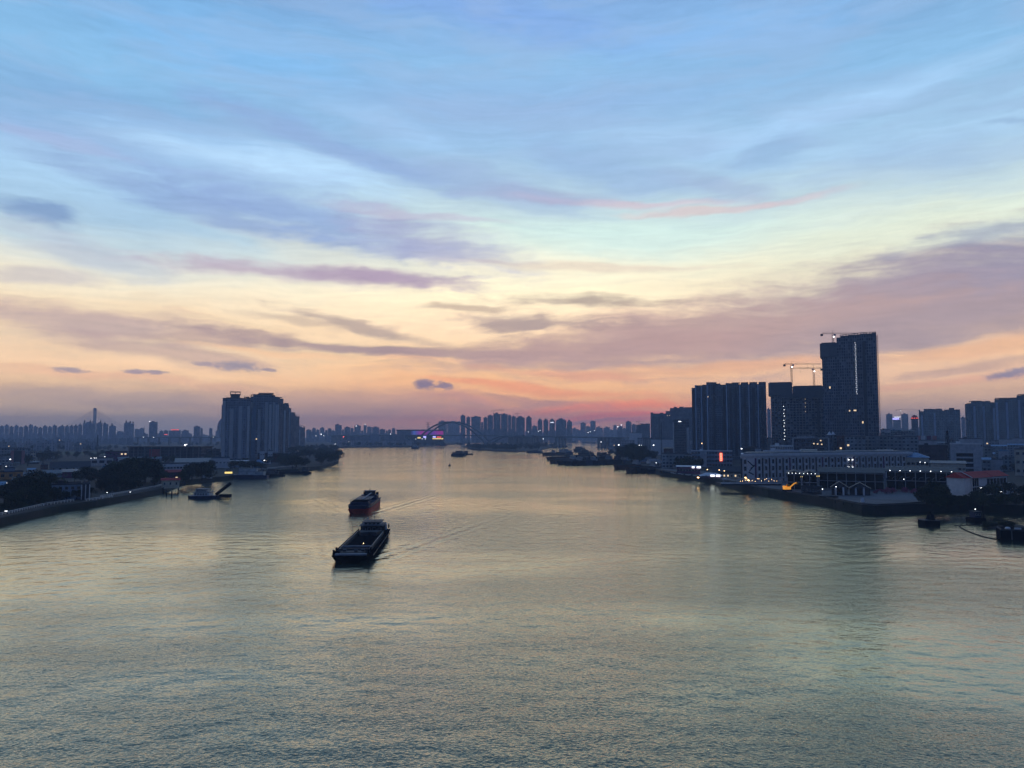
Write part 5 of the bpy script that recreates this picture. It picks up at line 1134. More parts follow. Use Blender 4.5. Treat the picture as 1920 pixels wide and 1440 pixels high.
low("yellow and brown banded block cut by the right edge of the photo", 1900, 1950, 843, 585, 16, 'cream', 'flat', 'conc', gz=4, win=(4, 3, 2.4, 2.2))
rr = random.Random(33); k = 0
spots = [(1846, 838), (1872, 834), (1905, 832), (1850, 848), (1880, 846), (1842, 858), (1862, 862), (1890, 858), (1715, 830), (1760, 828), (1790, 826), (1830, 828), (1860, 826), (1700, 812.5), (1660, 812.5), (1690, 811.5), (1895, 870), (1912, 880), (1870, 872), (1660, 806), (1680, 807), (1700, 806), (1845, 870), (1930, 860), (1885, 824), (1912, 822), (1741, 833), (1815, 845)]
for (u_, v_) in spots:
    k += 1; D = 640 if v_ > 850 else (760 if v_ > 835 else 960); w_ = rr.uniform(18, 34)
    low("%s small flat city building in the low quarter at the right, counted in depth" % ORD[k], u_ - w_ / 2, u_ + w_ / 2, v_, D + k * 3, 12, rr.choice(('f_old', 'f_right', 'f_old', 'offw')), rr.choice(('flat', 'flat', 'gable')), rr.choice(('conc', 'tin', 'blueroof')), 1.8, gz=4, name='city_building', win=None, group="small buildings of the low quarter at the right")
# left part of the right bank
low("blue white four storey school like block with a tall red lit sign", 1296, 1372, 846, 745, 14, 'blueg', 'flat', 'white', gz=4, win=(14, 4, 2.4, 1.7))
o = [x for x in bpy.data.objects if x.name.startswith('low_building')][-1]
MB().box(XD(1350.5, 745) - o.location.x - 1.4, XD(1350.5, 745) - o.location.x + 1.4, -.9, -.15, ZD(864.5, 745) - 4, ZD(849, 745) - 4).build('vertical_sign', M['signr'], o)
for z in range(4): MB().box(XD(1350.5, 745) - o.location.x - .9, XD(1350.5, 745) - o.location.x + .9, -1.0, -.92, ZD(863.5 - z * 3.8, 745) - 4, ZD(861.5 - z * 3.8, 745) - 4).build('sign_character', M['litwin'], o)
MB().box(XD(1320, 745) - o.location.x - 4, XD(1320, 745) - o.location.x + 2.5, -1.0, -.1, 0, ZD(846.5, 745) - 4).build('stair_tower', M['offw'], o)
low("dull brown arcaded block with rows of small balconies, river side of the office tower", 1240, 1284, 851.5, 720, 16, 'f_old', 'flat', 'conc', gz=4)
low("grey connecting block between the arcaded block and the blue white one", 1284.5, 1296, 853, 735, 14, 'offw', 'flat', 'conc', gz=4, win=(2, 3, 1.6, 1.6))
low("long low lit eaved building at the foot of the slim office tower", 1244, 1262, 839.5, 900, 14, 'brick', 'shed', 'tind', 1.2, gz=4, win=(5, 1, 2, 1.6), lit=((0, 0), (1, 0), (2, 0), (3, 0), (4, 0)))
for i, (a, b, v, D) in enumerate([(1195, 1240, 822, 1350), (1180, 1204, 812, 1500), (1205, 1222, 823, 1200), (1163, 1190, 826, 1450), (1220, 1262, 824, 1180), (1142, 1165, 821, 1700), (1270, 1298, 826, 1250), (1438, 1447, 822, 1000)]):
    low(["wide pale low block behind the right bank trees, below the stepped apartments", "white stacked balcony block left of the stepped apartments", "small white block near the thin mast on the right bank", "low block over the trees at the bridge's right end", "pale lilac long block left of the slim office tower",
         "dim low block at the bridge's landing on the right bank", "pale small balcony block touching the big slab's left foot", "low pale block between slab and wrapped building site"][i], a, b, v, D, 16, ('f_far2', 'white', 'f_old')[i % 3], 'flat', 'conc', gz=4)
o = low("low riverside shop strip with a pale roof edge and white signs", 1268, 1312, 874, 612, 10, 'violet', 'shed', 'white', .7, gz=4, win=(8, 1, 2.0, 1.8))
w0 = XD(1312, 612) - XD(1268, 612)
for (u_, wd) in ((1298.5, 1.0), (1308.5, 1.6)): MB().box(XD(u_, 612) - o.location.x - wd, XD(u_, 612) - o.location.x + wd, -1.3, -.9, ZD(877.5, 612) - 4, ZD(874.2, 612) - 4).build('lit_sign', M['signw'], o)
o = low("long white barrel tent on the quay with two bright white screens", 1311, 1353, 887, 560, 10, 'violet', 'hip', 'white', 2.2, gz=4)
for u_ in (1334.5, 1344.5): MB().box(XD(u_, 560) - o.location.x - 1.5, XD(u_, 560) - o.location.x + 1.5, -.5, -.1, .8, 2.3).build('screen', M['signw'], o)
low("long dark gable roof behind the white barrel tent", 1335, 1386, 874, 600, 16, 'black', 'gable', 'tind', 4.5, gz=4, win=(6, 1, 1.4, 1.2))
low("low wall of lit arched openings under the long dark gable", 1353, 1388, 888, 552, 4, 'cream', 'flat', 'tind', gz=4, win=(5, 1, 1.2, 1.4), lit=((0, 0), (1, 0), (3, 0)))
# big open sheds in front of the white building
def shed(label, u0, u1, D, vt_eave, vt_ridge, depth, lights=0, wallm='black', side='x', rz=0):
    X0, X1 = XD(u0, D), XD(u1, D); az = math.atan2((X0 + X1) / 2, D); w = (X1 - X0) * math.cos(az); he, hr = ZD(vt_eave, D) - 4, ZD(vt_ridge, D) - 4
    r = empty('open_shed', ((X0 + X1) / 2, D, 4), rz - az); tag(r, label, 'shed')
    if side == 'y': MB().gable(-w / 2 - .5, w / 2 + .5, -.6, depth, he + .02, hr, 'y').build('roof', M['tind'], r)
    else: MB().gable(-w / 2 - .5, w / 2 + .5, -.6, depth, he + .02, hr, 'x').build('roof', M['tind'], r)
    MB().box(-w / 2 + .3, w / 2 - .3, depth * .5, depth * .5 + .3, 0, he - .1).build('back_wall', M[wallm], r)
    n = max(2, int(w / 5))
    for i in range(n + 1):
        x = -w / 2 + w * i / n; MB().box(x - .18, x + .18, .05, .4, 0, he).build('post', M['frame'], r)
    for z in (he * .5, he - .5): MB().box(-w / 2 - .1, w / 2 + .1, -.15, .04, z - .18, z + .18).build('beam', M['frame'], r)
    for i in range(lights):
        x = -w / 2 + w * (i + .5) / lights; MB().ball((x, -.5, he + .25), .2, 8, 5).build('string_light', M['lampw'], r)
    return r
shed("left open fronted gabled shed with string lights on the right quay", 1473.5, 1500.5, 432, 888, 883, 26, 4, side='y')
shed("right open fronted gabled shed with string lights on the right quay", 1501.5, 1530, 430, 889, 883.5, 26, 4, side='y')
shed("long low dark shed with white beams continuing right of the gabled pair", 1531, 1655, 436, 886, 877.5, 26, 0)
shed("longest dark barn roof with arched openings before the white building's right end", 1656, 1790, 430, 884, 876, 30, 7)
o = [x for x in bpy.data.objects if x.name.startswith('open_shed')][-1]
for i in range(12): MB().tube([(-18 + i * 3.4, -.3, 6.2), (-17.2 + i * 3.4, -.3, 7.4), (-15.6 + i * 3.4, -.3, 7.7)], .09, 4).build('arch_trim', M['frame'], o)
low("low pale fence wall with blue gates left of the red roofed house", 1734, 1796, 915, 398, 3, 'blueg', 'flat', 'blueroof', gz=4)
# stone huts with dark doorways
for i, (a, b) in enumerate(((1556, 1586), (1590, 1628))):
    o = low(("left" if i == 0 else "right") + " small grey stone hut with a black doorway at the quay", a, b, 903 + i * 2, 398, 8, 'concd', 'gable', 'tind', 3.2, gz=4, ridge='y')
    MB().box(-1.3, 1.3, -.3, -.02, 0, 4.2).build('doorway', M['black'], o)
    for s in (-1.9, 1.9): MB().box(s - .45, s + .45, -.6, -.02, 0, 4.4).build('door_pillar', M['white'], o)
low("small timber container cabin with a row of lit slots beside the gabled sheds", 1500, 1537, 914, 405, 6, 'concd', 'flat', 'tind', gz=4, win=(6, 1, .9, 1.2))
# red roofed house
A, B = Vector((XD(1818, 386), 386, 4)), Vector((XD(1884, 402), 402, 4)); d_ = B - A; az_ = math.atan2(d_.y, d_.x)
rh = empty('red_roofed_house', A, az_); tag(rh, "white two storey house with a bright red tiled roof on the right shore", 'house')
Lh = d_.length; he = ZD(896, 386) - 4
MB().box(0, Lh, 0, 9, -.5, he).build('wall', M['white'], rh)
MB().box(Lh * .0, Lh, -.25, -.02, he * .5, he * .5 + .35).build('floor_band', M['white'], rh)
rf = MB().gable(-1.2, Lh * .55, -1.2, 10.2, he + .02, he + 2.9, 'x'); rf.build('roof', M['redroof'], rh)
MB().gable(Lh * .55 + .03, Lh + 1, -.9, 9.9, he + .3, he + 3.0, 'x').build('roof', M['redroof'], rh)
MB().bar((-1.3, -1.3, he + .05), (-1.3, 4.5, he + 3.0), .2).bar((-1.3, 4.5, he + 3.0), (-1.3, 10.3, he + .05), .2).build('bargeboard', M['white'], rh)
for i in range(3): MB().box(.8 + i * 1.9, 2.3 + i * 1.9, -.10, -.01, 1.0, he - .3).build('window', M['glass'], rh)
for i in range(6):
    x = Lh * .42 + i * Lh * .095
    for z in (.9, he * .5 + .6): MB().box(x + .2, x + Lh * .08, -.10, -.01, z, z + he * .36).build('window', M['glass'], rh)
# gable end wing facing the river
MB().box(-5.6, -.02, .4, 9.4, -.5, he - .1).build('wall', M['white'], rh); MB().gable(-6.2, -1.22, -.2, 10.2, he - .08, he + 2.7, 'x').build('roof', M['redroof'], rh)
low("white small open pavilion right of the red roofed house", 1884, 1896, 905, 405, 6, 'offw', 'hip', 'white', 2.0, gz=4, win=(2, 1, 1, 1))
for i, (u_, v_, m_, D_, rr_) in enumerate([(1834, 914, 'lampw', 380, .42), (1843, 920, 'lampw', 378, .32), (1829, 926, 'lampw', 372, .28), (1871, 921, 'lampw', 380, .42), (1919, 927, 'lampo', 360, .5)]):
    zl = ZD(v_, D_); lamp(["brightest lamp before the red roofed house", "middle small lamp before the red roofed house", "lowest lamp left of the red roofed house", "right hand lamp before the red roofed house", "yellow lamp at the right edge of the photo"][i], XD(u_, D_), D_, 4, max(1.0, zl - 4.4), m_, rr_, arm=.3)
LR = [(1722, 866, 'lampw', 540, "left of two lamps on the roof terrace behind the barn"), (1731, 867, 'lampw', 540, "right of two lamps on the roof terrace behind the barn"), (1690, 898, 'lampw', 425, "lamp on the barn wall right of centre"), (1537.5, 916.5, 'lampw', 400, "small lamp at the corner of the gabled sheds"),
  (1563, 912, 'lampw', 395, "small lamp beside the left stone hut"), (1315, 831, 'lampy', 960, "warm lamp at the slab apartment block's left foot"), (1389, 841, 'lampw', 760, "bright lamp at the plant room left edge"), (1224.5, 834.5, 'lampw', 1100, "bright lamp over the right bank trees"), (1159.5, 834, 'lampw', 1300, "bright lamp at the right bank near the bridge"),
  (1198, 834.5, 'lampw', 1200, "left of a lamp pair over the right bank trees"), (1201.5, 834.5, 'lampw', 1200, "right of a lamp pair over the right bank trees"), (1250.5, 848.5, 'lampw', 800, "lamp above the arcaded block's roof"), (1324, 880, 'lampy', 600, "warm lamp above the white barrel tent, left"), (1346, 881, 'lampy', 600, "warm lamp above the white barrel tent, middle"),
  (1355.5, 882.5, 'lampy', 600, "warm lamp above the white barrel tent, right"), (1394.5, 895, 'lampo', 480, "bright amber floodlight on the lit quay terrace, left"), (1400, 900, 'lampo', 475, "bright amber floodlight on the lit quay terrace, right"), (1228.5, 867.5, 'lampw', 640, "lamp above the moored boats on the right bank"),
  (1126.5, 828.5, 'lampw', 1900, "small lamp at the bridge's right landing"), (1291, 816, 'lampw', 1150, "faint lamp left of the big slab block")]
for (u_, v_, m_, D_, lb) in LR:
    zl = ZD(v_, D_); lamp(lb, XD(u_, D_), D_, 4, max(1.5, zl - 4.4), m_, max(.28, D_ * .00075 * (1.2 if 'bright' in lb else .75)), arm=.5)
LL = [(20.5, 861, 800, "bright lamp before the far left apartment row"), (84, 852, 1000, "left lamp at the green field"), (112, 851.5, 1050, "middle lamp at the green field"), (174, 850.5, 1060, "right lamp at the green field"), (13, 874, 720, "lamp beside the rooftop hut at the far left"),
  (171.5, 859, 790, "first small lamp on the flared hall's roof"), (177.5, 858.5, 790, "second small lamp on the flared hall's roof"), (181, 858.5, 790, "third small lamp on the flared hall's roof"), (197, 856, 790, "last small lamp on the flared hall's roof"), (15, 905, 430, "lamp among the nearest left trees, upper"),
  (14, 958, 312, "left of two low lamps by the boardwalk's near end"), (17, 960, 312, "right of two low lamps by the boardwalk's near end"), (30, 950, 335, "faint lamp under the nearest left trees"), (172, 885, 560, "bright wide lamp left of the pink arcade"), (350, 833, 1100, "lamp over the long columned hall"), (496, 863, 800, "bright lamp below the riverside apartments"),
  (559, 845.5, 1300, "lamp in front of the treed point"), (203, 923, 385, "faint lamp on the boardwalk under the banyans"), (246, 922, 392, "faint lamp on the boardwalk right of the banyans")]
for (u_, v_, D_, lb) in LL:
    zl = ZD(v_, D_); lamp(lb, XD(u_, D_), D_, 3, max(1.2, zl - 3.4), 'lampw', max(.2, D_ * .0007 * (1.2 if 'bright' in lb else .7) * (.5 if 'faint' in lb else 1)), arm=.5)
# lit terrace on the quay
r = empty('quay_terrace', (XD(1395, 478), 478, 4.06)); tag(r, "white edged raised terrace with strings of warm lights on the right quay", 'terrace')
MB().box(-16, 22, -3, 9, 0, 1.3).build('platform', M['concd'], r); MB().box(-16.3, 22.3, -3.4, -3.02, 1.0, 1.7).build('rim', M['white'], r)
for i in range(9): MB().box(-14 + i * 4.2, -13.8 + i * 4.2, -1, -.8, 1.31, 4.4).build('post', M['frame'], r)
rr = random.Random(4)
for i in range(16): MB().ball((-3 + i * 1.55, rr.uniform(-1.4, 2), 2.2 + rr.random() * 2.0), .14, 6, 4).build('warm_light', M['lampy'], r)
for i in range(5): MB().tube([(-12 + i * 7, 3, 1.31), (-12 + i * 7, 3, 3.5), (-12 + i * 7, 3, 3.55), (-12 + i * 7, 3, 4.3)], [.06, .06, 1.9, .05], 8).build('parasol', M['brick' if i % 2 else 'offw'], r)
# glowing yellow machine on the quay
r = empty('excavator', (XD(1474, 425), 425, 4.06), R(8)); tag(r, "yellow excavator lit amber with its arm raised on the quay", 'excavator')
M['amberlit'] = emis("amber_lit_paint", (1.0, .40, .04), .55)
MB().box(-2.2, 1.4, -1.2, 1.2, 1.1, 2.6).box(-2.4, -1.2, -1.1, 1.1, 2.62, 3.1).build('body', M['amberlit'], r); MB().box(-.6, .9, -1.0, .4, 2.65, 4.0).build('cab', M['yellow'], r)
for s in (-1.1, 1.1): MB().prism([(-2.4, s - .35), (2.0, s - .35), (2.0, s + .35), (-2.4, s + .35)], 0, 1.05).build('track', M['black'], r)
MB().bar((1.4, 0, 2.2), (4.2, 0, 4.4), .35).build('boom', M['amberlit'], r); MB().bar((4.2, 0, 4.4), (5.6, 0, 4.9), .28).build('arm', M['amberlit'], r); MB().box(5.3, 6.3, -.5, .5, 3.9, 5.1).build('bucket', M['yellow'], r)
# round pool covers / dark discs on the plaza, flower beds, a small tent
for i, (u_, v_) in enumerate(((1524, 926), (1554, 932))):
    o = MB().tube([(0, 0, 0), (0, 0, .35)], 4.6, 20).build('planter', M['black']); o.location = P(u_, v_, 4.06); tag(o, ("left" if i == 0 else "right") + " low round dark planter on the quay plaza", 'planter', "round planters on the quay plaza")
o = empty('signboard', P(1617, 941, 4.06)); tag(o, "small white A shaped board standing alone on the quay plaza", 'board')
MB().add([(-.8, -.5, 0), (.8, -.5, 0), (.7, 0, 1.9), (-.7, 0, 1.9), (-.8, .5, 0), (.8, .5, 0)], [(0, 1, 2, 3), (3, 2, 5, 4), (1, 5, 2), (0, 3, 4)]).build('panel', M['white'], o)
MB().poly([P(1610, 934, 4.075), P(1700, 938, 4.075), P(1742, 932, 4.075), P(1742, 928, 4.075), P(1640, 926, 4.075)]).build('gravel', plain("pale_gravel", (.24, .25, .26), .95, sc=1.2))['kind'] = 'structure'
# parked cars along the left part of the quay
def car_parts():
    b = MB().prism([(-2.1, -.85), (2.1, -.85), (2.2, -.5), (2.2, .5), (2.1, .85), (-2.1, .85)], .32, .88)
    g = MB().add([(-1.7, -.8, .89), (1.2, -.8, .89), (1.2, .8, .89), (-1.7, .8, .89), (-1.2, -.62, 1.45), (.4, -.62, 1.45), (.4, .62, 1.45), (-1.2, .62, 1.45)], [(3, 2, 1, 0), (4, 5, 6, 7), (0, 1, 5, 4), (1, 2, 6, 5), (2, 3, 7, 6), (3, 0, 4, 7)])
    w = MB().tube([(0, -.1, 0), (0, .1, 0)], .32, 10)
    return b, g, w
cb, cg, cw = car_parts(); proto = [m.build('body', M['white']).data for m in (cb,)] + [cg.build('cabin', M['glass']).data, cw.build('wheel', M['black']).data]
protod = cb.build('body', M['steel']).data
for o in [x for x in bpy.data.objects if x.parent is None and x.name.split('.')[0] in ('body', 'cabin', 'wheel')]: bpy.data.objects.remove(o)
rr = random.Random(9)
for i in range(16):
    u_ = 1256 + i * 4.6 + rr.uniform(-.6, .6); v_ = 887 + (u_ - 1256) * .125 + rr.uniform(-.5, .5)
    e = empty('parked_car', P(u_, v_, 4.06), R(rr.choice((62, 70, 66)))); tag(e, "%s small parked car from the left along the right quay edge" % ORD[i + 1], 'car', 'cars parked along the right quay')
    link(bpy.data.objects.new('body', proto[0] if i % 3 else protod), e); link(bpy.data.objects.new('cabin', proto[1]), e)
    for wx in (-1.3, 1.3):
        for wy in (-.78, .78): w = bpy.data.objects.new('wheel', proto[2]); link(w, e); w.location = (wx, wy, .32)
e = empty('parked_car', P(1314, 897, 4.06), R(200)); tag(e, "car with glowing headlights turning on the right quay", 'car'); link(bpy.data.objects.new('body', protod), e); link(bpy.data.objects.new('cabin', proto[1]), e)
for wx in (-1.3, 1.3):
    for wy in (-.78, .78): w = bpy.data.objects.new('wheel', proto[2]); link(w, e); w.location = (wx, wy, .32)
for s in (-.6, .6): MB().ball((2.25, s, .7), .3, 8, 5).build('headlight', M['lampo'], e)
# ------------------------------------------------------------------ trees
def scatter(n, u0, u1, vfn0, vfn1, gz, h0, h1, keys, label, group, seed, wide=1.15, name='tree', cat='tree', mass=None):
    r_ = random.Random(seed); spots = []
    for i in range(n):
        u = r_.uniform(u0, u1); f = lambda q: q(u) if callable(q) else q
        v = 815 + 1 / (1 / (f(vfn0) - 815) + (1 / (f(vfn1) - 815) - 1 / (f(vfn0) - 815)) * r_.random())
        spots.append((u, P(u, v, gz), r_.uniform(h0, h1), r_.choice(keys)))
    spots.sort(key=lambda q: q[0])
    if mass:       # a far wood that reads as one mass
        o = None; bm = bmesh.new()
        for u, p, h, k in spots:
            c, t = TREES[k]; s = h / 10; mtx = Matrix.Translation((p.x, p.y, gz)) @ Matrix.Rotation(r_.uniform(0, 6.28), 4, 'Z') @ Matrix.Diagonal((s * wide, s * wide, s, 1))
            for src, mi in ((c, 0), (t, 1)):
                nf = len(bm.faces); nv = len(bm.verts); bm.from_mesh(src); bm.verts.ensure_lookup_table(); bm.faces.ensure_lookup_table()
                bmesh.ops.transform(bm, matrix=mtx, verts=bm.verts[nv:])
                for fc in bm.faces[nf:]: fc.material_index = mi
        me = bpy.data.meshes.new(mass); bm.to_mesh(me); bm.free(); me.materials.append(M['leaf']); me.materials.append(M['bark'])
        o = bpy.data.objects.new(mass, me); link(o); tag(o, label, 'wood', None, 'stuff'); return
    for i, (u, p, h, k) in enumerate(spots):
        tree(p.x, p.y, gz, h, k, label + ", %s from left" % ORD[i + 1], cat, name, group, wide)
def interp(pts):
    def g(u):
        for (a, va), (b, vb) in zip(pts, pts[1:]):
            if u <= b: return va + (vb - va) * max(0, (u - a)) / (b - a)
        return pts[-1][1]
    return g
BIG = ['big0', 'big1', 'big2']; MID = ['mid0', 'mid1', 'mid2']; FARK = ['far0', 'far1']
def T(u, v, h, key, label, gz=3.0, wide=1.2, group=None, name='tree'):
    p = P(u, v, gz); tree(p.x, p.y, gz, h, key, label, 'tree', name, group, wide)
for i, (u, v, h, w) in enumerate([(-20, 951, 10, 1.3), (8, 944, 10, 1.2), (30, 951, 8, 1.2), (47, 940, 14, 1.2), (68, 930, 15, 1.3), (92, 932, 13.5, 1.25), (112, 934, 10, 1.2), (128, 930, 8, 1.2), (60, 946, 10, 1.2), (84, 944, 9, 1.2), (100, 941, 8, 1.1)]):
    T(u, v, h, BIG[i % 3], "big dark broad tree of the nearest left clump, %s counting its trunks from the left" % ORD[i + 1], 3, w, "trees of the nearest left clump")
for i, (u, v, h, w) in enumerate([(202, 917, 13, 1.2), (218, 915, 17, 1.3), (236, 912, 19, 1.3), (254, 908, 20, 1.3), (272, 905, 19.5, 1.3), (290, 902, 16, 1.25), (246, 917, 14, 1.2), (228, 920, 11, 1.2), (300, 905, 11, 1.1), (190, 920, 8, 1.1)]):
    T(u, v, h, BIG[i % 3], "banyan of the large rounded dark clump beside the boardwalk, %s trunk from the left" % ORD[i + 1], 3, w, "banyans of the rounded left clump")
T(158, 905, 12, 'big1', "separate dark tree over the shed's white framed end", wide=1.1); T(166, 902, 11, 'big0', "dark tree just right of the one above the shed's white end"); T(140, 903, 7, 'mid0', "small dark tree behind the waterfront shed roof")
T(360, 900, 14, 'big0', "round dark tree behind the moored dredger, left half", wide=1.2); T(379, 900, 14.5, 'big1', "round dark tree behind the moored dredger, right half", wide=1.2)
T(343, 905, 10, 'big2', "narrow dark tree standing right of the red roofed pavilion", wide=.7); T(350, 909, 8, 'mid0', "small dark tree at the water right of the pavilion")
T(311, 872, 12, 'mid0', "dark tree behind the white houses on the left bank"); T(322, 871, 11, 'mid1', "second dark tree behind the white houses on the left bank")
scatter(26, 396, 492, 872, 882, 3, 7, 10, MID, "bushy tree on the shore below the riverside apartments", "trees below the riverside apartments", 41)
scatter(24, 376, 530, 856, 864, 3, 7, 11, MID, "tree at the foot of the riverside apartments", "trees at the foot of the apartments", 42)
scatter(20, 500, 560, 862, 876, 3, 8, 12, MID, "tree of the bank between pavilion and treed point", "trees of the bank before the point", 43)
shore = interp([(540, 883), (600, 877), (634, 867.5)])
scatter(50, 545, 633, 846, shore, 3, 10, 14, MID, "dense leafy tree of the woods on the left river point", "trees of the left river point", 44, 1.5)
scatter(20, 568, 631, 841, 846, 3, 10, 14, FARK, "farther dark wood at the back of the left river point", "farther trees of the left river point", 45, mass='woodland')
scatter(26, -30, 110, 858, 874, 3, 9, 14, MID, "tree of the dark belt behind the ochre building", "trees of the belt behind the ochre building", 46)
scatter(26, 65, 240, 853.5, 860, 3, 7, 10, MID, "tree of the hedge row in front of the green field", "trees in front of the green field", 47)
scatter(44, 60, 245, 839, 846, 3, 8, 12, FARK, "dark tree belt beyond the green field on the left", "trees beyond the green field", 48, mass='woodland')
scatter(30, 240, 415, 832, 838, 3, 8, 12, FARK, "dim tree belt behind the long columned hall", "trees behind the columned hall", 49, mass='woodland')
scatter(40, 638, 865, 834.5, 836.6, 3, 9, 13, FARK, "far bank tree line along the water below the arch", "far bank trees below the arch bridge", 50, 1.5, mass='woodland')
scatter(58, 876, 1010, 839, interp([(876, 840), (900, 843), (985, 845.5), (1010, 843)]), 2, 10, 15, FARK, "dense dark wood covering the river island", "trees of the wooded island", 51, 1.35, mass='woodland')
scatter(22, 1000, 1042, 836.4, 838.5, 2, 9, 14, FARK, "wood on the island's right tip by the piers", "trees of the island tip", 52, 1.3, mass='woodland')
rs = interp([(1128, 834), (1140, 838), (1152, 844), (1162, 852)])
scatter(44, 1129, 1170, 831, rs, 4, 8, 13, FARK, "dark wood along the receding right bank", "trees of the receding right bank", 53, 1.2, mass='woodland')
scatter(34, 1165, 1262, 836, 848, 4, 8, 13, FARK, "dark wood below the stepped apartments on the right bank", "trees below the stepped apartments", 54, 1.2, mass='woodland')
for i, (u, v, h) in enumerate([(1168, 861, 18), (1178, 863, 22), (1189, 864, 23), (1201, 864, 21), (1211, 865, 16), (1184, 866, 16), (1197, 868, 15)]):
    T(u, v, h, BIG[i % 3], "tall dark rounded tree of the right bank clump above moored boats, %s trunk from left" % ORD[i + 1], 4, 1.15, "tall rounded right bank clump")
scatter(12, 1270, 1326, 878, 884, 4, 9, 13, MID, "tree in front of the blue white four storey block", "trees before the blue white block", 55)
scatter(10, 1215, 1262, 852, 866, 4, 7, 11, MID, "small tree between the clump and the arcaded block", "trees by the arcaded block", 56)
scatter(16, 1808, 1925, 870, 888, 4, 7, 11, MID, "tree of the low quarter behind the red roofed house", "trees behind the red roofed house", 57)
for i, (u, v, h) in enumerate([(1738, 945, 9), (1752, 942, 11), (1768, 944, 9.5), (1748, 950, 7), (1776, 950, 6), (1762, 952, 6)]):
    T(u, v, h, BIG[i % 3], "dark tree of the round clump at the quay's right corner, %s trunk from left" % ORD[i + 1], 4, 1.2, "round clump at the quay corner")
scatter(34, 1782, 1935, 940, 953, 4, 3.5, 6.0, MID, "dark bush of the hedge along the right shore", "bushes of the right shore hedge", 58, 1.35, 'bush', 'bush')
for i, (u, v, h) in enumerate([(1845, 937, 8), (1868, 935, 8.5), (1895, 932, 9), (1915, 937, 8), (1835, 942, 6)]):
    T(u, v, h, MID[i % 3], "tree before the red roofed house, %s trunk from the left" % ORD[i + 1], 4, 1.2, "trees before the red roofed house")
scatter(14, 1640, 1735, 922, 928, 4, 2.6, 3.8, ['bush'], "pink flowering bush at the back of the quay plaza", "pink bushes on the quay plaza", 59, 1.5, 'flowering_bush', 'bush')

sb = interp([(-20, 968), (0, 965), (38, 957), (95, 944), (150, 936), (200, 929), (250, 920), (330, 904)])
scatter(22, -15, 175, lambda u: sb(u) - 3, sb, 3, 3.5, 6, MID, "small dark tree leaning over the near left boardwalk", "small trees over the boardwalk", 61, 1.3)
scatter(9, 200, 300, lambda u: sb(u) - 3, sb, 3, 3, 5, MID, "low bush between banyans and boardwalk", "bushes between banyans and boardwalk", 62, 1.3, 'bush', 'bush')
# ------------------------------------------------------------------ boats
def ring(mb, x0, x1, y0, y1, z0, z1, t):
    o = [(x0, y0), (x1, y0), (x1, y1), (x0, y1)]; n = [(x0 + t, y0 + t), (x1 - t, y0 + t), (x1 - t, y1 - t), (x0 + t, y1 - t)]
    vs = [(x, y, z) for z in (z0, z1) for x, y in o] + [(x, y, z) for z in (z0, z1) for x, y in n]; fs = []
    for i in range(4):
        j = (i + 1) % 4; fs += [(i, j, 4 + j, 4 + i), (8 + j, 8 + i, 12 + i, 12 + j), (4 + i, 4 + j, 12 + j, 12 + i), (j, i, 8 + i, 8 + j)]
    return mb.add(vs, fs)
def hull(L, B, free, name, mat, r, z0=-.5, sheer=.8, zlo=None, bow=.62, stat=None):
    # x = 0 at the stern, L at the bow
    st = [(0, .78, .66), (.03, .92, .8), (.10, 1, .94), (.82, 1, .95), (.92, .93, .80), (.98, bow + .12, .5), (1.0, bow, .34)]
    vs = []; n = len(st)
    for s, fd, fb in st:
        zt = free + sheer * max(0, (s - .75) / .25) ** 2 + .25 * max(0, (.1 - s) / .1)
        xb = s * L - (L * .035 if s > .95 else 0)
        if zlo is not None: zt = zlo
        vs += [(s * L, -fd * B / 2, zt), (s * L, fd * B / 2, zt), (xb, fb * B / 2, z0), (xb, -fb * B / 2, z0)]
    fs = [(0, 1, 2, 3), tuple((n - 1) * 4 + k for k in (3, 2, 1, 0))]
    for i in range(n - 1):
        a = i * 4
        for k in range(4): fs.append((a + k, a + (k + 1) % 4, a + 4 + (k + 1) % 4, a + 4 + k))
    return MB().add(vs, fs).build(name, M[mat], r)
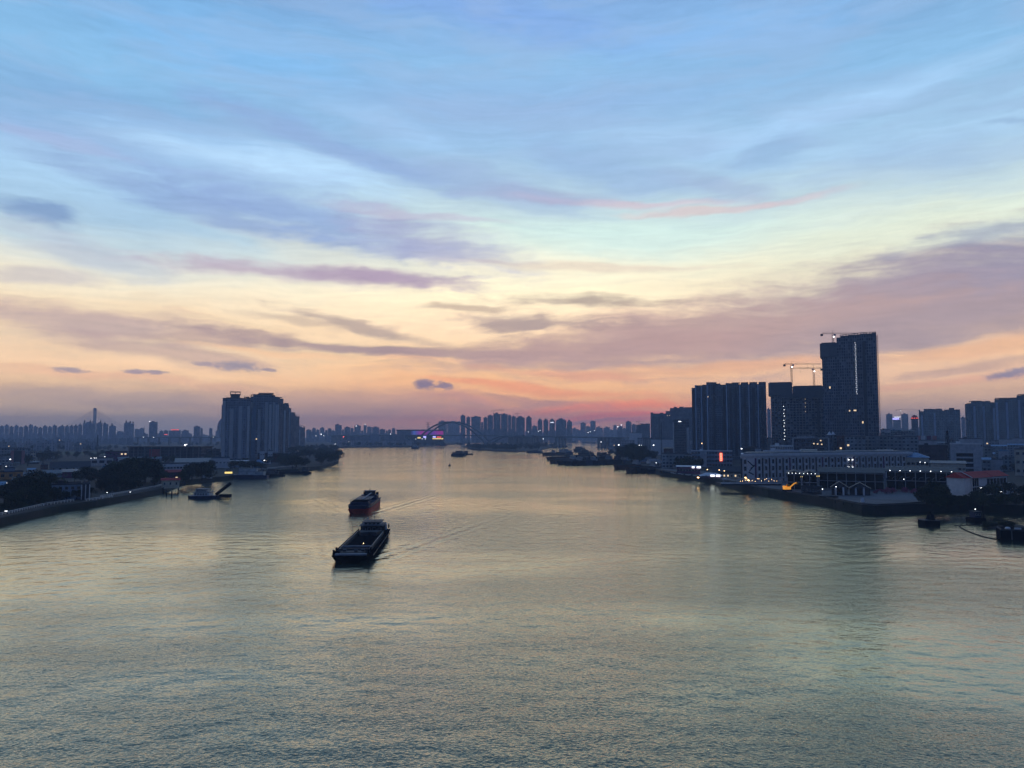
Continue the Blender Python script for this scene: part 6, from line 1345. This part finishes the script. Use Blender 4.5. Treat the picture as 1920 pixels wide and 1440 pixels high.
def boat(label, bow, ang, L, B, free, hm='concd', cab='offw', kind='barge', name='cargo_barge', cat='barge', group=None, cabh=2.6, hold='black', lampm=None, low_red=None):
    """ang: heading of the bow in degrees, measured from +x (to the right) anticlockwise"""
    a = R(ang); s = Vector((bow.x - math.cos(a) * L, bow.y - math.sin(a) * L, 0))
    r = empty(name, s, a); tag(r, label, cat, group)
    hull(L, B, free, 'hull', hm, r)
    if low_red: hull(L * .999, B * 1.012, free, 'boot_topping', low_red, r, -.55, 0, free * .52)
    # rubbing strake and bulwark
    for sg in (-1, 1): MB().box(L * .08, L * .85, sg * B / 2 - .02 if sg > 0 else -B / 2 - .18, sg * B / 2 + .18 if sg > 0 else -B / 2 + .02, free - .35, free + .45).build('bulwark', M[hm], r)
    if kind == 'barge':
        h = ring(MB(), L * .27, L * .88, -B * .39, B * .39, free + .02, free + 1.15, .35); h.build('coaming', M['concd'], r)
        MB().hip(L * .285, L * .865, -B * .35, B * .35, free + .05, free + (1.6 if hold != 'black' else .7), B * .3).build('cargo', M[hold], r)
        x0, x1 = L * .06, L * .22
    elif kind == 'tug': x0, x1 = L * .22, L * .62
    else: x0, x1 = L * .10, L * .80
    MB().box(x0, x1, -B * .36, B * .36, free + .02, free + cabh).build('cabin', M[cab], r)
    wf = MB().box(x0 + (x1 - x0) * .3, x1 - .1, -B * .27, B * .27, free + cabh + .16, free + cabh * 1.75); wf.build('wheelhouse', M[cab], r)
    MB().box(x0 - .5, x1 + .6, -B * .40, B * .40, free + cabh + .01, free + cabh + .15).build('cabin_roof', M['tin'], r)
    MB().box(x0 + (x1 - x0) * .25, x1 + .5, -B * .31, B * .31, free + cabh * 1.75 + .01, free + cabh * 1.75 + .16).build('wheelhouse_roof', M['tin'], r)
    for i in range(3): window(r, x1 - .08, (-.18 + .18 * i) * B, free + cabh * 1.42, 1.1, .8, rz=R(90))
    for sg in (-1, 1):
        for i in range(2): window(r, x0 + (x1 - x0) * (.3 + .35 * i), sg * (B * .36 + .02), free + cabh * .6, 1.0, .8, rz=0 if sg < 0 else R(180))
    MB().tube([(x0 + 1, 0, free + cabh * 1.7), (x0 + 1, 0, free + cabh * 1.75 + 3.2)], [.1, .05], 5).build('mast', M['steel'], r)
    MB().tube([(x0 + .6, B * .2, free + cabh), (x0 + .6, B * .2, free + cabh * 1.6)], .3, 8).build('funnel', M['black'], r)
    for sg in (-1, 1):
        MB().tube([(L * .94, sg * B * .28, free + .3), (L * .94, sg * B * .28, free + 1.5)], .18, 6).build('bollard', M['black'], r)
    if lampm: MB().ball((x1, 0, free + cabh * 1.75 + .5), .3, 6, 4).build('lamp', M[lampm], r)
    return r
# 1: the long open barge in the foreground
bowp = (P(619, 1057) + P(693, 1058)) / 2; st_ = P(704, 1001); hd = math.degrees(math.atan2(bowp.y - st_.y, bowp.x - st_.x)); L_ = 63
a = R(hd); r = empty('cargo_barge', Vector((bowp.x - math.cos(a) * L_, bowp.y - math.sin(a) * L_, 0)), a)
tag(r, "long low dark barge with an open hold, nearest vessel in mid river", 'barge')
hull(L_, 11.2, 1.7, 'hull', 'black', r, sheer=.5, bow=.84)
for sg in (-1, 1):
    MB().box(3, L_ * .93, sg * 5.6 - (.16 if sg > 0 else 0), sg * 5.6 + (0 if sg > 0 else .16), 1.72, 2.35).build('bulwark', M['black'], r)
    MB().box(4, L_ * .9, sg * 5.75 - .06, sg * 5.75 + .06, 1.3, 1.5).build('rubbing_strake', M['steel'], r)
ring(MB(), 14, 54.5, -4.5, 4.5, 1.72, 3.0, .28).build('coaming', M['steel'], r)
MB().box(14.4, 54.1, -4.1, 4.1, 1.72, 2.0).build('hold_floor', M['black'], r)
MB().box(49.5, 50.0, -4.15, 4.15, 2.7, 3.15).build('hold_beam', M['frame'], r)
MB().prism([(14.4, -4.1), (20.5, -2.6), (18.4, 0), (20.5, 2.6), (14.4, 4.1)], 2.02, 3.25).build('hatch_stack', M['concd'], r)
MB().box(60.5, 61.6, -4.4, 4.4, 1.9, 2.55).build('bow_rail', M['frame'], r); MB().box(55.6, 59.6, -3.4, 3.4, 2.0, 2.6).build('fore_locker', M['concd'], r)
for x, y in ((57, -2.4), (58.2, 1.0), (57, 2.8)): MB().tube([(x, y - .5, 2.95), (x, y + .5, 2.95)], .34, 8).build('winch', M['steel'], r)
MB().box(3.2, 11.6, -3.7, 3.7, 1.72, 4.3).build('cabin', M['black'], r); MB().box(2.4, 12.5, -4.2, 4.2, 4.32, 4.55).build('cabin_roof', M['conc'], r)
MB().box(4.2, 10.6, -3.0, 3.0, 4.57, 5.5).build('wheelhouse', M['offw'], r); MB().box(3.6, 11.4, -3.4, 3.4, 5.52, 5.7).build('wheelhouse_roof', M['tind'], r)
for i in range(4): window(r, 11.62, -2.7 + 1.8 * i, 3.3, 1.3, .9, rz=R(90)); window(r, 10.62, -2.1 + 1.4 * i, 5.03, 1.1, .7, rz=R(90))
for sg in (-1, 1):
    MB().box(.8, 3.0, sg * 3.3 - 1.0, sg * 3.3 + 1.0, 1.75, 3.9).build('side_locker', M['white'], r)
    for k in range(6): MB().tube([(8 + k * 8.5, sg * 5.85 - .1, 1.0), (8 + k * 8.5, sg * 5.85 + .1, 1.0)], .5, 10).build('tyre_fender', M['black'], r)
    for x in (1.2, 56, 60.8): MB().tube([(x, sg * 4.9, 2.2), (x, sg * 4.9, 3.6)], [.22, .3], 7).build('bollard', M['black'], r)
    MB().tube([(24, sg * 5.3, 2.3), (24, sg * 5.3, 4.6)] if sg > 0 else [(20, -5.3, 2.3), (20, -5.3, 6.4)], .05, 4).build('rod', M['steel'], r)
MB().tube([(8, .6, 5.7), (8, .6, 9.0)], [.09, .04], 5).build('mast', M['steel'], r); MB().bar((8, -.4, 8.2), (8, 1.6, 8.2), .05).build('mast_yard', M['steel'], r)
MB().ball((7, -1.8, 6.4), .3, 8, 5).build('radar_dome', M['offw'], r); MB().ball((47, 1.7, 3.4), .10, 8, 5).build('deck_lamp', M['lampy'], r)
# 2: the blue and red ship behind it
b0 = (P(650, 965) + P(691, 963)) / 2; st_ = P(697, 943); hd = math.degrees(math.atan2(b0.y - st_.y, b0.x - st_.x)) - 1; L_ = 58
a = R(hd); r = empty('cargo_ship', Vector((b0.x - math.cos(a) * L_ * .84, b0.y - math.sin(a) * L_ * .84, 0)), a); r.scale = (.84, .97, .78)
tag(r, "dark blue cargo ship with a red lower hull, behind the nearest barge", 'ship')
hull(L_, 10.2, 4.3, 'hull', 'hullblue', r, sheer=.7, bow=.8); hull(L_ * 1.002, 10.32, 4.3, 'red_hull_band', 'hullred', r, -.55, 0, 2.9, bow=.8)
for sg in (-1, 1): MB().box(4, L_ * .9, sg * 5.1 - .1, sg * 5.1 + .1, 4.32, 5.1).build('bulwark', M['hullblue'], r)
MB().box(44, 52.5, -4.3, 4.3, 4.35, 6.4).build('fore_house', M['hullblue'], r); MB().box(44.6, 51.5, -3.7, 3.7, 6.42, 7.0).build('fore_platform', M['black'], r)
for x, y in ((52, -4), (52, 4), (45, -4), (45, 4), (50, -1.5)): MB().tube([(x, y, 7.0 if abs(y) < 4 else 6.4), (x, y, 8.1)], .12, 5).build('railing_post', M['black'], r)
for k in range(4):
    x = 20 + k * 6; MB().add([(x, -3.8, 7.2), (x + 5.2, -3.8, 7.2), (x + 5.2, 3.8, 7.2), (x, 3.8, 7.2), (x + 1.6, -1.2, 4.4), (x + 3.6, -1.2, 4.4), (x + 3.6, 1.2, 4.4), (x + 1.6, 1.2, 4.4)],
       [(0, 1, 2, 3), (4, 7, 6, 5), (0, 4, 5, 1), (1, 5, 6, 2), (2, 6, 7, 3), (3, 7, 4, 0)]).build('hopper', M['steel' if k % 2 else 'hullblue'], r)
MB().bar((14, 1.2, 8.6), (44, .2, 7.3), .4).build('conveyor', M['frame'], r)
MB().box(5, 14, -4.0, 4.0, 4.35, 7.2).build('aft_house', M['hullblue'], r); MB().box(6.5, 12.5, -2.6, 2.6, 7.22, 9.6).build('wheelhouse', M['black'], r); MB().box(5.9, 13.1, -3.1, 3.1, 9.62, 9.85).build('wheelhouse_roof', M['steel'], r)
for i in range(3): window(r, 12.52, -1.6 + 1.6 * i, 8.6, 1.2, .9, rz=R(90))
for sg in (-1, 1): MB().tube([(4.5, sg * 3.3, 4.4), (4.5, sg * 3.3, 8.4)], [.8, .7], 8).build('funnel', M['black'], r)
MB().tube([(9, 0, 9.8), (9, 0, 11.6)], .08, 5).build('mast', M['steel'], r); MB().ball((9.8, 0, 10.3), .35, 6, 4).build('masthead_ball', M['black'], r)
MB().tube([(56, -3.6, 5), (56, -3.6, 8.2)], .06, 4).build('jackstaff', M['steel'], r)
# boats across the river: (u, v of the bow waterline, heading, length, beam, freeboard, kind, colours, label)
BT_ = [(887, 852.5, 5, 24, 5.5, 1.6, 'tug', 'black', 'concd', "small low dark motor boat with a pointed bow, centre river"), (873, 855.5, -22, 26, 8, 3.2, 'house', 'black', 'concd', "stubby dark high sided ferry left of the pointed motor boat"),
 (786, 841.5, -10, 20, 8, 3.0, 'house', 'black', 'blueg', "small dark boat below the bridge's left arch foot"), (823, 835.5, 178, 26, 7, 2.0, 'barge', 'black', 'concd', "low dark barge near the far bank under the arch"),
 (987.5, 849.5, 203, 34, 9, 3.0, 'barge', 'hullblue', 'offw', "single dark barge just off the wooded island"),
 (1018, 854, 212, 26, 10, 3.0, 'barge', 'rust', 'offw', "leftmost barge of the anchored raft, blunt rusty bow"), (1030, 853.5, 214, 36, 10, 3.0, 'barge', 'black', 'offw', "upper barge of the raft with pale hull mark"), (1045, 852.5, 214, 34, 10, 3.2, 'house', 'hullblue', 'blueg', "tall cabined barge at the raft's upper right"),
 (1026, 863, 216, 44, 9.5, 2.8, 'barge', 'rust', 'concd', "long barge bow left in the raft's second row"), (1032, 868.5, 218, 46, 9.5, 3.0, 'barge', 'rust', 'offw', "front barge of the raft with a raked tan bow"), (1047, 871.3, 220, 44, 9.5, 3.0, 'barge', 'black', 'offw', "second front barge of the raft, beside the tan bowed one"),
 (1061, 872.3, 222, 42, 9.5, 3.0, 'barge', 'black', 'concd', "third front barge of the raft"), (1076, 872.3, 224, 42, 9.5, 3.2, 'barge', 'black', 'offw', "fourth front barge of the raft"), (1089, 871.8, 226, 40, 9.5, 3.2, 'barge', 'hullblue', 'concd', "rightmost front barge of the raft, high blunt bow"),
 (1073, 857.5, 200, 40, 9, 2.2, 'barge', 'black', 'concd', "low barge with a long deck at the raft's back"), (1085, 855, 205, 26, 8, 3.4, 'house', 'black', 'concd', "small cabined boat behind the raft's right end"), (1077, 847.5, 220, 30, 11, 4.2, 'house', 'black', 'concd', "lone dark workboat beyond the raft"),
 (1101, 863.5, 222, 36, 9, 3.4, 'barge', 'black', 'concd', "barge bridging the raft and the right pair"), (1112, 870, 226, 38, 10, 3.4, 'barge', 'black', 'blueg', "left barge of the right hand pair beside the raft"), (1129, 871, 228, 38, 10, 3.6, 'barge', 'black', 'concd', "right barge of the right hand pair beside the raft"),
 (1115, 860.5, 210, 30, 9, 3.0, 'house', 'hullblue', 'concd', "cabined boat at the back of the right hand pair"),
 (1068, 829.3, 182, 30, 8, 2.4, 'barge', 'black', 'concd', "tiny dark barge in the far channel under the bridge deck"), (1091, 830.2, 176, 60, 10, 2.0, 'barge', 'black', 'offw', "long low dark vessel at the far channel's right side"),
 (1153, 880, 215, 36, 9, 3.2, 'barge', 'rust', 'offw', "leftmost barge moored at the right bank, pale blunt bow"), (1175, 886, 212, 42, 9.5, 3.4, 'barge', 'rust', 'offw', "second barge moored at the right bank, tan raked bow"), (1192, 886, 205, 40, 9, 2.8, 'barge', 'black', 'blueg', "third barge moored at the right bank under pale awnings"),
 (1210, 886.5, 196, 38, 8, 2.2, 'barge', 'black', 'offw', "fourth vessel moored at the right bank, long low stern"), (1170, 870, 215, 32, 9, 3.0, 'house', 'hullblue', 'blueg', "inner moored boat behind the leftmost right bank barge"), (1190, 873, 210, 34, 9, 3.0, 'house', 'red', 'blueg', "inner moored boat with a reddish hull at the right bank"),
 (1206, 876, 200, 30, 8, 2.8, 'house', 'black', 'white', "inner moored boat with a pale awning by the rounded trees"), (1141, 849.5, 240, 22, 6, 1.8, 'tug', 'black', 'concd', "small boat nosed against the receding right bank"),
 (436, 897, 176, 30, 7, 2.6, 'house', 'hullblue', 'offw', "passenger boat with white rails beside the yellow lit restaurant"), (517, 888, 172, 34, 6, 1.6, 'barge', 'black', 'concd', "low dark boat moored below the treed point, right one"), (484, 893, 172, 24, 5, 1.4, 'tug', 'black', 'concd', "low dark boat moored below the promenade, left one")]
for (u, v, hd, L, B, fr, kd, hm, cb_, lb) in BT_:
    boat(lb, P(u, v), hd, L, B, fr * (1.3 if 1010 < u < 1215 else 1), hm, cb_, kd, 'cargo_barge' if kd == 'barge' else 'river_boat', 'barge' if kd == 'barge' else 'boat', None, 2.9 if kd != 'house' else 3.2, 'black' if kd == 'barge' and u % 3 else 'concd')
o = low("two storey floating restaurant lit golden yellow on the left bank", 424, 436.5, 884.5, 640, 8, 'cream', 'flat', 'tin', gz=.6, win=(4, 2, 1.0, 1.5), lit=tuple((i, j) for i in range(4) for j in range(2)))
MB().box(-3.0, 3.0, -.8, -.3, 1.0, 3.8).build('lit_front', M['signy'], o)
# dredger by the left bank
bp_ = P(352, 935); r = empty('dredger', Vector((bp_.x, bp_.y + 3, 0)), R(2)); tag(r, "blue grey dredger with a raised dark ladder boom moored off the left bank", 'dredger')
hull(17, 8, 1.5, 'hull', 'hullblue', r, sheer=.2, bow=.95); MB().box(3, 11.5, -2.8, 2.8, 1.55, 3.4).build('cabin', M['white'], r); MB().box(4, 10, -2.4, 2.4, 3.62, 5.2).build('upper_cabin', M['offw'], r)
MB().box(2.4, 12.2, -3.3, 3.3, 3.42, 3.6).build('cabin_roof', M['tin'], r); MB().box(3.4, 10.8, -2.9, 2.9, 5.22, 5.4).build('upper_roof', M['tin'], r)
for i in range(5): window(r, 4 + i * 1.5, -2.82, 2.5, 1.0, .9); window(r, 4.8 + i * 1.1, -2.42, 4.4, .8, .8)
MB().bar((14.5, 0, 2.0), (22.6, 0, 8.4), .95).build('ladder_boom', M['black'], r); MB().box(16.6, 22.8, -1.6, 1.6, .3, 2.2).build('fore_pontoon', M['black'], r)
MB().bar((12.8, 0, 1.6), (12.8, 0, 9.0), .2).build('mast', M['frame'], r); MB().bar((12.8, 0, 8.8), (22, 0, 8.2), .05).build('stay', M['steel'], r); MB().bar((12.8, 0, 8.8), (2, 0, 3.6), .05).build('stay', M['steel'], r)
for i in range(4): MB().tube([(1 + i * 4, -4.25, .9), (1 + i * 4, -4.05, .9)], .5, 8).build('tyre_fender', M['black'], r)
# right foreground workboats
r = empty('pontoon_boat', P(1735, 987), R(2)); tag(r, "square black pontoon with a small peaked cabin, off the quay corner", 'boat')
MB().box(0, 6.0, 0, 5, -.4, 2.1).build('hull', M['black'], r); MB().box(-.1, 6.1, -.12, 5.1, 2.12, 2.35).build('deck', M['concd'], r)
MB().add([(2.6, 1, 2.36), (4.8, 1, 2.36), (4.8, 4, 2.36), (2.6, 4, 2.36), (3.2, 1.4, 4.5), (4.3, 1.4, 4.5), (4.3, 3.4, 4.5), (3.2, 3.4, 4.5)], [(3, 2, 1, 0), (4, 5, 6, 7), (0, 1, 5, 4), (1, 2, 6, 5), (2, 3, 7, 6), (3, 0, 4, 7)]).build('cabin', M['black'], r)
MB().tube([(3.7, 2.2, 4.5), (3.7, 2.2, 5.6)], [.5, .1], 6).build('cabin_cap', M['black'], r)
r = empty('workboat', P(1827, 980), R(0)); tag(r, "dark workboat with a derrick and one light near the right shore", 'workboat')
MB().box(0, 4.9, 0, 6, -.4, 1.8).build('hull', M['black'], r); MB().box(1.2, 3.8, 1.5, 5, 1.82, 4.2).build('cabin', M['hullblue'], r); MB().box(.9, 4.1, 1.2, 5.3, 4.22, 4.4).build('cabin_roof', M['concd'], r)
MB().bar((4.3, .6, 1.8), (3.9, .8, 6.6), .16).bar((3.9, .8, 6.6), (2.6, .4, 3.2), .06).build('derrick', M['black'], r); MB().bar((2.3, 3, 4.4), (2.3, 3, 6.4), .08).build('mast', M['black'], r); MB().ball((2.3, 2.8, 5.2), .18, 6, 4).build('lamp', M['lampw'], r)
window(r, 1.9, 1.48, 3.2, .9, .8); window(r, 3.1, 1.48, 3.2, .9, .8)
r = empty('cargo_barge', P(1877, 1013), R(-24)); tag(r, "high sided black barge cut by the right edge, white gear on deck", 'barge')
MB().prism([(0, 0), (24, 0), (24, 9), (0, 9)], -.4, 3.3).build('hull', M['black'], r); ring(MB(), .2, 23.8, .2, 8.8, 3.32, 3.8, .25).build('rail', M['concd'], r)
for x in (3, 8, 13): MB().box(x, x + .35, -.16, -.01, .2, 3.3).build('hull_rib', M['steel'], r)
MB().ball((2.4, 2.2, 3.9), .9, 8, 5, .6).build('tarpaulin', M['white'], r); MB().box(4.4, 6.2, 1.2, 2.6, 3.35, 4.2).build('deck_box', M['offw'], r); MB().tube([(9, .8, 3.3), (9, .8, 4.5)], .2, 6).build('bollard', M['offw'], r)
# mud bank, floating boom lines
ms = [(1838, 984), (1850, 982.5), (1868, 981.5), (1888, 983), (1906, 985), (1930, 988), (1930, 998), (1902, 998), (1888, 996), (1868, 993.5), (1850, 991)]
MB().prism([tuple(P(u, v)[:2]) for u, v in ms], -.3, .35).build('mud_bank', M['soil'])['kind'] = 'structure'
rr = random.Random(77)
scatter(26, 1842, 1905, 984.5, 991, .3, 1.3, 2.2, MID, "low reedy shrub on the mud bank near the right edge", "reedy shrubs of the mud bank", 78, 1.5, 'shrub', 'shrub')
def line(label, pix, r_=.22, z=.1):
    pts = [P(u, v, 0) + Vector((0, 0, z)) for u, v in pix]; fine = []
    for i in range(len(pts) - 1):
        p0, p1, p2, p3 = pts[max(0, i - 1)], pts[i], pts[i + 1], pts[min(len(pts) - 1, i + 2)]
        for k in range(5):
            t = k / 5; fine.append(.5 * ((2 * p1) + (p2 - p0) * t + (2 * p0 - 5 * p1 + 4 * p2 - p3) * t * t + (3 * p1 - p0 - 3 * p2 + p3) * t ** 3))
    fine.append(pts[-1]); o = MB().tube(fine, r_, 6).build('floating_boom', M['rope']); tag(o, label, 'floating line'); return o
line("dark floating line curving from the mud bank to the right edge barge", [(1789, 985.5), (1798, 986.5), (1804, 991), (1816, 997), (1832, 1003), (1847, 1007.5), (1862, 1010.5), (1877, 1011.5)])
line("thin dark floating line running to the derrick workboat", [(1799, 986.2), (1812, 985), (1826, 983.2), (1840, 983)], .16)
line("short dark line in the gap near the right edge of the photo", [(1889, 975), (1897, 973.5), (1908, 972.5)], .16)
for i, (u, v, lb, s) in enumerate([(693, 852, "small dark buoy left of centre below the far bank", 1.0), (843, 873.5, "dark buoy nearest the camera in the empty middle river", 1.3), (796, 880, "tiny dark float alone left of the middle buoy", .35), (856.5, 858.5, "small buoy directly under the high sided ferry", .9), (1069, 834.5, "tiny buoy in the far channel right of the thick piers", 1.2), (1217, 889.5, "dark buoy off the moored right bank barges", .9)]):
    o = empty('buoy', P(u, v, 0)); tag(o, lb, 'buoy'); MB().tube([(0, 0, -.3), (0, 0, .5 * s), (0, 0, 1.0 * s)], [1.1 * s, 1.1 * s, .5 * s], 10).build('float', M['black'], o); MB().tube([(0, 0, 1.0 * s), (.2 * s, 0, 2.6 * s)], [.45 * s, .2 * s], 6).build('topmark', M['black'], o)
